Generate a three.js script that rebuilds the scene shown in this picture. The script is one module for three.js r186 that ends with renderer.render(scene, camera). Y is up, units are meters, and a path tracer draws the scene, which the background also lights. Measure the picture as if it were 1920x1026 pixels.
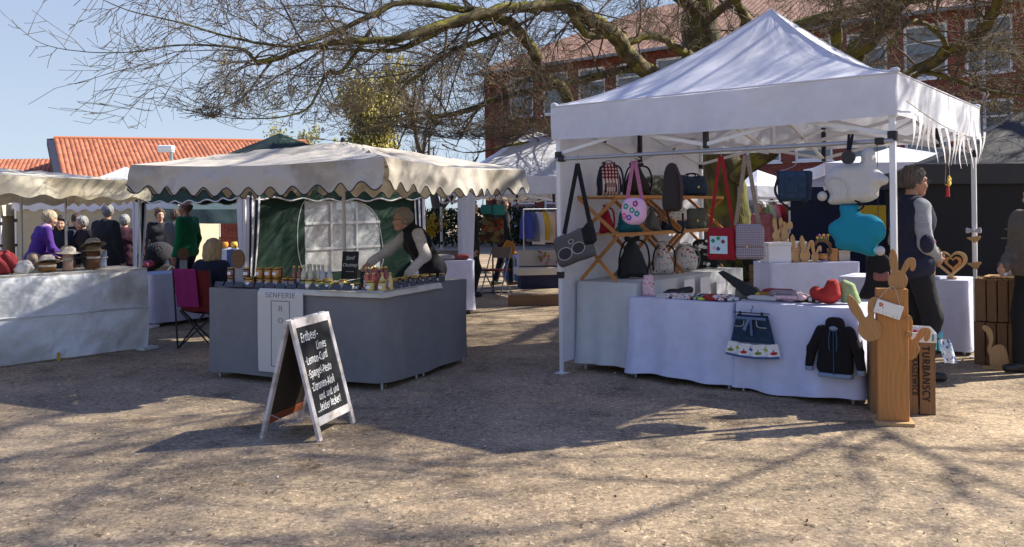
import * as THREE from 'three';
import { mergeGeometries, mergeVertices, toCreasedNormals } from 'three/addons/utils/BufferGeometryUtils.js';
import { RoundedBoxGeometry } from 'three/addons/geometries/RoundedBoxGeometry.js';

// ---------------------------------------------------------------- camera, sky, sun, exposure
const W = 1024, H = 547;
const scene = new THREE.Scene();
const camera = new THREE.PerspectiveCamera(2 * Math.atan(513 / 1642.35) * 180 / Math.PI, W / H, 0.1, 900);
camera.position.set(0, 1.4934, 0);
camera.rotation.set(0, 0, -0.0129);
camera.setViewOffset(1920, 1026, 0, 118, 1920, 1026);
camera.updateProjectionMatrix();

const SUN = new THREE.Vector3(2.80, 2.44, -0.77).normalize();
function makeSky() {
  const w = 256, h = 128, d = new Float32Array(w * h * 4);
  for (let j = 0; j < h; j++) for (let i = 0; i < w; i++) {
    const el = ((j + .5) / h - .5) * Math.PI, az = ((i + .5) / w - .5) * 2 * Math.PI;
    const dir = new THREE.Vector3(Math.cos(el) * Math.cos(az), Math.sin(el), Math.cos(el) * Math.sin(az));
    const e = Math.max(0, Math.sin(el));
    const t = Math.pow(e, .62);
    const c = Math.max(0, dir.dot(SUN));
    const glow = .15 * Math.pow(c, 6) + .4 * Math.pow(c, 60);
    const o = (j * w + i) * 4;
    let r = .385 * (1 - t) + .018 * t, g = .46 * (1 - t) + .065 * t, b = .5 * (1 - t) + .31 * t;
    if (el < 0) { r = .2; g = .19; b = .17; }
    d[o] = r + glow; d[o + 1] = g + glow * .93; d[o + 2] = b + glow * .8; d[o + 3] = 1;
  }
  const t = new THREE.DataTexture(d, w, h, THREE.RGBAFormat, THREE.FloatType);
  t.mapping = THREE.EquirectangularReflectionMapping; t.magFilter = THREE.LinearFilter; t.minFilter = THREE.LinearFilter;
  t.needsUpdate = true; return t;
}
scene.background = makeSky(); scene.environment = scene.background;
const sun = new THREE.DirectionalLight(new THREE.Color(1, .93, .82), 5);
sun.position.copy(SUN).multiplyScalar(60).add(new THREE.Vector3(0, 0, -8)); sun.target.position.set(0, 0, -8);
sun.castShadow = true; sun.shadow.mapSize.set(4096, 4096); sun.shadow.radius = 1.2;
Object.assign(sun.shadow.camera, { left: -32, right: 32, top: 32, bottom: -32, near: 1, far: 160 });
scene.add(sun, sun.target);
const renderer = new THREE.WebGLRenderer({ antialias: true });
renderer.setSize(W, H); renderer.shadowMap.enabled = true;
renderer.toneMapping = THREE.LinearToneMapping; renderer.toneMappingExposure = 1.92;

// ---------------------------------------------------------------- helpers
let seed = 12345;
const rnd = () => { seed = (seed * 1664525 + 1013904223) >>> 0; return seed / 4294967296; };
const rr = (a, b) => a + (b - a) * rnd();
const setSeed = s => { seed = s >>> 0; };
const clamp = (x, a, b) => Math.min(b, Math.max(a, x));
const lerp = (a, b, t) => a + (b - a) * t;
const sst = (a, b, x) => { const t = clamp((x - a) / (b - a), 0, 1); return t * t * (3 - 2 * t); };
const PI = Math.PI;
const V = (x, y, z) => new THREE.Vector3(x, y, z);
const P = (X, Y, Z) => new THREE.Vector3(X, Y, -Z);        // right, up, metres away from the viewer
function hash3(x, y, z) { let n = (x * 374761393 + y * 668265263 + z * 2147483647) | 0; n = Math.imul(n ^ (n >>> 13), 1274126177); n ^= n >>> 16; return (n >>> 0) / 4294967296; }
function noise3(x, y, z) {
  const xi = Math.floor(x), yi = Math.floor(y), zi = Math.floor(z); let u = x - xi, v = y - yi, w = z - zi;
  u = u * u * (3 - 2 * u); v = v * v * (3 - 2 * v); w = w * w * (3 - 2 * w);
  const L = (a, b, t) => a + (b - a) * t, h = hash3;
  return L(L(L(h(xi, yi, zi), h(xi + 1, yi, zi), u), L(h(xi, yi + 1, zi), h(xi + 1, yi + 1, zi), u), v),
    L(L(h(xi, yi, zi + 1), h(xi + 1, yi, zi + 1), u), L(h(xi, yi + 1, zi + 1), h(xi + 1, yi + 1, zi + 1), u), v), w);
}
const fbm = (x, y, z, o = 4) => { let s = 0, a = .5; for (let i = 0; i < o; i++) { s += a * noise3(x, y, z); x *= 2.03; y *= 2.03; z *= 2.03; a *= .5; } return s; };
// tileable 2-D noise with period p
function tn(x, y, p, s = 0) {
  const xi = Math.floor(x), yi = Math.floor(y); let u = x - xi, v = y - yi; u = u * u * (3 - 2 * u); v = v * v * (3 - 2 * v);
  const m = (a) => ((a % p) + p) % p, h = (a, b) => hash3(m(a), m(b), s);
  return lerp(lerp(h(xi, yi), h(xi + 1, yi), u), lerp(h(xi, yi + 1), h(xi + 1, yi + 1), u), v);
}
const tfbm = (u, v, p, o = 4, s = 0) => { let r = 0, a = .5, q = p; for (let i = 0; i < o; i++) { r += a * tn(u * q, v * q, q, s + i); q *= 2; a *= .5; } return r; };
function tex(n, fn, srgb = true) {
  const d = new Uint8Array(n * n * 4);
  for (let j = 0; j < n; j++) for (let i = 0; i < n; i++) {
    const c = fn((i + .5) / n, (j + .5) / n, i, j), o = (j * n + i) * 4;
    if (typeof c === 'number') d[o] = d[o + 1] = d[o + 2] = clamp(c, 0, 1) * 255;
    else { d[o] = clamp(c[0], 0, 1) * 255; d[o + 1] = clamp(c[1], 0, 1) * 255; d[o + 2] = clamp(c[2], 0, 1) * 255; }
    d[o + 3] = 255;
  }
  const t = new THREE.DataTexture(d, n, n); t.wrapS = t.wrapT = THREE.RepeatWrapping; t.magFilter = THREE.LinearFilter;
  t.minFilter = THREE.LinearMipmapLinearFilter; t.generateMipmaps = true;
  if (srgb) t.colorSpace = THREE.SRGBColorSpace; t.needsUpdate = true; return t;
}
function canvasTex(w, h, draw) {
  const c = document.createElement('canvas'); c.width = w; c.height = h; const g = c.getContext('2d'); draw(g, w, h);
  const t = new THREE.CanvasTexture(c); t.colorSpace = THREE.SRGBColorSpace; t.wrapS = t.wrapT = THREE.RepeatWrapping; return t;
}
const rep = (t, a, b = a) => { const c = t.clone(); c.repeat.set(a, b); c.needsUpdate = true; return c; };
const lin = (r, g, b) => new THREE.Color().setRGB(r, g, b);
const mat = (col, o = {}) => new THREE.MeshStandardMaterial({ color: Array.isArray(col) ? lin(...col) : new THREE.Color(col), roughness: .85, side: THREE.DoubleSide, ...o });
const phys = (col, o = {}) => new THREE.MeshPhysicalMaterial({ color: Array.isArray(col) ? lin(...col) : new THREE.Color(col), roughness: .85, side: THREE.DoubleSide, ...o });

// ---- objects
const used = {};
const numbered = n => { const k = used[n] || 0; used[n] = k + 1; return k ? n + '_' + String(k).padStart(3, '0') : n; };
function info(o, label, category, group, kind) { o.userData.label = label; o.userData.category = category; if (group) o.userData.group = group; if (kind) o.userData.kind = kind; return o; }
function thing(name, label, category, pos = [0, 0, 0], turn = 0, group) {
  const o = new THREE.Group(); o.name = numbered(name); o.position.set(...(pos.isVector3 ? pos.toArray() : pos)); o.rotation.y = turn; scene.add(o);
  return info(o, label, category, group);
}
function part(name, geo, m, parent, label) {
  const g = Array.isArray(geo) ? mg(geo) : geo; const o = new THREE.Mesh(g, m); o.name = name; o.castShadow = o.receiveShadow = true;
  (parent || scene).add(o); if (label) o.userData.label = label; return o;
}
function solo(name, geo, m, label, category, group, kind) { const o = part(numbered(name), geo, m); if (label) info(o, label, category, group, kind); else if (kind) o.userData.kind = kind; return o; }
function structure(name, geo, m, label) { const o = part(numbered(name), geo, m); o.userData.kind = 'structure'; if (label) { o.userData.label = label; } return o; }
function copyOf(o, label, pos, turn = 0, group) {
  const c = o.clone(); c.name = numbered(o.name.replace(/_\d{3}$/, '')); c.userData = { ...o.userData, label }; if (group) c.userData.group = group;
  c.position.set(...(pos.isVector3 ? pos.toArray() : pos)); c.rotation.set(0, turn, 0); scene.add(c); return c;
}
// ---- geometry
function mg(list) {
  list = list.filter(Boolean).map(g => { let q = g.index ? g.toNonIndexed() : g; for (const k of Object.keys(q.attributes)) if (!['position', 'normal', 'uv', 'color'].includes(k)) q.deleteAttribute(k); return q; });
  const anyC = list.some(g => g.attributes.color);
  for (const g of list) {
    if (!g.attributes.normal) g.computeVertexNormals();
    if (!g.attributes.uv) g.setAttribute('uv', new THREE.BufferAttribute(new Float32Array(g.attributes.position.count * 2), 2));
    if (anyC && !g.attributes.color) g.setAttribute('color', new THREE.BufferAttribute(new Float32Array(g.attributes.position.count * 3).fill(1), 3));
    if (!anyC && g.attributes.color) g.deleteAttribute('color');
  }
  return mergeGeometries(list, false);
}
const M4 = new THREE.Matrix4();
function put(g, x = 0, y = 0, z = 0, rx = 0, ry = 0, rz = 0) {
  g.applyMatrix4(M4.makeRotationFromEuler(new THREE.Euler(rx, ry, rz, 'YXZ'))); g.translate(x, y, z); return g;
}
// box with bevel, uv in metres
function box(w, h, d, x = 0, y = 0, z = 0, rx = 0, ry = 0, rz = 0, bev = 0) {
  const g = bev ? new RoundedBoxGeometry(w, h, d, 1, Math.min(bev, w / 2.1, h / 2.1, d / 2.1)) : new THREE.BoxGeometry(w, h, d);
  boxUV(g); return put(g, x, y, z, rx, ry, rz);
}
function boxUV(g, s = 1) {
  const p = g.attributes.position, n = g.attributes.normal, u = new Float32Array(p.count * 2);
  for (let i = 0; i < p.count; i++) {
    const ax = Math.abs(n.getX(i)), ay = Math.abs(n.getY(i)), az = Math.abs(n.getZ(i));
    if (ax >= ay && ax >= az) { u[2 * i] = p.getZ(i) * s; u[2 * i + 1] = p.getY(i) * s; }
    else if (ay >= az) { u[2 * i] = p.getX(i) * s; u[2 * i + 1] = p.getZ(i) * s; }
    else { u[2 * i] = p.getX(i) * s; u[2 * i + 1] = p.getY(i) * s; }
  }
  g.setAttribute('uv', new THREE.BufferAttribute(u, 2)); return g;
}
const cyl = (r0, r1, h, x = 0, y = 0, z = 0, seg = 12, rx = 0, ry = 0, rz = 0) => put(new THREE.CylinderGeometry(r1, r0, h, seg), x, y, z, rx, ry, rz);
const sph = (r, x = 0, y = 0, z = 0, sx = 1, sy = 1, sz = 1, a = 14, b = 10) => { const g = new THREE.SphereGeometry(r, a, b); g.scale(sx, sy, sz); return put(g, x, y, z); };
const lathe = (pts, seg = 18) => new THREE.LatheGeometry(pts.map(p => new THREE.Vector2(p[0], p[1])), seg);
// a bar between two points (vectors or arrays)
function bar(a, b, w, d = w, round = false) {
  a = a.isVector3 ? a : V(...a); b = b.isVector3 ? b : V(...b); const l = a.distanceTo(b);
  const g = round ? new THREE.CylinderGeometry(w, d, l, 8) : boxUV(new THREE.BoxGeometry(w, l, d));
  const q = new THREE.Quaternion().setFromUnitVectors(V(0, 1, 0), b.clone().sub(a).normalize());
  g.applyQuaternion(q); g.translate((a.x + b.x) / 2, (a.y + b.y) / 2, (a.z + b.z) / 2); return g;
}
const tube = (pts, r, seg = 24, rs = 6, closed = false) => new THREE.TubeGeometry(new THREE.CatmullRomCurve3(pts.map(p => p.isVector3 ? p : V(...p)), closed), seg, r, rs, closed);
// grid surface from a function (u,v in 0..1) -> [x,y,z], uv in metres (su, sv)
function surf(fn, nu, nv, su = 1, sv = 1) {
  const pos = new Float32Array((nu + 1) * (nv + 1) * 3), uv = new Float32Array((nu + 1) * (nv + 1) * 2), idx = [];
  for (let j = 0; j <= nv; j++) for (let i = 0; i <= nu; i++) {
    const k = j * (nu + 1) + i, p = fn(i / nu, j / nv); pos[k * 3] = p[0]; pos[k * 3 + 1] = p[1]; pos[k * 3 + 2] = p[2]; uv[k * 2] = i / nu * su; uv[k * 2 + 1] = j / nv * sv;
    if (i < nu && j < nv) idx.push(k, k + 1, k + nu + 1, k + 1, k + nu + 2, k + nu + 1);
  }
  const g = new THREE.BufferGeometry(); g.setAttribute('position', new THREE.BufferAttribute(pos, 3)); g.setAttribute('uv', new THREE.BufferAttribute(uv, 2)); g.setIndex(idx); g.computeVertexNormals(); return g;
}
// tapered tubes gathered into one buffer
class Tubes {
  constructor() { this.p = []; this.n = []; this.u = []; this.i = []; }
  add(pts, rad, sides = 5) {
    const n = pts.length; let base = this.p.length / 3, len = 0; let up = V(0, 1, 0);
    const d0 = pts[1].clone().sub(pts[0]); if (Math.abs(d0.clone().normalize().y) > .9) up = V(1, 0, 0);
    let N = V(0, 0, 0).crossVectors(d0, up).normalize();
    for (let k = 0; k < n; k++) {
      const t = pts[Math.min(n - 1, k + 1)].clone().sub(pts[Math.max(0, k - 1)]).normalize();
      N = N.clone().sub(t.clone().multiplyScalar(N.dot(t))).normalize(); const B = V(0, 0, 0).crossVectors(t, N);
      if (k) len += pts[k].distanceTo(pts[k - 1]);
      for (let s = 0; s <= sides; s++) {
        const a = s / sides * 2 * PI, c = Math.cos(a), q = Math.sin(a), x = N.x * c + B.x * q, y = N.y * c + B.y * q, z = N.z * c + B.z * q;
        this.p.push(pts[k].x + x * rad[k], pts[k].y + y * rad[k], pts[k].z + z * rad[k]); this.n.push(x, y, z); this.u.push(s / sides * Math.max(.05, 6 * rad[0]), len);
        if (k < n - 1 && s < sides) { const v = base + k * (sides + 1) + s; this.i.push(v, v + 1, v + sides + 1, v + 1, v + sides + 2, v + sides + 1); }
      }
    }
  }
  geo() { const g = new THREE.BufferGeometry(); g.setAttribute('position', new THREE.Float32BufferAttribute(this.p, 3)); g.setAttribute('normal', new THREE.Float32BufferAttribute(this.n, 3)); g.setAttribute('uv', new THREE.Float32BufferAttribute(this.u, 2)); g.setIndex(this.i); return g; }
}
// surface of a distance field (naive surface nets)
function nets(f, mn, mx, cell) {
  const nx = Math.ceil((mx[0] - mn[0]) / cell) + 1, ny = Math.ceil((mx[1] - mn[1]) / cell) + 1, nz = Math.ceil((mx[2] - mn[2]) / cell) + 1;
  const v = new Float32Array(nx * ny * nz), id = (i, j, k) => i + nx * (j + ny * k);
  for (let k = 0; k < nz; k++) for (let j = 0; j < ny; j++) for (let i = 0; i < nx; i++) v[id(i, j, k)] = f(mn[0] + i * cell, mn[1] + j * cell, mn[2] + k * cell);
  const vid = new Int32Array(nx * ny * nz).fill(-1), pos = [], idx = [];
  const ed = [[0, 0, 0, 1, 0, 0], [0, 1, 0, 1, 1, 0], [0, 0, 1, 1, 0, 1], [0, 1, 1, 1, 1, 1], [0, 0, 0, 0, 1, 0], [1, 0, 0, 1, 1, 0], [0, 0, 1, 0, 1, 1], [1, 0, 1, 1, 1, 1], [0, 0, 0, 0, 0, 1], [1, 0, 0, 1, 0, 1], [0, 1, 0, 0, 1, 1], [1, 1, 0, 1, 1, 1]];
  for (let k = 0; k < nz - 1; k++) for (let j = 0; j < ny - 1; j++) for (let i = 0; i < nx - 1; i++) {
    let c = 0, x = 0, y = 0, z = 0;
    for (const e of ed) {
      const a = v[id(i + e[0], j + e[1], k + e[2])], b = v[id(i + e[3], j + e[4], k + e[5])];
      if ((a < 0) !== (b < 0)) { const t = a / (a - b); x += e[0] + (e[3] - e[0]) * t; y += e[1] + (e[4] - e[1]) * t; z += e[2] + (e[5] - e[2]) * t; c++; }
    }
    if (c) { vid[id(i, j, k)] = pos.length / 3; pos.push(mn[0] + (i + x / c) * cell, mn[1] + (j + y / c) * cell, mn[2] + (k + z / c) * cell); }
  }
  const quad = (a, b, c, d, flip) => { if (a < 0 || b < 0 || c < 0 || d < 0) return; if (flip) idx.push(a, c, b, a, d, c); else idx.push(a, b, c, a, c, d); };
  for (let k = 1; k < nz - 1; k++) for (let j = 1; j < ny - 1; j++) for (let i = 1; i < nx - 1; i++) {
    const a = v[id(i, j, k)] < 0;
    if (a !== (v[id(i + 1, j, k)] < 0)) quad(vid[id(i, j - 1, k - 1)], vid[id(i, j, k - 1)], vid[id(i, j, k)], vid[id(i, j - 1, k)], !a);
    if (a !== (v[id(i, j + 1, k)] < 0)) quad(vid[id(i - 1, j, k - 1)], vid[id(i - 1, j, k)], vid[id(i, j, k)], vid[id(i, j, k - 1)], !a);
    if (a !== (v[id(i, j, k + 1)] < 0)) quad(vid[id(i - 1, j - 1, k)], vid[id(i, j - 1, k)], vid[id(i, j, k)], vid[id(i - 1, j, k)], !a);
  }
  const g = new THREE.BufferGeometry(); g.setAttribute('position', new THREE.Float32BufferAttribute(pos, 3));
  const uv = new Float32Array(pos.length / 3 * 2); for (let i = 0; i < uv.length / 2; i++) { uv[2 * i] = pos[3 * i] + pos[3 * i + 2] * .7; uv[2 * i + 1] = pos[3 * i + 1]; }
  g.setAttribute('uv', new THREE.BufferAttribute(uv, 2)); g.setIndex(idx); g.computeVertexNormals(); return g;
}
const smin = (a, b, k) => { const h = Math.max(k - Math.abs(a - b), 0) / k; return Math.min(a, b) - h * h * k * .25; };
// distance to tapered capsules [a(V3), ra, b(V3), rb], joined smoothly
function field(bones, k) {
  const B = bones.map(([a, ra, b, rb]) => { const d = b.clone().sub(a); return [a.x, a.y, a.z, d.x, d.y, d.z, 1 / Math.max(1e-9, d.lengthSq()), ra, rb - ra]; });
  return (x, y, z) => {
    let r = 1e3;
    for (const q of B) { const px = x - q[0], py = y - q[1], pz = z - q[2]; const t = clamp((px * q[3] + py * q[4] + pz * q[5]) * q[6], 0, 1); const dx = px - q[3] * t, dy = py - q[4] * t, dz = pz - q[5] * t; const d = Math.sqrt(dx * dx + dy * dy + dz * dz) - q[7] - q[8] * t; r = smin(r, d, k); }
    return r;
  };
}
function polyDist(pts) { return (x, y) => { let d = 1e9, ins = false; for (let i = 0, j = pts.length - 1; i < pts.length; j = i++) { const [ax, ay] = pts[i], [bx, by] = pts[j]; const ex = bx - ax, ey = by - ay, t = clamp(((x - ax) * ex + (y - ay) * ey) / (ex * ex + ey * ey || 1), 0, 1); const dx = x - ax - ex * t, dy = y - ay - ey * t; d = Math.min(d, dx * dx + dy * dy); if ((ay > y) !== (by > y) && x < (bx - ax) * (y - ay) / (by - ay) + ax) ins = !ins; } d = Math.sqrt(d); return ins ? -d : d; }; }
// stuffed shape from an outline: t thick, R the rounding width; uv 0..1 over its box
function pillow(pts, t, R = .06, cell = .012, crumple = 0, sd = 0) {
  const d2 = polyDist(pts), xs = pts.map(p => p[0]), ys = pts.map(p => p[1]); const x0 = Math.min(...xs), x1 = Math.max(...xs), y0 = Math.min(...ys), y1 = Math.max(...ys);
  const c2 = cell * 2;
  const g = nets((x, y, z) => { let d = d2(x, y); if (crumple) d += crumple * (noise3(x * 14 + sd, y * 14, z * 14) - .5); const q = 1 - clamp(-d / R, 0, 1), pr = t / 2 * Math.sqrt(Math.max(0, 1 - q * q)); return Math.max(d, Math.abs(z) - pr) ; }, [x0 - c2, y0 - c2, -t / 2 - c2], [x1 + c2, y1 + c2, t / 2 + c2], cell);
  const p = g.attributes.position, u = g.attributes.uv; for (let i = 0; i < p.count; i++) u.setXY(i, (p.getX(i) - x0) / (x1 - x0), (p.getY(i) - y0) / (y1 - y0)); return g;
}
const smoothPts = (pts, n = 40) => { const c = new THREE.CatmullRomCurve3(pts.map(p => V(p[0], p[1], 0)), true, 'centripetal'); return c.getPoints(n).slice(0, -1).map(v => [v.x, v.y]); };
function cutout(pts, t, bev = .003) { const s = new THREE.Shape(pts.map(p => new THREE.Vector2(p[0], p[1]))); const g = new THREE.ExtrudeGeometry(s, { depth: t - 2 * bev, bevelEnabled: bev > 0, bevelSize: bev, bevelThickness: bev, bevelSegments: 1, curveSegments: 6 }); g.translate(0, 0, -t / 2 + bev); return g; }
// a cloth hanging round a table: path of corners (x,z) in order, top height, hem height
function drape(path, yTop, yBot, o = {}) {
  const { amp = .03, sd = 0, freq = 3.2, rad = .03, nv = 10, closed = true, top = true, hemWave = .01, flare = .03, cell = .03, sag = 0 } = o;
  // rounded path
  const pts = []; const n = path.length;
  for (let i = 0; i < n; i++) {
    const p = V(path[i][0], 0, path[i][1]);
    if (!closed && (i === 0 || i === n - 1)) { pts.push(p); continue; }
    const a = V(path[(i + n - 1) % n][0], 0, path[(i + n - 1) % n][1]), b = V(path[(i + 1) % n][0], 0, path[(i + 1) % n][1]);
    const r = path[i][2] || rad, u = a.sub(p).normalize().multiplyScalar(r), w = b.sub(p).normalize().multiplyScalar(r);
    const c = new THREE.QuadraticBezierCurve3(p.clone().add(u), p, p.clone().add(w)); pts.push(...c.getPoints(5));
  }
  if (closed) pts.push(pts[0].clone());
  // resample
  const seg = []; let L = 0; for (let i = 1; i < pts.length; i++) { const l = pts[i].distanceTo(pts[i - 1]); if (l > 1e-6) { seg.push([pts[i - 1], pts[i], L, l]); L += l; } }
  const nu = Math.ceil(L / cell), S = [];
  let c2 = 0, area = 0; for (let i = 1; i < pts.length; i++) area += pts[i - 1].x * pts[i].z - pts[i].x * pts[i - 1].z; const sg = (o.flip ? -1 : 1) * (area > 0 ? 1 : -1);
  for (let i = 0; i <= nu; i++) { const s = Math.min(L - 1e-6, L * i / nu); while (c2 < seg.length - 1 && seg[c2][2] + seg[c2][3] < s) c2++; const [a, b, s0, l] = seg[c2]; const t = (s - s0) / l, d = b.clone().sub(a).normalize(); S.push([a.clone().lerp(b, clamp(t, 0, 1)), V(d.z * sg, 0, -d.x * sg), s]); }
  // smooth normals
  const N = S.map((q, i) => { const v = V(0, 0, 0); for (let k = -2; k <= 2; k++) { let j = i + k; if (closed) j = (j + nu) % nu; else j = clamp(j, 0, nu); v.add(S[j][1]); } return v.normalize(); });
  const hb = typeof yBot === 'function' ? yBot : () => yBot;
  const fold = (s) => { const w = closed ? s : s; return (noise3(w * freq, sd * 7.3, 0) - .5) * 1.2 + .35 * Math.sin(w * freq * 5 + 3 * noise3(w * 1.3, sd, 4)); };
  const skirt = surf((u, v) => {
    const i = Math.round(u * nu), q = S[i], m = N[i], s = q[2], blend = closed ? sst(0, .12, s) * sst(0, .12, L - s) : 1;
    const f = fold(s) * amp * Math.pow(v, .8) * blend + flare * v * v + .006 * v * (noise3(s * 9, v * 7, sd) - .5);
    const yb = hb(s / L, s) + hemWave * (noise3(s * 2.5, 9, sd) - .5) * 2 * blend;
    return [q[0].x + m.x * f, lerp(yTop, yb, v) - (v < .05 ? 0 : 0), q[0].z + m.z * f];
  }, nu, nv, L, yTop - hb(0, 0));
  if (!top) return skirt;
  const sh = new THREE.Shape(S.slice(0, -1).map(q => new THREE.Vector2(q[0].x, -q[0].z))); const tg = new THREE.ShapeGeometry(sh); tg.rotateX(-PI / 2); tg.translate(0, yTop, 0);
  const tp = tg.attributes.position; const tuv = tg.attributes.uv; for (let i = 0; i < tp.count; i++) tuv.setXY(i, tp.getX(i), tp.getZ(i)); tg.computeVertexNormals();
  return mg([skirt, tg]);
}
// ---------------------------------------------------------------- textures and materials
const TX = {};
TX.weave = tex(128, (u, v) => .5 + .22 * Math.sin(u * 2 * PI * 32) * Math.sin(v * 2 * PI * 32) + .3 * (tfbm(u, v, 16, 3, 5) - .5), false);
TX.wrinkle = tex(512, (u, v) => { const a = tfbm(u, v, 3, 5, 11), b = tfbm(u + .3 * a, v - .25 * a, 4, 4, 23); return .5 + .9 * (Math.abs(a - .48) - .1) + .5 * (b - .5); }, false);
TX.mottle = tex(512, (u, v) => { const a = tfbm(u, v, 4, 5, 31), b = tfbm(u, v, 32, 3, 37), c = tfbm(u, v, 2, 3, 39); const k = .93 + .14 * (a - .5) + .06 * (b - .5) - .1 * sst(.56, .72, c); return [k, k * .995, k * .98]; });
TX.stain = tex(512, (u, v) => { const a = tfbm(u, v, 3, 5, 41), b = tfbm(u, v, 24, 3, 43); const s = sst(.5, .66, a) * .16 + sst(.56, .7, b) * .06; const k = .97 - s + .05 * (b - .5); return [k, k - s * .12, k - s * .3]; });
TX.wood = tex(512, (u, v) => { const w = tfbm(u, v, 2, 3, 51), g = Math.sin((u * 14 + w * 5) * 2 * PI) * .5 + .5, f = tn(u * 160, v * 8, 160, 53); const kx = u - .62, ky = v - .4, kn = Math.exp(-(kx * kx * 900 + ky * ky * 500)); const k = .88 + .05 * g * (.5 + w) + .1 * (f - .5) - .3 * kn; return [k, k * .97 - .015 * g, k * .92 - .03 * g]; });
TX.bark = tex(512, (u, v) => { const a = tfbm(u, v, 6, 5, 61), b = tn(u * 40, v * 10, 40, 63), m = sst(.47, .62, tfbm(u, v, 5, 4, 67)); const k = .55 + .6 * (a - .5) + .2 * (b - .5); return [lerp(k, .5 + a * .45, m), lerp(k * .95, .51 + a * .45, m), lerp(k * .85, .28 + a * .2, m)]; });
TX.barkB = tex(256, (u, v) => tfbm(u, v, 10, 5, 61) * .7 + .3 * tn(u * 60, v * 12, 60, 63), false);
TX.brick = tex(512, (u, v) => { const row = Math.floor(v * 16), x = u * 8 + (row % 2) * .5, bx = Math.floor(x), fx = x - bx, fy = v * 16 - row; const mort = fx < .05 || fy < .14; const h = hash3(((bx % 8) + 8) % 8, row, 7), n = tn(u * 90, v * 90, 90, 71); if (mort) return [.55 + .1 * n, .48 + .1 * n, .43 + .1 * n]; const k = .78 + .3 * h + .2 * (n - .5); return [.62 * k, .27 * k, .21 * k]; });
TX.brickB = tex(512, (u, v) => { const row = Math.floor(v * 16), x = u * 8 + (row % 2) * .5, fx = x - Math.floor(x), fy = v * 16 - row; return (fx < .05 || fy < .14) ? .2 : .75 + .2 * tn(u * 90, v * 90, 90, 71); }, false);
TX.felt = tex(128, (u, v) => { const k = .9 + .25 * (tfbm(u, v, 32, 2, 81) - .5) + .1 * (tfbm(u, v, 6, 3, 83) - .5); return [k, k, k]; });
TX.denim = tex(128, (u, v) => { const k = .8 + .3 * (tn(u * 64, v * 64, 64, 85) - .5) + .3 * (tfbm(u, v, 6, 3, 87) - .5) + .06 * Math.sin((u + v) * 2 * PI * 40); return [k, k, k]; });

// asphalt: aggregate, sand in the pores, hairline cracks
const crackLines = (() => { setSeed(77); const L = []; for (let i = 0; i < 20; i++) { let x = rnd(), y = rnd(), a = rnd() * 6.28; const n = 6 + Math.floor(rnd() * 14), pts = [[x, y]]; for (let k = 0; k < n; k++) { a += rr(-.6, .6); x += .012 * Math.cos(a); y += .012 * Math.sin(a); pts.push([x, y]); } L.push(pts); } return L; })();
function asphaltMaps() {
  const n = 1024, crack = new Float32Array(n * n);
  for (const pts of crackLines) for (let k = 1; k < pts.length; k++) for (let s = 0; s < 14; s++) { const t = s / 14, x = Math.floor(lerp(pts[k - 1][0], pts[k][0], t) * n), y = Math.floor(lerp(pts[k - 1][1], pts[k][1], t) * n); crack[(((y % n) + n) % n) * n + ((x % n) + n) % n] = 1; }
  const speck = (i, j) => hash3(i, j, 91);
  const col = tex(n, (u, v, i, j) => {
    const g = tn(u * 480, v * 480, 480, 92), g2 = tn(u * 150, v * 150, 150, 93), sand = tfbm(u, v, 7, 5, 94), s = speck(i, j);
    const st = tn(u * 210, v * 210, 210, 97), st2 = tn(u * 120, v * 120, 120, 98); let k = .62 + .22 * (g - .5) + .16 * (g2 - .5) + .28 * (sand - .5) + .2 * sst(.8, .92, st) - .16 * sst(.82, .93, st2);
    let c = [k * 1.03, k * .94, k * .82];
    if (s > .994) c = [.9, .87, .8]; else if (s < .012) c = [.28, .26, .24];
    const dk = sst(.6, .75, tfbm(u, v, 11, 4, 96)) * .1; c = c.map(q => q - dk);
    if (crack[j * n + i]) c = c.map(q => q * .72);
    return c;
  });
  const bmp = tex(n, (u, v, i, j) => .5 * tn(u * 340, v * 340, 340, 92) + .35 * tn(u * 150, v * 150, 150, 93) + .1 * tfbm(u, v, 12, 3, 95) - (crack[j * n + i] ? .4 : 0), false);
  return [col, bmp];
}
const [aspC, aspB] = asphaltMaps();
const MT = {};
MT.ground = new THREE.MeshStandardMaterial({ color: lin(.8, .74, .63), map: rep(aspC, .3), bumpMap: rep(aspB, .3), bumpScale: .0035, roughness: .95, vertexColors: true });
MT.metalWhite = mat([.72, .73, .75], { roughness: .38, metalness: .15 });
MT.metalGrey = mat([.42, .43, .45], { roughness: .42, metalness: .6 });
MT.black = mat([.012, .012, .013], { roughness: .55 });
MT.blackCloth = mat([.014, .014, .017], { roughness: .95, bumpMap: rep(TX.weave, 6), bumpScale: .001 });
const cloth = (c, o = {}) => phys(c, { roughness: .92, bumpMap: rep(TX.wrinkle, .9), bumpScale: .012, map: rep(TX.mottle, .5), ...o });
MT.tentWhite = cloth([.84, .87, .98], { transmission: .22, bumpScale: .008, thickness: 0 });
MT.tableWhite = cloth([.7, .73, .95], { bumpScale: .03, bumpMap: rep(TX.wrinkle, .7) });
MT.sheetGrey = cloth([.62, .65, .68], { bumpScale: .01 });
MT.cream = cloth([.6, .55, .46], { map: rep(TX.stain, .45), bumpScale: .012, transmission: .1, thickness: 0 });
MT.creamYellow = cloth([.68, .62, .47], { map: rep(TX.stain, .4), bumpScale: .01, transmission: .16, thickness: 0 });
MT.tarp = phys([.7, .73, .74], { roughness: .5, bumpMap: rep(TX.wrinkle, .8), bumpScale: .07, map: rep(TX.stain, .3) });
MT.counter = cloth([.235, .235, .245], { bumpScale: .016, roughness: .9 });
MT.green = cloth([.018, .06, .042], { bumpScale: .012, transmission: .08, thickness: 0 });
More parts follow.
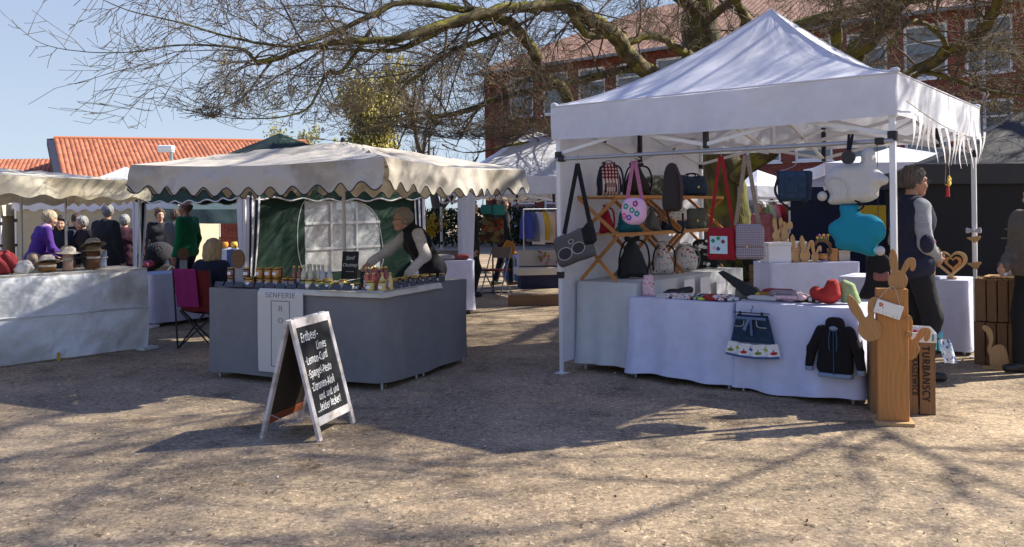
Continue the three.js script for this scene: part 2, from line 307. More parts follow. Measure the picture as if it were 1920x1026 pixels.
MT.black2 = cloth([.012, .012, .015], { bumpScale: .01, roughness: .8 });
MT.darkRoof = cloth([.03, .03, .034], { bumpScale: .01, roughness: .6 });
MT.navy = cloth([.022, .028, .075], { bumpScale: .01 });
MT.wood = mat([.6, .29, .09], { map: rep(TX.wood, 2.2, .8), roughness: .72 });
MT.woodPale = mat([.62, .42, .21], { map: rep(TX.wood, 3, 1.2), roughness: .72 });
MT.woodRabbit = mat([.52, .3, .12], { map: rep(TX.wood, 3, 1.2), roughness: .75 });
MT.crate = mat([.3, .19, .1], { map: rep(TX.wood, 3, 1), roughness: .88, bumpMap: rep(TX.barkB, 3, 1), bumpScale: .003 });
MT.crateDark = mat([.24, .15, .085], { map: rep(TX.wood, 5, 1.3), roughness: .9, bumpMap: rep(TX.barkB, 4, 1), bumpScale: .004 });
MT.whitePaint = mat([.74, .73, .72], { roughness: .6 });
MT.brick = mat([.66, .7, .66], { map: rep(TX.brick, .5, .82), bumpMap: rep(TX.brickB, .5, .82), bumpScale: .012, roughness: .9, side: THREE.FrontSide });
MT.bark = mat([.26, .24, .15], { map: rep(TX.bark, .5, .35), bumpMap: rep(TX.barkB, .7, .5), bumpScale: .03, roughness: .95, side: THREE.FrontSide });
MT.limb = mat([.36, .33, .2], { map: rep(TX.bark, 1, .8), bumpMap: rep(TX.barkB, 1, .7), bumpScale: .015, roughness: .95, side: THREE.FrontSide });
MT.twig = mat([.13, .1, .07], { roughness: .9, side: THREE.FrontSide });
MT.bud = mat([.38, .3, .08], { roughness: .8 });

// ---------------------------------------------------------------- ground
{
  const ax = [], az = []; // spacing grows away from the stalls
  for (let i = -90; i <= 90; i++) ax.push(Math.sign(i) * (Math.abs(i) * .16 + Math.pow(Math.abs(i) / 90, 6) * 260));
  for (let i = -60; i <= 120; i++) az.push(i < 0 ? -Math.abs(i) * .2 - Math.pow(-i / 60, 6) * 200 : i * .16 + Math.pow(i / 120, 6) * 420);
  const pos = [], uv = [], col = [], idx = [];
  az.forEach((z, j) => ax.forEach((x, i) => {
    const near = 1 - sst(20, 40, Math.hypot(x, z));
    pos.push(x, near * .02 * (fbm(x * .35, 3, z * .35, 3) - .45), -z); uv.push(x, z);
    const a = fbm(x * .5 + 40, 1, z * .5, 4), b = fbm(x * .16, 5, z * .16, 3), k = 1 + .34 * (a - .47) + .3 * (b - .45), w = .1 * (b - .45);
    col.push(k * (1 + w), k, k * (1 - w * 1.4));
    if (i < ax.length - 1 && j < az.length - 1) { const k2 = j * ax.length + i; idx.push(k2, k2 + 1, k2 + ax.length, k2 + 1, k2 + ax.length + 1, k2 + ax.length); }
  }));
  const g = new THREE.BufferGeometry(); g.setAttribute('position', new THREE.Float32BufferAttribute(pos, 3)); g.setAttribute('uv', new THREE.Float32BufferAttribute(uv, 2)); g.setAttribute('color', new THREE.Float32BufferAttribute(col, 3)); g.setIndex(idx); g.computeVertexNormals();
  structure('ground', g, MT.ground, 'worn sandy asphalt square');
}
{ // crumbs of grit, bud scales and petals on the asphalt
  setSeed(5); const n = 520, g = new THREE.DodecahedronGeometry(1, 0); const im = new THREE.InstancedMesh(g, mat([1, 1, 1], { roughness: .9 }), n); const q = new THREE.Object3D(), c = new THREE.Color();
  for (let i = 0; i < n; i++) { const Z = 2.6 + 9 * rnd() * rnd() + 1.5 * rnd(), X = rr(-.75, .75) * Z, s = rr(.002, .0075); q.position.set(X, .004, -Z); q.rotation.set(rnd() * 3, rnd() * 6, rnd() * 3); q.scale.set(s * rr(.7, 1.8), s * .5, s); q.updateMatrix(); im.setMatrixAt(i, q.matrix); const k = rnd(); if (k < .3) c.setRGB(.66, .62, .54); else if (k < .55) c.setRGB(.34, .22, .08); else if (k < .65) c.setRGB(.4, .14, .05); else c.setRGB(.16, .13, .1); im.setColorAt(i, c); }
  im.name = 'ground_litter'; im.castShadow = true; im.userData = { label: 'tiny stones and bud scales scattered over the asphalt', category: 'litter', kind: 'stuff' }; scene.add(im);
}
// ---------------------------------------------------------------- buildings
function tiles(R0, R1, E0, E1, tw, th, colr, jit, sd) {
  setSeed(sd); const A = R1.clone().sub(R0), D = E0.clone().sub(R0), nx = Math.round(A.length() / tw), ny = Math.round(D.length() / th);
  const a = A.clone().normalize(), d = D.clone().normalize(), n = V(0, 0, 0).crossVectors(a, d).normalize(); if (n.y < 0) n.negate();
  const g = surf((u, v) => { const x = (u - .5), y = (v - .5); return [x * tw * 1.02, .035 * Math.sin(u * PI) + .02 * (1 - v) - .0, y * th * 1.12]; }, 4, 1);
  const lip = surf((u, v) => [(u - .5) * tw * 1.02, (.035 * Math.sin(u * PI)) * (1 - v) - .015 * v + .0, th * .56], 4, 1); const tg = mg([g, lip]);
  const im = new THREE.InstancedMesh(tg, mat([1, 1, 1], { roughness: .85 }), nx * ny), m = new THREE.Matrix4(), c = new THREE.Color(); let k = 0;
  const basis = new THREE.Matrix4().makeBasis(a, n, d);
  for (let j = 0; j < ny; j++) for (let i = 0; i < nx; i++) {
    const u = (i + .5) / nx, v = (j + .5) / ny; const p = R0.clone().lerp(R1, u).lerp(E0.clone().lerp(E1, u), v).addScaledVector(n, .04 + rr(0, .008));
    m.copy(basis).setPosition(p); im.setMatrixAt(k, m); const q = 1 + jit * (rnd() - .5) + .3 * (fbm(u * 7, v * 4, sd, 3) - .45); c.setRGB(colr[0] * q, colr[1] * q, colr[2] * q); im.setColorAt(k, c); k++;
  }
  im.name = 'roof_tiles'; im.castShadow = im.receiveShadow = true; im.userData.kind = 'stuff'; return im;
}
function quadSlab(a, b, c, d, t = .12) { // a,b,c,d around, thickness downwards
  const lo = [a, b, c, d].map(p => p.clone().add(V(0, -t, 0))), tri = []; const q = (w, x, y, z) => tri.push(w, x, y, w, y, z);
  q(a, b, c, d); q(lo[3], lo[2], lo[1], lo[0]); const T = [a, b, c, d]; for (let i = 0; i < 4; i++) { const j = (i + 1) % 4; q(T[i], lo[i], lo[j], T[j]); }
  const g = new THREE.BufferGeometry().setFromPoints(tri); g.computeVertexNormals(); const uv = new Float32Array(tri.length * 2); tri.forEach((p, i) => { uv[2 * i] = p.x + p.z; uv[2 * i + 1] = p.y; }); g.setAttribute('uv', new THREE.BufferAttribute(uv, 2)); return g;
}
{ // low building with orange tiled roof, left
  const R0 = P(-17.75, 4.47, 34), R1 = P(-8.7, 4.47, 37.2), E0 = P(-15.6, 2.35, 30.6), E1 = P(-6.3, 2.35, 33.95), B0 = P(-19.6, 2.35, 37.6), B1 = P(-10.7, 2.35, 40.7);
  const t = thing('tiled_roof_building', 'low building with bright orange tiled gable roof behind the left stalls', 'building');
  const wl = (a, b, h) => { const m = a.clone().add(b).multiplyScalar(.5), l = Math.hypot(a.x - b.x, a.z - b.z); return box(l, h, .25, m.x, h / 2, m.z, 0, Math.atan2(-(b.z - a.z), b.x - a.x), 0); };
  const inn = (p, q, k) => p.clone().lerp(q, k);
  const c0 = inn(E0, B1, .05), c1 = inn(E1, B0, .05), c2 = inn(B1, E0, .05), c3 = inn(B0, E1, .05);
  part('wall', [wl(c0, c1, 2.35), wl(c1, c2, 2.35), wl(c2, c3, 2.35), wl(c3, c0, 2.35)], MT.brick, t);
  const rf = part('roof', [quadSlab(R0, R1, E1, E0), quadSlab(R0, B0, B1, R1)], mat([.2, .08, .04]), t);
  rf.add(tiles(R0, R1, E0, E1, .165, .22, [.43, .145, .072], .6, 17));
  part('ridge_cap', tube([R0.clone().add(V(0, .05, 0)), R1.clone().add(V(0, .05, 0))], .1, 20, 6), mat([.5, .17, .08]), rf);
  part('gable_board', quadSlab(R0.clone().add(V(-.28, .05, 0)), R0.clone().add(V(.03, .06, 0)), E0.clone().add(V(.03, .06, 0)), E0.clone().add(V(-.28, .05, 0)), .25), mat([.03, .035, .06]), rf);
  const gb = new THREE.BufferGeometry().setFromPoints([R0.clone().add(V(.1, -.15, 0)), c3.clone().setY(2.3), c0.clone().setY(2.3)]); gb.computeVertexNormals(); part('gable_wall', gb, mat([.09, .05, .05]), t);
  // lower wing further left
  const w = thing('tiled_roof_building', 'lower orange tiled roof at the far left edge beside the gable', 'building');
  const r0 = P(-30, 3.75, 34.5), r1 = P(-18.2, 3.75, 35.5), e0 = P(-29, 2.3, 31), e1 = P(-16.9, 2.3, 32.2), f0 = P(-30.4, 2.3, 38), f1 = P(-18.6, 2.3, 38.6);
  part('wall', [wl(inn(e0, f1, .06), inn(e1, f0, .06), 2.3), wl(inn(f0, e1, .06), inn(f1, e0, .06), 2.3)], MT.brick, w);
  const r2 = part('roof', [quadSlab(r0, r1, e1, e0), quadSlab(r0, f0, f1, r1)], mat([.2, .08, .04]), w); r2.add(tiles(r0, r1, e0, e1, .165, .22, [.42, .14, .07], .6, 19));
}
{ // three-storey brick building, right
  const th = -Math.atan2(.613, .79), len = 30, dep = 11, eave = 7.82;
  const t = thing('brick_building', 'long red brick building with brown tiled roof behind the big tree', 'building', P(-1.15, 0, 40.6), th);
  const rows = [[.75, 2.3], [3.14, 4.85], [5.68, 7.5]], ww = 1.36, pitch = 1.87, first = 1.36, N = 15; const wall = [];
  let y = 0; for (const [s, tp] of rows) { wall.push(box(len, s - y, .3, len / 2, (s + y) / 2, -.15)); let x = 0; for (let k = 0; k <= N; k++) { const x1 = k < N ? first + k * pitch : len; wall.push(box(x1 - x, tp - s, .3, (x + x1) / 2, (s + tp) / 2, -.15)); x = x1 + ww; } y = tp; }
  wall.push(box(len, eave - y, .3, len / 2, (eave + y) / 2, -.15));
  wall.push(box(.3, eave, dep - .6, .15, eave / 2, -dep / 2), box(.3, eave, dep - .6, len - .15, eave / 2, -dep / 2), box(len, eave, .3, len / 2, eave / 2, -dep + .15));
  wall.push(box(.35, eave - .05, .12, .2, (eave - .05) / 2, .062));
  part('wall', wall, MT.brick, t);
  part('floor_slab', [box(len - .7, .2, dep - .8, len / 2, 2.7, -dep / 2), box(len - .7, .2, dep - .8, len / 2, 5.25, -dep / 2)], mat([.4, .38, .35]), t);
  const fr = [box(ww, .08, .07, 0, .04, 0), box(ww, .08, .07, 0, 0, 0)];
  const glass = phys([.16, .19, .21], { roughness: .04, metalness: 0, clearcoat: 1, clearcoatRoughness: .02, transmission: .25, thickness: 0 }), frameM = mat([.78, .79, .8], { roughness: .5 });
  for (const [s, tp] of rows) {
    const h = tp - s, fg = mg([box(ww, .09, .08, 0, .045, 0), box(ww, .09, .08, 0, h - .045, 0), box(.09, h - .18, .08, -ww / 2 + .045, h / 2, 0), box(.09, h - .18, .08, ww / 2 - .045, h / 2, 0), box(ww - .18, .06, .07, 0, h * .68, 0), box(ww + .14, .05, .12, 0, -.027, .09)]), gg = box(ww - .16, h - .16, .012, 0, h / 2, -.01);
    for (let k = 0; k < N; k++) { const f = part('window', fg, frameM, t); f.position.set(first + k * pitch + ww / 2, s, -.1); part('pane', gg, glass, f); }
  }
  const ov = .45, rise = 3.1, R0 = V(5, eave + rise, -dep / 2), R1 = V(len - 5, eave + rise, -dep / 2), E0 = V(-ov, eave, ov), E1 = V(len + ov, eave, ov), B0 = V(-ov, eave, -dep - ov), B1 = V(len + ov, eave, -dep - ov);
  const hip = (a, b, c) => { const g = new THREE.BufferGeometry().setFromPoints([a, b, c]); g.computeVertexNormals(); return g; };
  const rf = part('roof', [quadSlab(R0, R1, E1, E0, .05), quadSlab(R0, B0, B1, R1, .05), hip(R0, E0, B0), hip(R1, B1, E1)], mat([.2, .12, .085]), t);
  // tile rows on the front slope, clipped by the hip
  { const full = tiles(V(-ov, eave + rise, -dep / 2), V(len + ov, eave + rise, -dep / 2), E0, E1, .26, .34, [.33, .185, .12], .5, 23); const keep = [], m = new THREE.Matrix4(), c = new THREE.Color(); for (let i = 0; i < full.count; i++) { full.getMatrixAt(i, m); const x = m.elements[12], v = (eave + rise - m.elements[13]) / rise; if (x > lerp(5, -ov, v) && x < lerp(len - 5, len + ov, v)) keep.push(i); }
    const im = new THREE.InstancedMesh(full.geometry, full.material, keep.length); keep.forEach((i, k) => { full.getMatrixAt(i, m); im.setMatrixAt(k, m); full.getColorAt(i, c); im.setColorAt(k, c); }); im.name = 'roof_tiles'; im.userData.kind = 'stuff'; im.castShadow = true; rf.add(im); }
  part('gutter', box(len + 1, .13, .14, len / 2, eave - .02, ov + .08, 0, 0, 0, .03), mat([.3, .31, .33], { metalness: .5 }), rf);
  part('drainpipe', cyl(.05, .05, eave - .1, 20.62, eave / 2, .07), mat([.62, .64, .66]), t); part('drainpipe', cyl(.05, .05, eave - .1, 1.0, eave / 2, .07), mat([.3, .12, .1]), t);
}
// ---------------------------------------------------------------- trees
const LIMBS = [
['trunk', [4.69,0.10,18.20,0.620], [4.55,0.60,18.20,0.500], [4.45,1.38,18.20,0.470], [4.33,2.27,18.10,0.450], [4.21,3.26,18.10,0.460], [4.00,4.35,18.00,0.450], [3.91,5.34,18.00,0.360], [3.77,6.41,17.90,0.300], [3.60,7.90,17.80,0.220], [3.21,9.76,17.60,0.120]],
  ['A', [4.03,3.91,18.00,0.260], [2.98,3.94,17.00,0.240], [2.18,4.29,16.00,0.200], [1.81,4.57,15.30,0.180], [1.37,4.65,14.60,0.160], [0.94,4.76,14.00,0.140], [0.36,4.57,13.20,0.120], [-0.27,4.36,12.60,0.100], [-0.99,4.04,12.00,0.085], [-1.49,3.79,11.60,0.070], [-2.17,3.70,11.30,0.055], [-2.65,3.54,11.00,0.045], [-3.10,3.36,10.80,0.040], [-3.21,3.47,10.70,0.030], [-3.33,3.51,10.60,0.020], [-3.96,3.51,10.40,0.012], [-4.38,3.40,10.20,0.009], [-4.85,3.37,10.00,0.007], [-5.31,3.46,9.90,0.005], [-5.58,3.69,9.80,0.003]],
  ['B', [4.19,3.14,18.00,0.200], [2.71,3.12,17.00,0.160], [1.56,3.11,15.80,0.130], [1.01,3.26,15.00,0.130], [0.84,3.56,14.60,0.130], [0.44,3.69,14.20,0.130], [0.39,3.97,13.80,0.120], [-0.00,4.33,13.20,0.110], [-0.43,4.31,12.70,0.090], [-0.95,4.03,12.20,0.070], [-1.48,3.69,11.80,0.050], [-1.86,3.62,11.50,0.030], [-2.29,3.59,11.20,0.020], [-2.65,3.58,11.00,0.012]],
  ['C', [0.94,4.76,14.00,0.100], [1.28,4.46,14.60,0.110], [1.83,4.57,15.30,0.120]],
  ['D', [-0.44,4.47,13.00,0.080], [-0.87,4.38,12.40,0.070], [-1.50,4.36,12.00,0.060], [-1.91,4.09,11.70,0.050], [-2.45,3.76,11.30,0.040], [-2.79,3.59,11.00,0.030], [-3.42,3.66,10.70,0.020], [-3.96,3.79,10.40,0.014], [-4.40,3.86,10.10,0.009], [-4.73,4.00,9.90,0.006]],
  ['E', [-0.02,4.26,13.50,0.055], [-0.41,4.05,13.10,0.050], [-0.85,3.82,12.80,0.045], [-1.19,3.53,12.50,0.035], [-1.54,3.19,12.20,0.025], [-1.62,2.94,12.00,0.015]],
  ['F', [4.16,3.02,17.90,0.140], [2.80,4.12,16.80,0.100], [1.36,3.82,15.60,0.090], [0.67,3.59,15.00,0.080], [-0.11,3.37,14.40,0.070], [-0.66,3.12,14.00,0.060], [-1.21,2.97,13.60,0.050], [-1.38,3.02,13.50,0.020], [-2.07,2.91,13.20,0.010], [-2.48,2.97,12.80,0.006]],
  ['G', [-1.90,3.96,11.90,0.040], [-2.07,3.62,11.70,0.036], [-2.24,3.33,11.50,0.032], [-2.36,3.34,11.40,0.028], [-2.46,3.11,11.30,0.024], [-2.57,2.86,11.20,0.020], [-2.80,2.72,11.00,0.014], [-3.34,2.67,10.80,0.008], [-3.66,2.70,10.60,0.005]],
  ['H', [3.66,2.57,17.60,0.090], [1.89,2.60,16.20,0.070], [0.66,2.66,15.20,0.050], [0.01,2.60,14.70,0.035], [-0.51,2.46,14.30,0.020], [-0.76,2.43,14.00,0.010]],
  ['I', [2.08,4.54,16.00,0.090], [2.69,4.73,16.40,0.100], [3.11,4.63,16.80,0.100], [3.64,4.47,17.40,0.120]],
  ['J', [4.48,4.89,18.00,0.160], [4.65,5.05,17.20,0.140], [4.32,5.31,16.50,0.120], [3.81,5.63,15.80,0.100], [2.91,6.21,14.60,0.080], [1.57,6.50,13.00,0.050], [0.34,6.36,11.50,0.030]],
  ['K', [4.56,2.14,17.80,0.260], [5.24,2.88,16.50,0.220], [5.58,3.50,15.20,0.220], [5.65,4.02,14.20,0.210], [5.83,4.50,13.20,0.180], [5.93,4.93,12.40,0.140], [6.02,5.34,11.40,0.100], [5.88,5.82,10.40,0.060]],
  ['Lr', [5.28,2.99,16.60,0.160], [5.97,3.35,14.80,0.140], [6.27,3.58,13.40,0.120], [6.42,3.76,12.80,0.120], [6.57,3.91,12.20,0.110], [6.54,4.12,11.80,0.100], [6.45,4.51,11.20,0.080], [6.57,5.05,10.40,0.060], [6.53,5.43,9.50,0.030]],
  ['M', [6.42,3.73,12.80,0.050], [6.04,3.95,12.40,0.050], [5.51,4.03,12.00,0.045], [5.28,3.87,11.80,0.030], [4.82,3.41,11.40,0.015]],
  ['N', [6.27,3.58,13.40,0.060], [6.59,3.35,13.00,0.050], [6.85,3.13,12.60,0.040], [7.15,3.00,12.20,0.025], [7.49,2.80,11.80,0.010]],
  ['O', [6.45,3.72,12.70,0.050], [6.75,3.71,12.40,0.040], [7.11,3.48,12.00,0.030], [7.51,3.20,11.60,0.015]],
  ['P1', [5.72,3.72,15.40,0.120], [5.59,4.48,15.00,0.120], [5.51,5.11,14.60,0.100], [5.17,6.16,14.00,0.060], [4.81,7.27,13.40,0.030]],
  ['Q', [3.91,5.55,18.00,0.200], [2.40,5.90,16.00,0.160], [0.90,5.98,13.80,0.120], [-0.38,5.78,11.80,0.090], [-1.56,5.46,10.20,0.060], [-2.64,5.03,9.20,0.035], [-3.68,4.45,8.60,0.015]],
  ['R', [3.87,6.08,17.90,0.120], [3.75,6.78,15.50,0.096], [3.71,7.19,13.00,0.078], [3.63,7.46,10.80,0.060], [3.69,7.45,9.00,0.042], [3.73,7.44,7.60,0.024]],
  ['S', [3.87,5.86,17.90,0.108], [2.71,6.53,15.00,0.084], [1.46,6.77,12.00,0.066], [0.37,6.82,10.00,0.048], [-0.77,6.71,8.60,0.030], [-1.84,6.48,7.80,0.015]],
  ['T', [5.83,4.50,13.20,0.060], [5.91,5.06,11.60,0.054], [6.08,5.40,10.00,0.045], [6.29,5.68,8.60,0.036], [6.55,5.89,7.40,0.024], [6.75,5.98,6.50,0.012]],
  ['Z1', [6.4,7.4,12,.08], [5.2,7.8,9,.06], [3.6,7.9,7,.05], [2.0,7.6,5.5,.03]],
  ['Z2', [6.08,5.4,10,.06], [4.6,6.2,7.6,.05], [3.2,6.6,5.8,.04], [1.8,6.5,4.4,.02]],
  ['Z3', [8.5,5.3,7.6,.05], [7.2,6.0,6.0,.045], [5.8,6.3,4.8,.035], [4.4,6.2,3.9,.02]],
  ['U', [5.83,4.5,13.2,.1], [6.9,5.0,11.2,.09], [7.9,5.3,9.3,.075], [8.5,5.3,7.6,.06], [8.9,5.2,6,.04], [9.2,5.0,4.6,.02]],
  ['W', [4.0,5.3,18,.18], [5.6,6.6,15,.14], [6.4,7.4,12,.11], [6.8,7.6,9.4,.08], [6.6,7.5,7,.05], [6.3,7.2,5,.025]],
  ['Y', [4.1,4.6,18,.2], [6.5,5.2,17,.15], [9,5.5,15.5,.11], [11.5,5.4,13.5,.08], [13.3,5.2,11.5,.05], [14.6,4.9,9.5,.02]],
];
{
  setSeed(2024);
  const tree = thing('big_tree', 'large bare tree with mossy spreading limbs behind the white tents', 'tree', P(4.6, 0, 18.2));
  const o = tree.position, loc = a => V(a[0] - o.x, a[1], -a[2] - o.z);
  const fine = (pts, rad, sub) => { const c = new THREE.CatmullRomCurve3(pts, false, 'centripetal'), n = (pts.length - 1) * sub, a = [], r = []; for (let i = 0; i <= n; i++) { const t = i / n, f = t * (pts.length - 1), k = Math.min(pts.length - 2, Math.floor(f)); const p = c.getPoint(t), rd = lerp(rad[k], rad[k + 1], f - k); const j = Math.min(.03, rd * .28); if (i && i < n) p.add(V(rr(-j, j), rr(-j, j), rr(-j, j))); a.push(p); r.push(rd * (1 + .12 * (rnd() - .5))); } return [a, r]; };
  const trunkT = new Tubes(), limbT = new Tubes(), brT = new Tubes(), twT = new Tubes(); const buds = [];
  const grow = (p, dir, len, r, lev) => {   // wandering, drooping shoot with side shoots
    const n = lev === 1 ? 7 : lev === 2 ? 5 : lev === 3 ? 4 : 2, pts = [p.clone()], rad = [r]; let d = dir.clone().normalize(); const q = p.clone(); const droop = lev === 1 ? -.05 : -.09, wob = lev === 1 ? .24 : lev === 2 ? .24 : .17;
    for (let i = 1; i <= n; i++) { d.add(V(rr(-wob, wob), rr(-wob, wob) + droop + (i > n * .6 ? .16 : 0), rr(-wob, wob))).normalize(); if (q.y < 2.75 && d.y < .05) { d.y = .12; d.normalize(); } q.addScaledVector(d, len / n); pts.push(q.clone()); rad.push(Math.max(.003, r * (1 - .8 * i / n))); }
    (lev === 1 ? brT : twT).add(pts, rad, lev === 1 ? 5 : 3);
    if (lev < 4) { const kids = lev === 1 ? 8 : lev === 2 ? 6 : 2; for (let k = 0; k < kids; k++) { const f = rr(.18, 1), i = Math.min(n - 1, Math.floor(f * n)), s = pts[i].clone().lerp(pts[i + 1], rnd()); const a = pts[i + 1].clone().sub(pts[i]).normalize(); const side = V(rr(-1, 1), rr(-.75, .75), rr(-1, 1)); side.addScaledVector(a, -side.dot(a)).normalize(); grow(s, a.multiplyScalar(rr(.75, 1.2)).add(side.multiplyScalar(rr(.45, .95))), len * rr(.34, .55), Math.max(.0036, rad[i] * .55), lev + 1); } }
    if (lev >= 3) for (let i = 1; i <= n; i++) if (rnd() < .3) buds.push(pts[i].clone());
  };
  for (const [name, ...L] of LIMBS) {
    const over = /^[RSTUWZ]/.test(name), thin = /^[UWZ]/.test(name) ? .5 : name === 'trunk' ? 1 : .76, wob = /^[RSTUWYZ]/.test(name) ? .35 : 0; const pts = L.map((q, i) => i ? loc(q).add(V(rr(-wob, wob), rr(-wob, wob) * .5, rr(-wob, wob))) : loc(q)), rad = L.map(q => q[3] * thin); const [a, r] = fine(pts, rad, name === 'trunk' ? 5 : 5); (name === 'trunk' ? trunkT : limbT).add(a, r, name === 'trunk' ? 16 : r[0] > .08 ? 9 : 7);
    if (name === 'trunk') { for (let k = 0; k < 7; k++) { const g = k / 7 * 6.28 + .3, e = V(Math.cos(g), 0, Math.sin(g)); trunkT.add([V(0, .75, 0).addScaledVector(e, .2), V(0, .3, 0).addScaledVector(e, .5), V(0, .07, 0).addScaledVector(e, .9), V(0, -.05, 0).addScaledVector(e, 1.5)], [.2, .17, .12, .05], 7); } continue; }
    let L2 = 0; for (let i = 1; i < a.length; i++) { const sl = a[i].distanceTo(a[i - 1]); L2 += sl;
      const far = a[i].clone().sub(V(0, 4, 0)).length(); const dens = (over ? 2.5 : r[i] > .11 ? .9 : r[i] > .045 ? 2.5 : 5.2) * sl * (/^(Lr|M|N|O)$/.test(name) ? 1.7 : 1); let cnt = Math.floor(dens + rnd());
      while (cnt--) { const ax = a[i].clone().sub(a[i - 1]).normalize(), side = V(rr(-1, 1), rr(-.55, .7), rr(-1, 1)); side.addScaledVector(ax, -side.dot(ax)).normalize(); grow(a[i], ax.multiplyScalar(rr(.2, .9)).add(side), over ? rr(1.1, 2.6) : (r[i] < .012 ? rr(.3, .7) : rr(.8, 2.0)), over ? rr(.012, .03) : clamp(r[i] * .45, .005, .02), over ? 1 : r[i] < .012 ? 3 : r[i] < .024 ? 2 : 1); } }
    grow(a[a.length - 1], a[a.length - 1].clone().sub(a[a.length - 3]), .5, r[r.length - 1], 2);
  }
  part('trunk', trunkT.geo(), MT.bark, tree, 'thick mossy trunk'); const lb = part('limbs', limbT.geo(), MT.limb, tree);
  const br = part('branches', brT.geo(), MT.twig, tree); br.userData.kind = 'stuff'; const tw = part('twigs', twT.geo(), MT.twig, tree); tw.userData.kind = 'stuff';
  const bg = new THREE.SphereGeometry(1, 5, 3), im = new THREE.InstancedMesh(bg, MT.bud, buds.length), q = new THREE.Object3D();
  buds.forEach((b, i) => { q.position.copy(b); const s = rr(.005, .013); q.scale.set(s * .6, s, s * .6); q.rotation.set(rnd() * 3, rnd() * 3, 0); q.updateMatrix(); im.setMatrixAt(i, q.matrix); }); im.name = 'buds'; im.userData.kind = 'stuff'; im.castShadow = true; tree.add(im);
  console.log('tree tris', trunkT.i.length / 3 + limbT.i.length / 3, brT.i.length / 3, twT.i.length / 3, 'buds', buds.length);
}
function farTree(label, X, Z, h, crownR, crownY, leaf, nLeaf, colr, sd) {
  setSeed(sd); const t = thing('background_tree', label, 'tree', P(X, 0, Z)); const T = new Tubes(), tips = [];
  const grow = (p, d, len, r, lev) => { const n = 5, pts = [p.clone()], rad = [r]; const q = p.clone(), dd = d.clone().normalize(); for (let i = 1; i <= n; i++) { dd.add(V(rr(-.2, .2), rr(-.08, .2), rr(-.2, .2))).normalize(); q.addScaledVector(dd, len / n); pts.push(q.clone()); rad.push(r * (1 - .7 * i / n)); if (lev >= 2) tips.push(q.clone()); } T.add(pts, rad, lev ? 4 : 8); if (lev < 4) for (let k = 0; k < (lev ? 5 : 9); k++) { const i = 1 + Math.floor(rnd() * n); grow(pts[i], dd.clone().multiplyScalar(rr(.5, 1)).add(V(rr(-1, 1), rr(-.2, .8), rr(-1, 1)).multiplyScalar(.8)), len * rr(.42, .62), rad[i] * .6, lev + 1); } };
  grow(V(0, 0, 0), V(0, 1, 0), h * .55, h * .022, 0); part('trunk', T.geo(), mat([.12, .1, .075]), t);
  if (nLeaf) { const g = new THREE.PlaneGeometry(1, .5), im = new THREE.InstancedMesh(g, phys([1, 1, 1], { roughness: .9, transmission: .35, thickness: 0 }), nLeaf), q = new THREE.Object3D(), c = new THREE.Color(); for (let i = 0; i < nLeaf; i++) { const b = tips[Math.floor(rnd() * tips.length)]; q.position.copy(b).add(V(rr(-1, 1), rr(-1, 1), rr(-1, 1)).multiplyScalar(crownR * .16)); q.rotation.set(rnd() * 6, rnd() * 6, rnd() * 6); const s = leaf * rr(.6, 1.3); q.scale.set(s, s, s); q.updateMatrix(); im.setMatrixAt(i, q.matrix); const k = rr(.6, 1.3); c.setRGB(colr[0] * k, colr[1] * k, colr[2] * k); im.setColorAt(i, c); } im.name = 'crown'; im.userData.kind = 'stuff'; im.castShadow = true; t.add(im); }
}
farTree('round olive-green budding tree above the cream parasol', -7.9, 46, 9.4, 3, 5, .21, 15000, [.46, .41, .1], 31);
farTree('small slim budding tree left of the olive-green one', -13.2, 54, 8.2, 2, 5, .17, 5000, [.3, .3, .12], 37);
farTree('tall bare thin tree beside the brick building corner', -3.6, 44, 12.5, 3, 5, .1, 500, [.16, .12, .05], 41);
farTree('bare thin tree between the olive tree and the brick building', -5.6, 48, 11, 3, 5, .1, 400, [.16, .12, .05], 43);
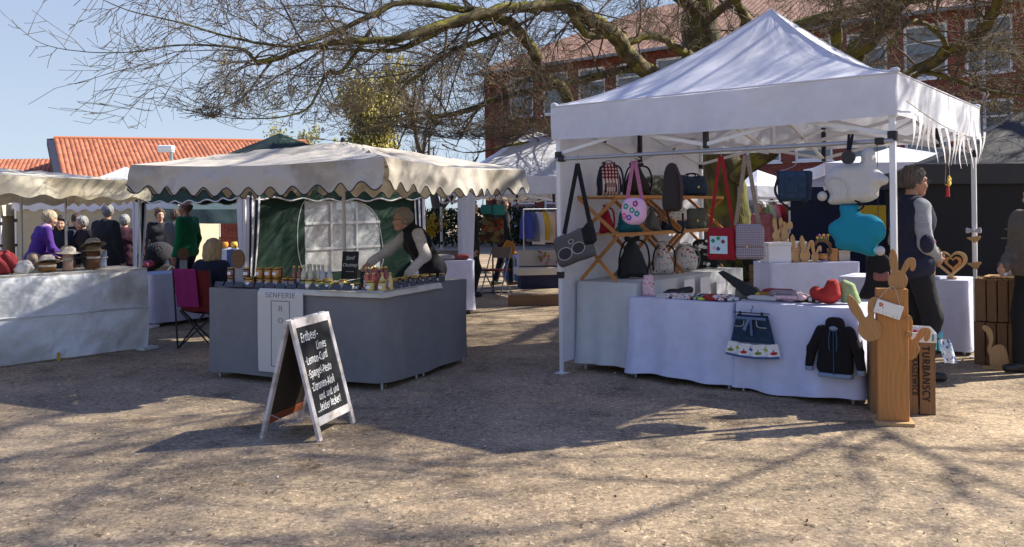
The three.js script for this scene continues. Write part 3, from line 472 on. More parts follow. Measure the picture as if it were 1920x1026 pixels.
// ---------------------------------------------------------------- tents and stalls
// roof of a square tent centred on the origin: half sizes a, b; eave and peak heights; valance depth
function tentRoof(a, b, eave, peak, val, o = {}) {
  const { pow = 1.4, sag = .03, wr = .012, wave = 0, period = .22, sd = 1, tilt = [0, 0, 0, 0], nr = 16, ns = 28, flare = .015 } = o;
  const C = [[-a, b], [a, b], [a, -b], [-a, -b]], gs = [], hems = [];
  for (let k = 0; k < 4; k++) {
    const A = C[k], B = C[(k + 1) % 4], t0 = tilt[k], t1 = tilt[(k + 1) % 4];
    const edge = s => { const e = eave + lerp(t0, t1, s) - sag * Math.sin(PI * s); return [lerp(A[0], B[0], s), e, lerp(A[1], B[1], s)]; };
    gs.push(surf((s, r) => { const e = edge(s); const n = (noise3(s * 6 + k * 9 + sd, r * 5, sd) - .5) * 2 * wr * Math.sin(PI * Math.min(1, r)) * (Math.sin(PI * s)) + (noise3(s * 18 + k, r * 16, sd + 3) - .5) * wr * .8 * Math.sin(PI * r); return [e[0] * r, lerp(e[1], peak, Math.pow(1 - r, pow)) + n, e[2] * r]; }, ns, nr, 2 * a, 1.6));
    const L = Math.hypot(B[0] - A[0], B[1] - A[1]), nx = (B[1] - A[1]) / L, nz = -(B[0] - A[0]) / L, ou = -1;
    const hem = s => { const e = edge(s), f = flare + (noise3(s * L * 3, k * 5 + sd, 2) - .5) * wr * 2.5; const w = wave ? wave * Math.cos(s * L / period * 2 * PI / 1) : .008 * (noise3(s * 9, k, sd) - .5); return [e[0] + nx * ou * f, e[1] - val + w, e[2] + nz * ou * f]; };
    gs.push(surf((s, v) => { const e = edge(s), h = hem(s), q = (noise3(s * L * 4, v * 2 + k * 7, sd + 1) - .5) * wr * 1.4 * Math.sin(PI * v); return [lerp(e[0], h[0], v) + nx * q, lerp(e[1], h[1], v), lerp(e[2], h[2], v) + nz * q]; }, Math.max(ns, Math.round(L / .025)), 5, L, val));
    const hp = []; const N = wave ? Math.round(L / .035) : 24; for (let i = 0; i <= N; i++) hp.push(V(...hem(i / N))); hems.push(hp);
  }
  return { geo: mg(gs), hems };
}
function legsAndTruss(t, a, b, eave, mL, o = {}) {
  for (const [x, z] of [[-a, b], [a, b], [a, -b], [-a, -b]]) {
    const kx = x - Math.sign(x) * .03, kz = z - Math.sign(z) * .03;
    const lg = part('leg', [box(.042, eave - .92, .042, kx, (eave + .86) / 2, kz, 0, 0, 0, .004), box(.032, .92, .032, kx, .46, kz, 0, 0, 0, .003)], mL, t); part('foot', box(.1, .008, .1, kx, .005, kz), mL, lg); part('leg_joint', box(.055, .06, .055, kx, .9, kz, 0, 0, 0, .006), o.joint || MT.black, lg); part('slider', box(.06, .07, .06, kx, eave - .42, kz, 0, 0, 0, .006), o.joint || MT.black, lg);
  }
  if (!o.truss) return;
  const hi = eave - .1, lo = eave - .4, bars = (p, q) => {
    for (let k = 0; k < 2; k++) { const A = p.clone().lerp(q, k / 2), B = p.clone().lerp(q, (k + 1) / 2); const m = .012; part('truss_bar', bar(V(A.x, hi, A.z), V(B.x, lo, B.z), .03, .014), mL, t); part('truss_bar', bar(V(A.x, lo, A.z + m), V(B.x, hi, B.z + m), .03, .014), mL, t); const c = A.clone().add(B).multiplyScalar(.5); part('truss_joint', box(.06, .03, .035, c.x, (hi + lo) / 2, c.z, 0, 0, 0, .005), MT.black, t); }
    const m = p.clone().add(q).multiplyScalar(.5); part('truss_joint', box(.04, .36, .04, m.x, (hi + lo) / 2, m.z, 0, 0, 0, .004), MT.black, t);
  };
  const e = .045; bars(V(-a + e, 0, b - e), V(a - e, 0, b - e)); bars(V(a - e, 0, -b + e), V(-a + e, 0, -b + e)); bars(V(a - e, 0, b - e), V(a - e, 0, -b + e)); bars(V(-a + e, 0, -b + e), V(-a + e, 0, b - e));
  for (const [x, z] of [[0, b - e], [0, -b + e], [a - e, 0], [-a + e, 0]]) { part('truss_bar', bar(V(x * .98, lo, z * .98), V(x * .03, hi + .12, z * .03), .03, .014), mL, t); part('truss_bar', bar(V(x * .98, hi, z * .98), V(x * .03, lo, z * .03), .03, .014), mL, t); }
  part('centre_mast', cyl(.022, .022, o.peak - lo - .06, 0, (o.peak + lo - .06) / 2, 0), mL, t);
}
function wallSheet(x0, z0, x1, z1, y0, y1, amp = .02, sd = 0) { const L = Math.hypot(x1 - x0, z1 - z0), nx = (z1 - z0) / L, nz = -(x1 - x0) / L; return surf((u, v) => { const f = amp * (noise3(u * L * 2.6 + sd, v * 1.2, sd) - .5) * 2 * (.3 + v) + amp * .3 * (noise3(u * L * 9, v * 5, sd) - .5); return [lerp(x0, x1, u) + nx * f, lerp(y1, y0, v), lerp(z0, z1, u) + nz * f]; }, Math.round(L / .05), 24, L, y1 - y0); }

// ---- main white tent (right)
const TH = -.6604, TC = P(2.471, 0, 8.266), TA = 1.492, TB = 1.51, TE = 2.44, TP = 3.36;
const tentPt = (x, y, z) => V(x, y, z).applyAxisAngle(V(0, 1, 0), TH).add(TC);
{
  const t = thing('pop_up_tent', 'large white pop-up tent over the bag and clothes stall', 'tent', TC, TH);
  const { geo } = tentRoof(TA, TB, TE, TP, .31, { wr: .02, sd: 4, pow: 1.42, sag: .02 });
  const cano = part('canopy', geo, MT.tentWhite, t); for (const [x, z] of [[-TA, TB], [TA, TB], [TA, -TB], [-TA, -TB]]) { const pts = []; for (let i = 0; i <= 14; i++) { const r = i / 14; pts.push([x * r, lerp(TE, TP, Math.pow(1 - r, 1.42)) + .003, z * r]); } part('ridge_seam', tube(pts, .006, 28, 5), MT.tentWhite, cano); }
  for (const [x0, z0, x1, z1] of [[-TA, TB, TA, TB], [TA, TB, TA, -TB]]) part('valance_seam', bar([x0, TE - .008, z0 + (z0 === z1 ? .004 : 0)], [x1, TE - .008, z1 + (z0 === z1 ? .004 : 0)], .006, .006, true), MT.tentWhite, cano);
  legsAndTruss(t, TA - .02, TB - .02, TE - .03, MT.metalWhite, { truss: true, peak: TP - .05 });
  part('side_wall', wallSheet(-TA + .035, TB - .05, -TA + .035, -TB + .05, .1, TE - .3, .02, 5), MT.tentWhite, t, 'white side wall behind the shelves of bags');
  part('hanging_rail', [cyl(.016, .016, 2 * TA - .08, 0, 1.955, TB - .02, 8, 0, 0, PI / 2)], MT.metalGrey, t);
  part('rail_clip', box(.06, .05, .06, -TA + .1, 1.955, TB - .02, 0, 0, 0, .01), MT.black, t); part('rail_clip', box(.06, .05, .06, TA - .13, 1.955, TB - .02, 0, 0, 0, .01), MT.black, t);
  for (const [x, z] of [[-TA, TB], [TA, TB], [TA, -TB], [-TA, -TB]]) part('corner_cap', sph(.03, x * .985, TE + .012, z * .985, 1.2, .7, 1.2), MT.tentWhite, t);
}
{ // pennant garland along the right hand valance
  setSeed(9); const t = thing('pennant_garland', 'garland of long white cloth pennants along the right valance of the big tent', 'garland', tentPt(TA + .045, 2.06, 0), TH);
  part('cord', tube([[0, .17, TB - .06], [0, .1, .7], [0, .06, 0], [0, .05, -.7], [0, .08, -TB + .1]], .004, 30, 5), mat([.5, .45, .4]), t);
  const pm = cloth([.84, .85, .9], { transmission: .25, thickness: 0 }), pk = cloth([.72, .3, .4], { transmission: .2, thickness: 0 });
  const flower = new THREE.MeshPhysicalMaterial({ side: THREE.DoubleSide, roughness: .9, transmission: .15, thickness: 0, map: canvasTex(64, 128, (g, w, h) => { g.fillStyle = '#f3f2f6'; g.fillRect(0, 0, w, h); for (let i = 0; i < 26; i++) { g.fillStyle = ['#8aa7d8', '#d87a9a', '#9a86c8', '#7fb58a'][i % 4]; g.beginPath(); g.arc(rnd() * w, rnd() * h, 2 + 3 * rnd(), 0, 7); g.fill(); } }) });
  for (let i = 0; i < 15; i++) { const z = TB - .14 - i * .19, y = .06 + .1 * Math.pow(Math.abs(z) / TB, 3), bend = rr(-.025, .025), len = rr(.27, .32), w = .125; part('pennant', surf((u, v) => { const q = (u - .5) * w * (1 - v * .93); return [.012 + .02 * Math.sin(v * 3 + i) + rr(-.001, .001), y - v * len, z + q + bend * v * v]; }, 4, 8, 1, 1), i % 4 === 1 ? flower : pm, t); }
}
// ---- mustard stall: counter, parasol
const CH = -.432, CF = P(-1.1, 0, 7.27), CY = .82; const ctr = (x, y, z) => V(x, y, z).applyAxisAngle(V(0, 1, 0), CH).add(CF);
{
  const t = thing('market_counter', 'corner counter with slate-grey cloth selling jars of mustard', 'counter', CF, CH);
  part('tablecloth', drape([[-1.88, 0], [0, 0, .14], [0, -1.56], [-.62, -1.56], [-.62, -.62], [-1.88, -.62]], CY, (u, s) => .055, { amp: .03, sd: 2, freq: 2.4, hemWave: .012, flare: .015, nv: 14 }), MT.counter, t);
  for (const [x, z] of [[-1.8, -.06], [-.05, -.08], [-.04, -.62], [-.04, -.74], [-.04, -1.5], [-1.0, -.06], [-1.8, -.55], [-.55, -1.5]]) part('leg', cyl(.013, .013, .8, x, .4, z, 8), MT.metalGrey, t);
  const rn = surf((u, v) => { const x = lerp(-.62, .055, v), over = Math.max(0, x - .0); const e = sst(-.02, .055, x); return [Math.min(x, .022 + .006 * Math.sin(u * 20)), CY + .008 - (x > .01 ? (x - .01) * 1.1 : 0) + .004 * noise3(u * 9, v * 8, 3), lerp(.03, -1.0, u)]; }, 30, 16, 1, .65);
  const rn2 = surf((u, v) => { const z = lerp(-.6, .06, v); return [lerp(-.9, .02, u), CY + .0125 - (z > .01 ? (z - .01) * 1.0 : 0) + .004 * noise3(u * 9, v * 8, 5), Math.min(z, .024 + .006 * Math.sin(u * 24))]; }, 30, 16, 1, .65);
  part('cream_runner', rn, cloth([.74, .69, .58]), t, 'cream cloth over the counter corner'); part('cream_runner', rn2, cloth([.74, .69, .58]), t, 'cream cloth over the counter corner');
  const bt = canvasTex(256, 512, (g, w, h) => { g.fillStyle = '#cfcac0'; g.fillRect(0, 0, w, h); g.fillStyle = '#56534f'; g.strokeStyle = '#56534f'; g.textAlign = 'center'; g.font = '40px sans-serif'; g.fillText('SENFERIE', w * .5, 52); g.lineWidth = 4; g.strokeRect(w * .3, 74, w * .4, 400); g.font = '44px sans-serif'; g.fillText('R', w * .5, 136); g.fillText('O', w * .5, 208); });
  const bn = part('banner', surf((u, v) => [lerp(-1.27, -.77, u), lerp(.1, CY + .012, v), .034 + .008 * Math.sin(u * 5 + v * 3) * (1 - v) + (v > .99 ? -.03 : 0)], 10, 20, 1, 1), new THREE.MeshStandardMaterial({ map: bt, roughness: .9, side: THREE.DoubleSide, bumpMap: rep(TX.wrinkle, 1), bumpScale: .01 }), t, 'cream cloth banner lettered SENFERIE');
}
{
  const c = P(-1.76, 0, 9.165); const t = thing('market_parasol', 'big square cream parasol with scalloped dark-edged valance over the mustard stall', 'parasol', c, CH);
  const { geo, hems } = tentRoof(1.44, 1.44, 1.955, 2.235, .235, { wave: .04, period: .245, wr: .05, sag: .045, pow: 1.05, sd: 7, tilt: [.03, -.0, .0, .03], flare: .03 });
  part('canopy', geo, MT.cream, t);
  for (const h of hems) part('edge_piping', tube(h, .0055, h.length * 2, 5), MT.black, t);
  part('pole', cyl(.019, .019, 2.2, 0, 1.1, 0, 12), mat([.62, .6, .57], { roughness: .5, metalness: .3 }), t); part('finial', sph(.025, 0, 2.26, 0), MT.black, t); part('hub', cyl(.05, .05, .08, 0, 2.12, 0), MT.black, t); part('base', [cyl(.26, .24, .06, 0, .03, 0, 20), cyl(.035, .035, .3, 0, .2, 0)], mat([.2, .2, .2]), t);
  for (let k = 0; k < 8; k++) { const a = k * PI / 4, R = k % 2 ? 1.96 : 1.38; part('rib', bar(V(0, 2.14, 0), V(Math.sin(a) * R, 1.9, Math.cos(a) * R), .014, .01), MT.metalGrey, t); part('strut', bar(V(0, 1.95, 0), V(Math.sin(a) * R * .5, 2.02, Math.cos(a) * R * .5), .01, .008), MT.metalGrey, t); }
}
// ---- dark green pavilion
const GP = P(-3.29, 0, 10.8), GH = .846;
{
  const t = thing('garden_pavilion', 'dark green pavilion with white-edged valance and striped leg curtains', 'pavilion', GP.clone().add(V(1.5, 0, -1.5).applyAxisAngle(V(0, 1, 0), GH)), GH);
  const { geo, hems } = tentRoof(1.5, 1.5, 1.93, 2.68, .235, { wave: .018, period: .42, wr: .02, sag: .03, pow: 1.15, sd: 11 });
  part('canopy', geo, MT.green, t); for (const h of hems) part('white_trim', tube(h, .011, h.length * 2, 5), MT.whitePaint, t);
  legsAndTruss(t, 1.48, 1.48, 1.93, MT.metalWhite, {});
  const sh = new THREE.Shape([[-1.44, .12], [1.44, .12], [1.44, 1.72], [-1.44, 1.72]].map(p => new THREE.Vector2(...p))); const wp = [[-.6, .7], [.67, .7], [.67, 1.25], [.6, 1.45], [.42, 1.6], [.15, 1.66], [-.6, 1.66]]; sh.holes.push(new THREE.Path(wp.map(p => new THREE.Vector2(...p))));
  const wg = new THREE.ExtrudeGeometry(sh, { depth: .004, bevelEnabled: false }); wg.translate(0, 0, 1.455); const wm = MT.green.clone(); part('side_wall', wg, wm, t);
  const pane = part('window_pane', cutout(wp, .006, 0), phys([.86, .9, .92], { roughness: .22, transmission: .5, thickness: 0, bumpMap: rep(TX.wrinkle, 1.2), bumpScale: .08, clearcoat: .6 }), t, 'creased clear plastic window'); pane.position.z = 1.452;
  const bars = mat([.75, .77, .78]); for (const y of [1.02, 1.36]) part('window_bar', box(1.26, .035, .01, .035, y, 1.468), bars, t); for (const x of [-.18, .25]) part('window_bar', box(.03, .93, .012, x, 1.17, 1.47), bars, t); part('window_seam', tube(wp.map(p => [p[0], p[1], 1.462]), .006, 60, 5, true), bars, t);
  const stripe = new THREE.MeshPhysicalMaterial({ roughness: .9, side: THREE.DoubleSide, transmission: .1, thickness: 0, map: canvasTex(64, 8, (g, w, h) => { const c = ['#e9e8ee', '#e9e8ee', '#20264a', '#e9e8ee', '#e9e8ee', '#1d2e36', '#e9e8ee']; for (let i = 0; i < 7; i++) { g.fillStyle = c[i]; g.fillRect(i * w / 7, 0, w / 7 + 1, h); } }) });
  for (const [x, z, dx, dz] of [[-1.5, 1.5, 1, 0], [-1.5, 1.5, 0, -1], [1.5, 1.5, -1, 0], [1.5, 1.5, 0, -1], [-1.5, -1.5, 0, 1], [-1.5, -1.5, 1, 0], [1.5, -1.5, -1, 0], [1.5, -1.5, 0, 1]]) part('leg_curtain', surf((u, v) => { const w = .21 * (1 - .55 * Math.pow(v, 1.5)), q = u * w, f = .015 * Math.sin(u * 12); return [x * 1.004 + dx * q + dz * f, lerp(1.74, .45, v), z * 1.004 + dz * q - dx * f]; }, 12, 12, 1, 1), stripe, t);
}
// ---- left stall
const LH = .785, LO = P(-4.09, 0, 9.72); const lft = (x, y, z) => V(x, y, z).applyAxisAngle(V(0, 1, 0), LH).add(LO);
{
  const t = thing('market_stall', 'cream-roofed stall at the left edge with a wrinkled white tarpaulin front', 'stall', LO, LH);
  const { geo } = tentRoof(1.6, 1.35, 1.87, 2.08, .2, { wave: .02, period: .3, wr: .04, sag: .03, pow: 1.05, sd: 15, tilt: [.16, 0, -.02, .12] }); geo.translate(-1.56, 0, -1.25); part('canopy', geo, MT.creamYellow, t);
  part('tarpaulin', surf((u, v) => { const x = lerp(-3.4, .03, u); const f = .07 * v * (fbm(x * 1.3, v * 2, 3, 3) - .45) * 2 + .022 * (noise3(x * 5 + v * 4, v * 5 - x * 2, 1) - .5) * Math.min(1, v * 4) + .012 * (noise3(x * 12, v * 9, 4) - .5); return [x, v < .04 ? .912 - .02 * v : lerp(.91, .02 + .015 * noise3(x * 3, 0, 1), v), (v < .04 ? -.02 : .02) + f]; }, 90, 30, 3.4, .9), MT.tarp, t, 'wrinkled white tarpaulin with a seam halfway down');
  part('tarpaulin_seam', surf((u, v) => { const x = lerp(-3.4, .03, u); const vv = .47 + .02 * v; const f = .07 * vv * (fbm(x * 1.3, vv * 2, 3, 3) - .45) * 2 + .022 * (noise3(x * 5 + vv * 4, vv * 5 - x * 2, 1) - .5); return [x, lerp(.91, .02, vv), .034 + f + .006 * Math.sin(v * PI)]; }, 90, 3, 3.4, .03), MT.tarp, t);
  part('tarpaulin_side', surf((u, v) => [.03 - .0 + .02 * (noise3(u * 4, v * 3, 8) - .5), lerp(.91, .04, v), lerp(.02, -.75, u)], 16, 12, .8, .9), MT.tarp, t);
  part('table_top', box(3.4, .025, .8, -1.68, .895, -.4), mat([.5, .46, .4]), t);
  for (const [x, z] of [[-.03, -.04], [-.95, -1.0], [-.03, -2.4], [-3.0, -.04], [-2.0, -2.4], [-3.0, -2.4]]) part('pole', cyl(.016, .016, 1.9, x, .95, z, 8), MT.metalGrey, t);
  part('pole_foot', box(.2, .03, .14, .03, .018, -.02, 0, .3), mat([.6, .6, .58]), t); for (const x of [-1.6, -3.0]) part('table_leg', box(.04, .88, .04, x, .44, -.7), MT.metalGrey, t);
  part('tie_strap', box(.03, .09, .01, -.92, .045, .07), mat([.5, .34, .03]), t);
}
// ---- other tents
function popTent(label, X, Z, half, yaw, eave, peak, mRoof, o = {}) {
  const t = thing(o.name || 'pop_up_tent', label, 'tent', P(X, 0, Z), yaw); const { geo } = tentRoof(half, half, eave, peak, o.val || .28, { wr: .02, sd: X, pow: o.pow || 1.35, wave: o.wave || 0, period: .3 }); part('canopy', geo, mRoof, t);
  legsAndTruss(t, half - .02, half - .02, eave - .02, o.mLeg || MT.metalWhite, { truss: !!o.truss, peak: peak - .05 });
  const w = { back: [half, -half, -half, -half], front: [-half, half, half, half], left: [-half, -half, -half, half], right: [half, half, half, -half] };
  for (const k of o.walls || []) { const q = w[k].map(v => v * .97); part('side_wall', wallSheet(...q, .06, eave - .2, .03, X), o.mWall || mRoof, t); } return t;
}
{
  const t = popTent('white pop-up tent between the mustard stall and the big white tent', .38, 15.3, 1.5, .2, 2.06, 2.95, MT.tentWhite, { truss: true });
  const lc = surf((u, v) => [-1.5 + u * .24 * (1 - .3 * v) + .0, lerp(1.85, .35, v), 1.5 + .02 * Math.sin(u * 9)], 8, 8); part('leg_curtain', lc, MT.tentWhite, t);
  part('leg_curtain', surf((u, v) => [-1.5 - .02 * Math.sin(u * 9), lerp(1.85, .35, v), 1.5 - u * .24], 8, 8), MT.tentWhite, t);
}
popTent('white pagoda tent with beige walls behind the left stall', -8.9, 20.2, 1.7, .05, 1.86, 2.62, MT.tentWhite, { name: 'pagoda_tent', walls: ['front', 'left', 'right'], mWall: cloth([.56, .5, .36]), wave: .03, val: .22 });
popTent('plain beige-walled tent at the far left background', -12.6, 20.0, 1.9, .05, 1.8, 2.1, cloth([.6, .55, .42]), { name: 'pagoda_tent', walls: ['front', 'right'], mWall: cloth([.56, .5, .36]) });
popTent('black tent with black walls at the right edge', 8.35, 13.9, 2.1, -.28, 2.08, 3.15, MT.darkRoof, { walls: ['back', 'left', 'front'], mWall: MT.black2, mLeg: MT.black });
popTent('dark blue tent behind the hanging denim bag', 6.75, 17.6, 1.0, -.5, 1.9, 2.3, MT.navy, { walls: ['back', 'front', 'right'], mWall: MT.navy });
popTent('small white tent just right of the tree trunk', 6.6, 23.5, 1.1, .5, 2.05, 2.5, MT.tentWhite, { walls: ['right'] });
popTent('white flat tent roof behind the spectacled man', 9.4, 21.5, 1.9, -.2, 2.5, 2.95, MT.tentWhite, {});
popTent('dark teal tent seen beyond the green pavilion', -6.0, 18.6, 1.4, .4, 1.62, 2.0, cloth([.05, .09, .1]), { walls: ['right'], mWall: MT.black2 });
{ // cream awning stall in the gap
  const t = thing('awning_stall', 'cream scalloped awning of a stall in the gap between tents', 'stall', P(.1, 0, 22.5), .1); const { geo } = tentRoof(1.35, 1.2, 1.98, 2.12, .16, { wave: .025, period: .3, wr: .03, sd: 3 }); part('canopy', geo, MT.creamYellow, t); legsAndTruss(t, 1.25, 1.1, 1.95, MT.metalGrey, {});
}
// ---- street lamp
{ const t = thing('street_lamp', 'white box-headed street lamp in front of the orange roof', 'lamp', P(-9.05, 0, 23.3)); part('pole', cyl(.06, .045, 3.2, 0, 1.6, 0, 10), MT.metalGrey, t); part('lamp_head', [box(.42, .16, .24, -.13, 3.27, 0, 0, 0, 0, .05), box(.38, .03, .2, -.13, 3.18, 0)], mat([.8, .8, .78], { roughness: .4 }), t); }
// ---------------------------------------------------------------- people
// Local frame: facing +z, y up, 1.70 m tall before scaling. Joints are laid out, then clad in smooth fields.
const SKIN = (c) => phys([1, 1, 1], { vertexColors: true, roughness: .55, sheen: .2 });
const clothM = (c, o = {}) => mat(c, { roughness: .93, map: rep(TX.felt, 4), bumpMap: rep(TX.wrinkle, 2.5), bumpScale: .006, ...o });
function ik(a, b, l1, l2, pole) { // elbow or knee
  const d = b.clone().sub(a); let L = d.length(); const mx = (l1 + l2) * .995; if (L > mx) { d.multiplyScalar(mx / L); L = mx; } const n = d.clone().normalize(); const x = (l1 * l1 - l2 * l2 + L * L) / (2 * L), h = Math.sqrt(Math.max(0, l1 * l1 - x * x)); const p = pole.clone().addScaledVector(n, -pole.dot(n)).normalize(); return [a.clone().addScaledVector(n, x).addScaledVector(p, h), a.clone().add(d)];
}
function person(o) {
  const s = (o.height || 1.7) / 1.7, cell = o.cell || .018, hc = o.headCell || .009, gid = o.sd || 1;
  const t = thing('person', o.label, 'person', P(o.at[0], o.y || 0, o.at[1]), o.yaw || 0, o.group);
  const hipY = o.sit ? o.sit / s : .92; const lean = o.lean || 0, side = o.side || 0, twist = o.twist || 0;
  const R = new THREE.Matrix4().makeRotationFromEuler(new THREE.Euler(lean, twist, side, 'YXZ'));
  const T = (x, y, z) => V(x, y - .92, z).applyMatrix4(R).add(V(0, hipY, o.sit ? -.02 : 0));
  const w = (o.wide || 1);
  const neck = T(0, 1.44, -.005), hd = T(0, 1.575, .028);
  const HR = new THREE.Matrix4().makeRotationFromEuler(new THREE.Euler((o.headPitch || 0) + lean * .35, twist + (o.headYaw || 0), side * .5, 'YXZ')), HRi = HR.clone().invert();
  const sh = [T(-.17 * w, 1.385, -.01), T(.17 * w, 1.385, -.01)], hip = [V(-.088, hipY, 0), V(.088, hipY, 0)];
  const A = [], Lg = [];
  const hands = o.hands || [[-.25, .84, .06], [.25, .84, .06]], feet = o.feet || [[-.1, .04], [.1, -.02]];
  for (let k = 0; k < 2; k++) { const sg = k ? 1 : -1; A.push([sh[k], ...ik(sh[k], V(...hands[k]), .29, .255, (o.elbow && o.elbow[k]) ? V(...o.elbow[k]) : V(sg * .35, -.3, -1))]); Lg.push([hip[k], ...ik(hip[k], V(feet[k][0], (feet[k][2] || 0) + .085, feet[k][1]), .43, .425, V(sg * .12, .1, 1))]); }
  const foot = k => { const an = Lg[k][2], dz = o.footDir ? o.footDir[k] : [k ? .25 : -.25, 1]; const d = V(dz[0], 0, dz[1]).normalize(); return [an, an.clone().addScaledVector(d, .13).add(V(0, -.055, 0)), an.clone().addScaledVector(d, -.05).add(V(0, -.05, 0))]; };
  const S = (g) => { g.scale(s, s, s); return g; };
  const bounds = (bones, e) => { const b = new THREE.Box3(); for (const q of bones) { b.expandByPoint(q[0].clone().addScalar(q[1] + e)); b.expandByPoint(q[0].clone().addScalar(-q[1] - e)); b.expandByPoint(q[2].clone().addScalar(q[3] + e)); b.expandByPoint(q[2].clone().addScalar(-q[3] - e)); } return [b.min.toArray(), b.max.toArray()]; };
  const torso = e => [[T(-.075 * w, .93, 0), .108 * w + e, T(.075 * w, .93, 0), .108 * w + e], [T(-.055 * w, 1.1, .01), .1 * w + e, T(.055 * w, 1.1, .01), .1 * w + e], [T(-.085 * w, 1.27, .005), .108 * w + e, T(.085 * w, 1.27, .005), .108 * w + e], [T(0, 1.4, -.01), .05 + e, T(-.145 * w, 1.365, -.01), .05 + e], [T(0, 1.4, -.01), .05 + e, T(.145 * w, 1.365, -.01), .05 + e], [T(0, .95, 0), .1 + e, T(0, 1.36, 0), .085 + e]];
  const arm = (e, f0 = 0, f1 = 1) => { const r = []; for (let k = 0; k < 2; k++) { const [a, b, c] = A[k]; r.push([a, .056 + e, b, .043 + e]); if (f1 > .5) r.push([b, .043 + e, b.clone().lerp(c, Math.min(1, f1 * 2 - 1)), .032 + e]); } return r; };
  const legs = (e, tp = 1) => { const r = []; for (let k = 0; k < 2; k++) { const [a, b, c] = Lg[k]; r.push([a, .088 + e, b, .058 + e * tp], [b, .058 + e * tp, b.clone().lerp(c, .96), .042 + e * tp]); } return r; };
  // ---- body: torso, limbs, hands, head in one surface
  const sk = o.skin || [.52, .3, .2]; const bodyB = [...torso(-.012), ...arm(-.006), ...legs(-.008), [T(0, 1.38, -.01), .055, hd.clone().add(V(0, -.04, -.01).applyMatrix4(HR)), .05]]; for (let k = 0; k < 2; k++) { const f = foot(k); bodyB.push([f[2], .03, f[1], .026], [f[0], .036, f[2], .03]); }
  const fb = field(bodyB, .05); const [mn, mx] = bounds(bodyB, .04); const gs = [nets(fb, mn, mx, cell * 1.1)];
  // hands with five fingers
  for (let k = 0; k < 2; k++) {
    const [a, b, c] = A[k], sg = k ? 1 : -1; const d = c.clone().sub(b).normalize(); let pn = (o.palm && o.palm[k]) ? V(...o.palm[k]) : V(-sg, 0, .1); pn.addScaledVector(d, -pn.dot(d)).normalize(); const sd = V(0, 0, 0).crossVectors(d, pn).multiplyScalar(sg); const hb = [[c, .028, c.clone().addScaledVector(d, .035), .03]], q = (f, l, p) => c.clone().addScaledVector(d, f).addScaledVector(sd, l).addScaledVector(pn, p); const cu = o.curl ? o.curl[k] : .35;
    hb.push([q(.03, -.026, 0), .016, q(.085, -.03, 0), .014], [q(.03, .02, 0), .016, q(.085, .026, 0), .014], [q(.03, 0, 0), .018, q(.088, 0, 0), .015]);
    [[-.031, .06], [-.011, .074], [.01, .07], [.029, .055]].forEach(([l, len]) => { const p0 = q(.085, l, 0), p1 = q(.085 + len * .5 * Math.cos(cu), l * 1.08, len * .5 * Math.sin(cu)), p2 = q(.085 + len * .5 * Math.cos(cu) + len * .5 * Math.cos(cu * 2.4), l * 1.1, len * .5 * Math.sin(cu) + len * .5 * Math.sin(cu * 2.4)); hb.push([p0, .0095, p1, .0088], [p1, .0088, p2, .0075]); });
    hb.push([q(.02, -.03, .008), .0125, q(.05, -.058, .022), .0105], [q(.05, -.058, .022), .0105, q(.08, -.062, .036), .0085]);
    const f = field(hb, .008); const [n2, x2] = bounds(hb, .012); gs.push(nets(f, n2, x2, o.handCell || .0065));
  }
  // head: skull, jaw, brow, nose, lips, ears, eye sockets
  const ell = (x, y, z, cx, cy, cz, rx, ry, rz) => { const q = Math.hypot((x - cx) / rx, (y - cy) / ry, (z - cz) / rz); return (q - 1) * Math.min(rx, ry, rz); };
  const fem = o.fem ? .94 : 1;
  const headF = (x, y, z) => { let d = ell(x, y, z, 0, .03, -.012, .076, .092, .095); d = smin(d, ell(x, y, z, 0, -.035, .022, .058 * fem, .075, .068), .03); d = smin(d, ell(x, y, z, 0, -.092, .055, .026, .018, .022), .025); d = smin(d, ell(x, y, z, 0, .03, .073, .05, .012, .014), .02);
    d = smin(d, ell(x, y, z, 0, -.02, .098, .011, .014, .013), .012); d = smin(d, ell(x, y, z, 0, .005, .088, .008, .028, .012), .012); d = smin(d, ell(x, y, z, 0, -.056, .083, .022, .009, .01), .01);
    for (const q of [-1, 1]) { d = smin(d, ell(x, y, z, q * .077, -.002, -.012, .009, .031, .019), .008); const e = ell(x, y, z, q * .031, .008, .094, .017, .011, .016); d = -smin(-d, e, .012); d = smin(d, ell(x, y, z, q * .031, .008, .074, .0125, .0125, .0125), .002); d = smin(d, ell(x, y, z, q * .042, -.03, .062, .02, .018, .018), .025); }
    return d; };
  const hg = nets(headF, [-.1, -.125, -.12], [.1, .135, .125], hc);
  { const p = hg.attributes.position, c = new Float32Array(p.count * 3); for (let i = 0; i < p.count; i++) { const x = p.getX(i), y = p.getY(i), z = p.getZ(i); let q = [sk[0], sk[1], sk[2]]; const ax = Math.abs(x); if (z > .066 && Math.hypot((x) / .024, (y + .057) / .009) < 1) q = [sk[0] * .8, sk[1] * .5, sk[2] * .5]; const ex = Math.hypot((ax - .031) / .013, (y - .008) / .006); if (z > .07 && ex < 1) q = Math.abs(ax - .031) < .0055 ? [.05, .035, .025] : [.6, .58, .55]; if (z > .06 && Math.hypot((ax - .033) / .02, (y - .03) / .006) < 1) q = (o.brow || o.hairC || [.1, .07, .05]).map((v, k) => lerp(v, sk[k], .25)); c.set(q, i * 3); } hg.setAttribute('color', new THREE.BufferAttribute(c, 3)); }
  hg.applyMatrix4(HR); hg.translate(hd.x, hd.y, hd.z);
  for (const g of gs) { const n = g.attributes.position.count, c = new Float32Array(n * 3); for (let i = 0; i < n; i++) c.set(sk, i * 3); g.setAttribute('color', new THREE.BufferAttribute(c, 3)); }
  part('body', S(mg([...gs, hg])), SKIN(), t);
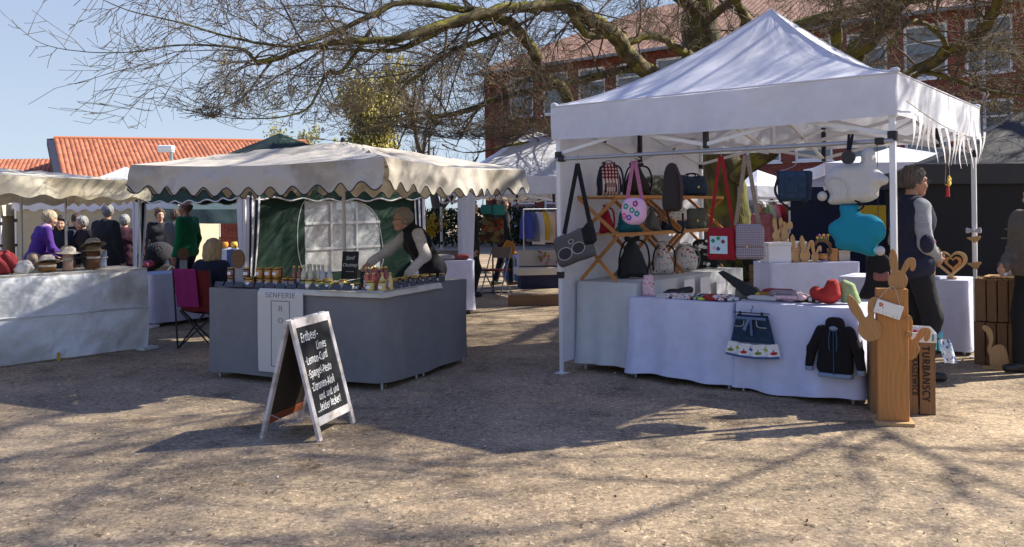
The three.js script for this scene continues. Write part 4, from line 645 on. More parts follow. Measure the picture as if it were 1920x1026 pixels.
  // ---- hair
  if (o.hairC) {
    const L = o.hairLen || 0, vol = o.hairVol || .014, hf = (x, y, z) => { let d = ell(x, y, z, 0, .036, -.016, .079 + vol, .094 + vol, .097 + vol); const long = L ? ell(x, y, z, 0, .02 - L * .5, -.035, .082 + vol * 1.3, .075 + L * .62, .075 + vol) : 1; d = smin(d, long, .03); const face = o.bald ? .045 - y + .9 * Math.max(0, z + .02) : 1e3; const cut = Math.min(z - (.03 + (y > .03 ? (y - .03) * .75 : 0)), 1); d = Math.max(d, cut); if (!L) d = Math.max(d, -(y + (z < -.03 ? .055 : o.fem ? .03 : .008) + .25 * (z > 0 ? z : 0))); if (o.bald) d = Math.max(d, y - .045); return d + .02 * (noise3(x * 38 + gid, y * 18, z * 38) - .5) + .008 * (noise3(x * 90, y * 30, z * 90 + gid) - .5) + .0035 * Math.sin(Math.atan2(x, z + .01) * 26 + 9 * noise3(x * 12, y * 14, z * 12 + gid)) + (o.curly ? .02 * (noise3(x * 42, y * 42, z * 42) - .5) : 0); };
    const e = .03 + vol * 1.5; const g = nets(hf, [-.11 - e, -.14 - L * 1.2, -.13 - e], [.11 + e, .16 + e, .13], hc); g.applyMatrix4(HR); g.translate(hd.x, hd.y, hd.z); part('hair', S(g), mat(o.hairC, { roughness: .7, map: rep(TX.felt, 3, 20) }), t);
  }
  const crumple = (f, a, k = 9) => (x, y, z) => f(x, y, z) + a * (noise3(x * k + gid, y * k * .8, z * k) - .5) + a * .6 * (noise3(x * k * 2.3, y * k * 2 + gid, z * k * 2.3) - .5);
  const up = V(0, 1, 0).applyMatrix4(R), org = V(0, hipY, 0); const hy = (x, y, z) => (x - org.x) * up.x + (y - org.y) * up.y + (z - org.z) * up.z + .92;  // height along the spine
  const garment = (name, bones, m, amp, lo, hi, k = .04) => { const f = crumple(field(bones, k), amp); const [a, b] = bounds(bones, .03); const g = nets((x, y, z) => { const q = hy(x, y, z); let d = f(x, y, z); if (lo != null) d = Math.max(d, lo - q); if (hi != null) d = Math.max(d, q - hi); return d; }, a, b, cell); return part(name, S(g), m, t); };
  // trousers or skirt, shoes
  if (o.pants) { const b = [...legs(.014, 1.25), [V(-.075, hipY + .02, 0), .112 * w, V(.075, hipY + .02, 0), .112 * w]]; const f = crumple(field(b, .03), .014); const [a, c] = bounds(b, .03); part('trousers', S(nets(f, a, c, cell)), clothM(o.pants, o.pantsO), t); }
  if (o.skirt) { const b = [[V(0, hipY + .1, 0), .115, V(0, o.skirtLen || .5, .01), .2], [V(-.07, hipY, 0), .115, V(.07, hipY, 0), .115]]; const f0 = field(b, .05); const [a, c] = bounds(b, .04); part('skirt', S(nets((x, y, z) => Math.max(f0(x, y, z) + .018 * Math.sin(Math.atan2(x, z) * 11) * sst(hipY, .4, y), (o.skirtLen || .5) - y), a, c, cell)), clothM(o.skirt), t); if (!o.pants) { const lb = legs(.006, 1); const ff = field(lb, .03); const [a2, c2] = bounds(lb, .02); part('stockings', S(nets(ff, a2, c2, cell)), clothM(o.stock || [.02, .02, .025]), t); } }
  if (o.shoes !== null) for (let k = 0; k < 2; k++) { const f = foot(k); const b = [[f[2].clone().add(V(0, .012, 0)), .044, f[1].clone().add(V(0, .012, 0)), .036], [f[0].clone().add(V(0, -.01, 0)), .046, f[2], .044]]; const q = field(b, .03); const [a, c] = bounds(b, .02); part('shoe', S(nets((x, y, z) => Math.max(q(x, y, z), (feet[k][2] || 0) + .004 - y), a, c, Math.min(cell, .012))), mat(o.shoes || [.02, .018, .018], { roughness: .5 }), t); }
  // upper clothes
  const top = o.top; if (top) garment('sweater', [...torso(.008), ...arm(.012, 0, top.sleeve || 1)], clothM(top.c, top.o), top.amp || .014, top.hem || .86, 1.49);
  if (o.coat) { const cb = [...torso(.03), ...arm(.024, 0, 1)]; if (o.coat.hem < .85) cb.push([T(-.07, .95, 0), .13 * w, T(-.075, o.coat.hem, 0), .14 * w], [T(.07, .95, 0), .13 * w, T(.075, o.coat.hem, 0), .14 * w]); garment('jacket', cb, clothM(o.coat.c, o.coat.o), .02, o.coat.hem || .8, 1.5); if (o.coat.collar !== 0) garment('collar', [[T(0, 1.42, -.01), .085, T(0, 1.47, -.005), .075]], clothM(o.coat.c), .008, 1.4, 1.475); }
  if (o.vest) { garment('vest', [...torso(.027), [T(-.13 * w, 1.36, -.01), .08, T(.13 * w, 1.36, -.01), .08]], clothM(o.vest.c, o.vest.o), .016, o.vest.hem || .82, 1.49); if (o.vest.collar) garment('collar', [[T(0, 1.42, -.005), .085, T(0, 1.49, .0), .08]], clothM(o.vest.c), .008, 1.4, o.vest.collar); }
  if (o.scarf) garment('scarf', [[T(0, 1.42, .0), .085, T(0, 1.46, .005), .078]], clothM(o.scarf), .02, 1.38, 1.49);
  if (o.glasses) { const g = []; for (const q of [-1, 1]) { const tr = new THREE.TorusGeometry(.021, .0022, 5, 16); tr.scale(1, .72, 1); tr.translate(q * .031, .006, .104); g.push(tr, bar([q * .05, .012, .1], [q * .081, .008, -.01], .004)); } g.push(bar([-.011, .01, .105], [.011, .01, .105], .003)); const m = mg(g); m.applyMatrix4(HR); m.translate(hd.x, hd.y, hd.z); part('glasses', S(m), mat([.03, .02, .02], { roughness: .3 }), t); }
  if (o.hat) { const g = mg([lathe([[0, .135], [.06, .132], [.088, .1], [.095, .045], [.098, .035], [.15, .025], [.152, .02], [.096, .026]], 24)]); g.applyMatrix4(HR); g.translate(hd.x, hd.y, hd.z); part('hat', S(g), clothM(o.hat), t); }
  if (o.cap) { const g = nets((x, y, z) => Math.max(ell(x, y, z, 0, .036, -.014, .094, .108, .108) + .006 * (noise3(x * 50, y * 50, z * 50) - .5), .012 + .25 * (z > 0 ? z : 0) - y), [-.12, -.02, -.14], [.12, .17, .12], hc); g.applyMatrix4(HR); g.translate(hd.x, hd.y, hd.z); part('knit_cap', S(g), clothM(o.cap), t); }
  t.userData.joints = undefined; return { t, A, Lg, T, hd, HR, s, S };
}
const skin = [.52, .3, .21];
// seller behind the mustard counter, leaning over to the left
{
  const p = person({ label: 'woman in black vest and spectacles leaning over the mustard counter', at: [-.84, 9.22], yaw: -1.15, height: 1.62, fem: 1, lean: .52, cell: .013, headCell: .006, sd: 3, hairC: [.36, .32, .26], hairVol: .016, headPitch: -.22, headYaw: .1, top: { c: [.72, .66, .62] }, vest: { c: [.012, .013, .02], hem: .8, collar: 1.5 }, pants: [.03, .03, .04], skin: [.5, .28, .19], glasses: 1, hands: [[-.12, .99, .72], [.32, .92, .38]], palm: [[0, -1, 0], [0, -1, 0]], elbow: [[-.6, -.2, -.3], [.6, -.2, -.5]] });
}
// spectacled man in navy vest behind the pole
{
  const p = person({ label: 'spectacled man in navy embroidered body-warmer standing behind the tent pole', at: [3.42, 7.5], yaw: 1.62, height: 1.82, wide: 1.03, cell: .013, headCell: .006, sd: 5, hairC: [.12, .1, .085], hairVol: .011, top: { c: [.42, .44, .48] }, vest: { c: [.022, .026, .06], hem: .72, collar: 1.475, o: {} }, pants: [.014, .014, .018], glasses: 1, skin: [.46, .24, .16], hands: [[-.08, .98, .16], [.1, 1.0, .17]], elbow: [[-.9, -.3, -.8], [.9, -.3, -.8]] });
  const S0 = (g, s) => { g.scale(s, s, s); return g; };
  // elbow patch on the near sleeve
  const el = p.A[0][1]; const g = sph(.05, el.x - .028, el.y, el.z - .006, .85, 1.5, 1.15); part('elbow_patch', S0(g, p.s), clothM([.02, .025, .055]), p.t, 'dark oval elbow patch');
}
// visitors at the left, beyond the stall
person({ label: 'woman in purple sweater with pale cap bending over the left stall', at: [-6.9, 12.6], yaw: 2.4, height: 1.62, fem: 1, lean: .35, sd: 7, hairC: [.6, .48, .3], cap: [.66, .55, .36], top: { c: [.1, .03, .3], hem: .8 }, pants: [.42, .32, .22], scarf: [.6, .4, .55], hands: [[-.2, .95, .4], [.2, .95, .4]], group: undefined });
person({ label: 'dark curly-haired woman in navy cardigan facing the left stall', at: [-7.2, 14.0], yaw: .35, height: 1.5, lean: .2, fem: 1, sd: 8, hairC: [.035, .022, .016], hairLen: .12, hairVol: .026, curly: 1, top: { c: [.42, .33, .28] }, coat: { c: [.03, .035, .06], hem: .75, collar: 0 }, pants: [.03, .035, .05], hands: [[-.2, .95, .25], [.22, .9, .2]] });
person({ label: 'ruddy man in black jacket and cap looking down between two women', at: [-7.38, 14.9], yaw: .3, height: 1.54, lean: .2, sd: 9, headPitch: .3, hairC: [.05, .03, .025], cap: [.12, .06, .05], skin: [.42, .18, .12], coat: { c: [.02, .018, .02], hem: .72 }, pants: [.03, .03, .04] });
person({ label: 'white-haired woman in black coat with a dark shoulder bag', at: [-6.75, 14.0], yaw: -.7, height: 1.5, lean: .2, fem: 1, sd: 10, hairC: [.36, .35, .33], hairVol: .016, coat: { c: [.018, .018, .022], hem: .68 }, pants: [.5, .48, .46] });
person({ label: 'grey-haired man in dark anorak and jeans with his back turned', at: [-5.98, 12.9], yaw: 2.75, height: 1.66, wide: 1.0, sd: 11, hairC: [.28, .28, .28], hairVol: .008, headYaw: .9, coat: { c: [.022, .024, .028], hem: .68 }, pants: [.04, .055, .1] });
person({ label: 'white-haired woman in plum jacket with a purple wrap round her waist', at: [-6.2, 14.0], yaw: -2.9, height: 1.5, fem: 1, sd: 12, hairC: [.4, .39, .37], hairVol: .014, coat: { c: [.07, .018, .035], hem: .8 }, skirt: [.2, .04, .24], skirtLen: .42, hands: [[-.26, .98, .2], [.26, .98, .2]] });
// under and beyond the green pavilion
person({ label: 'bald man in bright green sweater standing under the green pavilion', at: [-5.05, 13.6], yaw: -1.75, height: 1.72, wide: 1.15, sd: 13, hairC: [.16, .1, .07], bald: 1, hairVol: .006, skin: [.45, .22, .15], top: { c: [.012, .27, .1], hem: .84 }, pants: [.018, .022, .04], hands: [[-.28, .86, .05], [.26, .84, .06]] });
person({ label: 'brown-haired woman in black top beside the pushchair', at: [-6.6, 16.4], yaw: .6, height: 1.6, fem: 1, sd: 14, hairC: [.12, .06, .035], hairVol: .018, top: { c: [.03, .03, .035] }, pants: [.06, .08, .14] });
person({ label: 'person in grey patterned jacket behind the pushchair', at: [-6.15, 16.0], yaw: 2.8, height: 1.58, sd: 15, hairC: [.1, .06, .04], hairVol: .02, coat: { c: [.12, .12, .13], hem: .75 }, pants: [.03, .035, .05] });
// blonde woman sitting in the camping chair, back to us
person({ label: 'blonde woman in navy jacket sitting in the red camping chair', at: [-3.42, 9.92], yaw: 2.75, height: 1.62, fem: 1, sit: .46, sd: 16, lean: .08, hairC: [.52, .38, .2], hairLen: .13, hairVol: .022, cell: .014, headCell: .007, coat: { c: [.014, .018, .045], hem: .86 }, pants: [.03, .04, .08], hands: [[-.18, .62, .32], [.18, .62, .32]], feet: [[-.12, .5], [.12, .48]] });
// in the gap between the tents
person({ label: 'person in long black coat browsing beside the patchwork bags', at: [-.72, 15.3], yaw: 1.5, height: 1.68, sd: 17, hairC: [.05, .035, .03], hairVol: .018, coat: { c: [.014, .014, .017], hem: .55 }, pants: [.014, .014, .018] });
person({ label: 'fair-haired person in black jacket and dark trousers with an orange bag', at: [-.2, 17.6], yaw: 1.9, height: 1.76, sd: 18, hairC: [.34, .26, .17], hairVol: .013, coat: { c: [.018, .02, .026], hem: .78 }, pants: [.012, .014, .025], feet: [[-.1, .14], [.1, -.12]] });
// beyond the tree trunk
person({ label: 'white-haired person in salmon pink jacket beyond the tree trunk', at: [4.9, 17.2], yaw: -.9, height: 1.6, sd: 19, hairC: [.62, .6, .56], hairVol: .02, coat: { c: [.55, .18, .18], hem: .78 }, pants: [.03, .04, .09] });
person({ label: 'person in bright red jacket beside the rack of dresses', at: [6.2, 20.8], yaw: -1, height: 1.68, sd: 20, hairC: [.1, .07, .05], coat: { c: [.45, .03, .04], hem: .75 }, pants: [.03, .03, .05] });
// cropped visitor at the right edge
person({ label: 'person in taupe jacket and black trousers cut off by the right edge', at: [4.66, 7.78], yaw: -1.2, height: 1.68, cell: .013, sd: 21, wide: 1.08, hairC: [.04, .025, .02], hairVol: .02, hairLen: .06, coat: { c: [.17, .145, .125], hem: .86 }, pants: [.012, .012, .014], feet: [[-.06, .16], [.12, -.12]], hands: [[-.14, .95, .24], [.2, 1.0, .2]] });
// ---------------------------------------------------------------- goods on and round the mustard counter
const glossy = (c, o = {}) => phys(c, { roughness: .18, clearcoat: 1, clearcoatRoughness: .05, side: THREE.FrontSide, ...o });
const GOLD = mat([.62, .42, .12], { metalness: .85, roughness: .32 }), LABEL = mat([.78, .76, .8]);
function jarProto(name, label, c, h = .085, r = .036, group) {
  const t = thing(name, label, 'jar', [0, -50, 0], 0, group);
  part('glass', lathe([[0, 0], [r * .9, 0], [r, .006], [r, h * .74], [r * .86, h * .84], [0, h * .84]], 14), glossy(c), t); part('lid', lathe([[0, h], [r * .88, h], [r * .92, h * .985], [r * .92, h * .85], [0, h * .85]], 14), GOLD, t);
  const lb = new THREE.CylinderGeometry(r * 1.02, r * 1.02, h * .3, 8, 1, true, -.6, 1.2); lb.translate(0, h * .4, 0); part('paper_label', lb, LABEL, t); return t;
}
function bottleProto(label, c, h = .19, r = .03, capC = GOLD, group) {
  const t = thing('bottle', label, 'bottle', [0, -50, 0], 0, group);
  part('glass', lathe([[0, 0], [r * .9, 0], [r, .008], [r, h * .55], [r * .8, h * .66], [r * .45, h * .76], [r * .42, h * .9], [0, h * .9]], 14), glossy(c), t); part('cap', lathe([[0, h], [r * .48, h], [r * .5, h * .88], [0, h * .88]], 12), capC, t);
  const lb = new THREE.CylinderGeometry(r * 1.02, r * 1.02, h * .22, 8, 1, true, -.6, 1.2); lb.translate(0, h * .3, 0); part('paper_label', lb, LABEL, t); return t;
}
const setAt = (o, p, turn) => { o.position.copy(p); o.rotation.y = turn; return o; };
const onC = (s, d, y = 0) => ctr(-s, CY + .013 + y, -d);    // s along the front edge from the corner, d behind it
const onR = (s, d, y = 0) => ctr(-d, CY + .013 + y, -s);    // along the right edge
const NTH = ['first', 'second', 'third', 'fourth', 'fifth', 'sixth', 'seventh', 'eighth', 'ninth', 'tenth', 'eleventh', 'twelfth', 'thirteenth'];
// copies of one kind, told apart by their order as seen from the front (left to right)
function spread(proto, spots, turn, what) {
  const base = proto.userData.label, order = spots.map((p, i) => [p.x / -p.z - p.y * .001, i]).sort((a, b) => a[0] - b[0]).map(q => q[1]);
  spots.forEach((p, i) => { const nth = NTH[order.indexOf(i)] || (order.indexOf(i) + 1) + 'th'; const label = spots.length > 1 ? nth + ' from left: ' + base : base; if (i) copyOf(proto, label, p, turn + rr(-.3, .3)); else { setAt(proto, p, turn); proto.userData.label = label; } });
}
setSeed(301);
spread(jarProto('jam_jar', 'dark red jam jar in the double stack at the counter left end', [.1, .016, .014], .085, .036, 'stacked jam jars'), [onC(1.68, .09), onC(1.68, .09, .086), onC(1.5, .09), onC(1.5, .09, .086), onC(1.68, .18), onC(1.5, .18)], CH);
spread(jarProto('mustard_jar', 'amber jar with gold lid in the front rows left of the blackboard', [.42, .17, .015], .085, .038, 'amber jars left of the blackboard'), [onC(1.43, .05), onC(1.38, .13), onC(1.38, .13, .086), onC(1.29, .14, 0), onC(1.29, .14, .086), onC(1.2, .14), onC(1.2, .14, .086), onC(1.1, .14), onC(.74, .1), onC(.66, .16)], CH);
spread(jarProto('mustard_jar', 'brown jar with gold lid behind the amber ones', [.12, .035, .015], .085, .038, 'brown jars behind the amber ones'), [onC(1.24, .23, .0), onC(1.33, .23, .0), onC(1.15, .23), onC(1.05, .09), onC(.98, .09), onC(1.33, .23, .086), onC(1.24, .23, .086)], CH);
spread(jarProto('mustard_jar', 'olive-green pickle jar with gold lid near the blackboard', [.16, .17, .03], .08, .036, 'olive-green jars'), [onC(.86, .1), onC(.6, .11), onC(.56, .05), onC(.66, .05), onC(.8, .18)], CH);
spread(jarProto('mustard_jar', 'pale yellow mustard jar with gold lid in the counter middle', [.5, .42, .14], .085, .036, 'pale yellow jars'), [onC(.45, .1), onC(.76, .04), onC(.13, .05), onC(.03, .07)], CH);
spread(bottleProto('slim bottle of reddish-brown syrup beside the cream bottles', [.24, .05, .02], .19, .027, GOLD, 'reddish-brown bottles'), [onC(1.05, .2), onC(.99, .2)], CH);
spread(bottleProto('slim bottle of cream-coloured liqueur in a tight cluster', [.58, .52, .34], .2, .027, mat([.5, .47, .3]), 'cream bottles'), [onC(.92, .17), onC(.92, .24), onC(.86, .19), onC(.86, .25), onC(.81, .24), onC(.95, .3)], CH);
spread(bottleProto('empty-looking clear bottle right of the cream ones', [.36, .38, .37], .2, .029, mat([.45, .44, .38]), 'clear bottles'), [onC(.75, .22), onC(.7, .25)], CH);
spread(bottleProto('small bottle of bright orange-red sauce at the counter corner', [.6, .09, .02], .145, .024, GOLD, 'orange-red sauce bottles'), [onC(.21, .12), onC(.15, .12), onC(.18, .18)], CH);
spread(bottleProto('small bottle of yellow sauce at the counter corner', [.62, .45, .12], .15, .026, GOLD, 'yellow sauce bottles'), [onC(.06, .12), onC(.02, .18)], CH);
spread(bottleProto('bottle of deep red strawberry liqueur on the right counter arm', [.3, .02, .02], .19, .028, GOLD, 'deep red bottles'), [onR(.16, .2), onR(.22, .18), onR(.2, .27), onR(.28, .17), onR(.33, .16), onR(.3, .26)], CH);
{ const sp = []; for (let i = 0; i < 11; i++) sp.push(onR(.42 + i * .085, .13 + .05 * (i % 2))); for (let i = 0; i < 9; i++) sp.push(onR(.45 + i * .09, .25)); spread(jarProto('tasting_jar', 'little gold-lidded jar along the right counter arm', [.07, .04, .025], .062, .03, 'little jars on the right counter arm'), sp, CH); }
{ const sp = []; for (let i = 0; i < 7; i++) sp.push(onC(.5 - i * .055, .08 + .07 * (i % 2))); spread(jarProto('tasting_jar', 'little gold-lidded jar between blackboard and orange bottles', [.06, .04, .03], .06, .03, 'little jars near the counter corner'), sp, CH); }
{ // slate cards along the edge
  const sm = mat([.055, .065, .085], { roughness: .7 }), g = box(.1, .048, .006, 0, .024, 0, -.45, 0, 0, .002); const mk = (p, turn, group, lb) => { const o = solo('slate_card', g, sm, lb, 'price card', group); o.position.copy(p); o.rotation.y = turn; };
  for (let i = 0; i < 13; i++) mk(onC(1.76 - i * .118, .015), CH, 'slate cards along the front edge', NTH[i] + ' slate price card from the left along the front counter edge');
  for (let i = 0; i < 7; i++) mk(onR(.3 + i * .13, .03), CH + PI / 2, 'slate cards along the right edge', NTH[i] + ' slate price card from the corner along the right counter edge');
}
function blackboard(name, label, p, turn, w, h, lines, frame) {
  const t = thing(name, label, 'blackboard', p, turn); const bt = canvasTex(128, Math.round(128 * h / w), (g, W2, H2) => { g.fillStyle = '#121314'; g.fillRect(0, 0, W2, H2); g.fillStyle = '#c9c9c9'; g.textAlign = 'center'; lines.forEach(([s, y, sz]) => { g.font = 'italic ' + sz + 'px sans-serif'; g.fillText(s, W2 / 2, H2 * y); }); });
  part('board', box(w, h, .008, 0, h / 2, 0, -.12), MT.black, t); const f = new THREE.PlaneGeometry(w * .97, h * .97); f.translate(0, 0, .0055); f.rotateX(-.12); f.translate(0, h / 2, 0); part('chalk_face', f, new THREE.MeshStandardMaterial({ map: bt, roughness: .85 }), t);
  part('stand', [bar([-w * .3, 0, -.07], [-w * .3, h * .7, -.04], .008), bar([w * .3, 0, -.07], [w * .3, h * .7, -.04], .008)], MT.black, t);
}
blackboard('counter_blackboard', 'tall black board chalked Senf standing in front of the plastic window', onC(.62, .45, .06), CH + .05, .17, .25, [['Senf', .3, 36], ['Chutney', .55, 32], ['~~~~', .8, 32]]);
blackboard('counter_blackboard', 'small black board beside the seller reaching hand', onC(.36, .3, .0), CH - .1, .1, .14, [['~~~', .35, 40], ['~~', .6, 40]]);
blackboard('counter_blackboard', 'small tilted black board chalked Senf on the right counter arm', onR(.55, .38, .02), CH + .35, .14, .12, [['Senf', .55, 40]]);
{ // wooden paddle boards
  const mk = (label, p, turn) => { const t = thing('round_board', label, 'wooden board', p, turn); const g = cyl(.075, .075, .018, 0, .22, 0, 22, PI / 2); g.scale(1, 1.15, 1); part('disc', g, mat([.2, .11, .055], { map: rep(TX.wood, 1) }), t); part('stand', [box(.1, .17, .01, 0, .085, -.012, 0, 0, 0, .003), box(.12, .012, .08, 0, .006, 0)], mat([.3, .3, .3]), t); };
  mk('round brown wooden board on a grey stand between jam jar stacks', onC(1.59, .08), CH); mk('round brown wooden board on the white table under the pavilion', P(-4.55, .7, 12.1), .3);
}
{ // white table under the pavilion
  const t = thing('covered_table', 'white-draped table under the green pavilion beside the camping chair', 'table', P(-4.83, 0, 11.7), GH); part('tablecloth', drape([[0, 0], [1.1, 0], [1.1, -.65], [0, -.65]], .7, .05, { amp: .04, sd: 21, freq: 4, flare: .04 }), MT.tableWhite, t); for (const [x, z] of [[.06, -.06], [1.04, -.06], [1.04, -.59], [.06, -.59]]) part('leg', cyl(.014, .014, .69, x, .345, z, 8), MT.metalGrey, t); part('foot', cyl(.09, .09, .03, -.02, .016, .05, 16), MT.whitePaint, t);
}
{ // A-frame chalkboard
  const th = 1.307, t = thing('chalkboard_sign', 'folding wooden A-frame chalkboard lettered in white in front of the counter', 'sign', P(-1.4175, 0, 6.04), th);
  const wm = mat([.7, .66, .64], { map: rep(TX.stain, 2, 3), roughness: .8 }), l = .815, a = .252;
  const txt = canvasTex(448, 640, (g, w, h) => { g.fillStyle = '#15171a'; g.fillRect(0, 0, w, h); setSeed(3); for (let i = 0; i < 240; i++) { g.fillStyle = 'rgba(90,95,100,.07)'; g.fillRect(rnd() * w, rnd() * h, rnd() * 60, rnd() * 8); }
    const wr = (s, x, y, sz, rot = -.03) => { g.save(); g.translate(x, y); g.rotate(rot); g.transform(1, 0, -.16, 1, 0, 0); g.scale(.74, 1.1); g.fillStyle = '#f2f1ee'; g.strokeStyle = '#f2f1ee'; g.lineWidth = 1.6; g.lineJoin = 'round'; let X = 0; g.font = sz + 'px sans-serif'; for (const ch of s) { const dy = rr(-3, 3); g.save(); g.translate(X, dy); g.rotate(rr(-.06, .06)); g.strokeText(ch, 0, 0); g.fillText(ch, 0, 0); g.restore(); X += g.measureText(ch).width * 1.03; } g.restore(); };
    wr('Erdbeer-', 32, 104, 82); wr('Limes', 210, 180, 72); wr('·Lemon-Curd', 26, 270, 70); wr('·Spargel-Pesto', 22, 362, 68); wr('·Zitronen-Aioli', 22, 456, 68); wr('und, und, und', 92, 530, 60); wr('...leider lecker!', 34, 610, 68); });
  for (const sg of [1, -1]) {
    const tr = g => { if (sg < 0) g.rotateY(PI); g.applyMatrix4(new THREE.Matrix4().makeRotationX(-sg * a)); g.translate(0, -.004, sg * .212); return g; };
    const lf = sg > 0 ? 'front_leaf' : 'back_leaf'; const fr = part(lf, [tr(box(.045, l, .022, -.25, l / 2, 0, 0, 0, 0, .003)), tr(box(.045, l, .022, .25, l / 2, 0, 0, 0, 0, .003)), tr(box(.453, .06, .022, 0, l - .03, 0, 0, 0, 0, .003))], wm, t);
    part('bottom_rail', tr(box(.453, .055, .022, 0, .12, 0, 0, 0, 0, .003)), sg > 0 ? wm : mat([.36, .1, .04]), fr);
    part('board', tr(box(.455, l - .2, .006, 0, .148 + (l - .21) / 2, -.002)), mat([.05, .035, .025], { roughness: .7 }), fr);
    if (sg > 0) { const f = new THREE.PlaneGeometry(.45, l - .212); f.translate(0, .148 + (l - .212) / 2, .004); part('chalk_face', tr(f), new THREE.MeshStandardMaterial({ map: txt, roughness: .8 }), fr); }
  }
  part('hinge', [cyl(.007, .007, .05, -.18, .788, 0, 8, 0, 0, PI / 2), cyl(.007, .007, .05, .18, .788, 0, 8, 0, 0, PI / 2)], MT.metalGrey, t); part('chain', tube([[-.25, .16, .165], [-.25, .11, 0], [-.25, .16, -.165]], .003, 14, 4), MT.metalGrey, t);
}
{ // camping chair
  const t = thing('camping_chair', 'red folding camping chair with black legs and a magenta cloth', 'chair', P(-3.42, 0, 9.94), 2.75); const red = clothM([.2, .015, .015]);
  part('seat', surf((u, v) => [lerp(-.24, .24, u), .42 - .03 * Math.sin(u * PI) * 1, lerp(-.2, .28, v)], 8, 8), red, t); part('backrest', surf((u, v) => [lerp(-.25, .25, u), lerp(.42, .88, v), -.21 - .1 * v - .04 * Math.sin(u * PI)], 10, 8), red, t);
  for (const x of [-.26, .26]) { part('leg', bar([x, 0, .3], [x * .95, .42, -.2], .01, .01, true), MT.black, t); part('leg', bar([x, 0, -.26], [x * .95, .44, .27], .01, .01, true), MT.black, t); part('back_post', bar([x, .0, -.26], [x, .9, -.32], .01, .01, true), MT.black, t); part('armrest', box(.07, .02, .5, x * 1.22, .63, .05, 0, 0, 0, .008), red, t); part('arm_post', bar([x * 1.1, .3, .28], [x * 1.2, .63, .28], .009, .009, true), MT.black, t); }
  part('cross_bar', [bar([-.26, 0, .3], [.26, .42, .27], .009, .009, true), bar([.26, 0, .3], [-.26, .42, .27], .009, .009, true), bar([-.26, 0, -.26], [.26, .42, -.22], .009, .009, true), bar([.26, 0, -.26], [-.26, .42, -.22], .009, .009, true)], MT.black, t);
  const c = solo('folded_cloth', surf((u, v) => { const x = lerp(-.1, .2, u), f = .012 * Math.sin(u * 14); return v < .5 ? [x, .9 - (.5 - v) * .2, -.345 - f + (.5 - v) * .1] : [x, .9 - (v - .5) * .85, -.365 - f + (v - .5) * .1]; }, 16, 16), clothM([.36, .02, .17]), 'magenta cloth hung over the camping chair back', 'cloth'); c.position.copy(t.position); c.rotation.y = 2.75;
}
{ // pushchair
  const t = thing('pushchair', 'black pushchair with pink blanket under the green pavilion', 'pushchair', P(-6.0, 0, 14.9), -.9); part('hood', nets((x, y, z) => Math.max(Math.abs(Math.hypot(x / 1.1, y - .78, z) - .25) - .012, .72 - y - .4 * z), [-.32, .5, -.3], [.32, 1.08, .3], .02), clothM([.03, .03, .035]), t); part('seat', box(.38, .3, .5, 0, .55, .05, -.3, 0, 0, .06), clothM([.025, .025, .03]), t); part('blanket', pillow([[-.2, -.12], [.2, -.12], [.22, .1], [-.22, .1]], .12, .05, .02).rotateX(-1.1).translate(0, .7, .18), clothM([.55, .12, .2]), t);
  for (const [x, z] of [[-.26, .35], [.26, .35], [-.26, -.28], [.26, -.28]]) { const w = part('wheel', new THREE.TorusGeometry(.11, .022, 8, 20).rotateY(PI / 2).translate(x, .132, z), MT.black, t); part('hub', cyl(.03, .03, .03, x, .132, z, 10, 0, 0, PI / 2), MT.metalGrey, w); }
  part('frame', [bar([-.24, .13, .35], [-.24, .62, -.1], .012, .012, true), bar([.24, .13, .35], [.24, .62, -.1], .012, .012, true), bar([-.24, .13, -.28], [-.24, 1.0, -.42], .012, .012, true), bar([.24, .13, -.28], [.24, 1.0, -.42], .012, .012, true), bar([-.24, 1, -.42], [.24, 1, -.42], .015, .015, true)], MT.metalGrey, t);
}
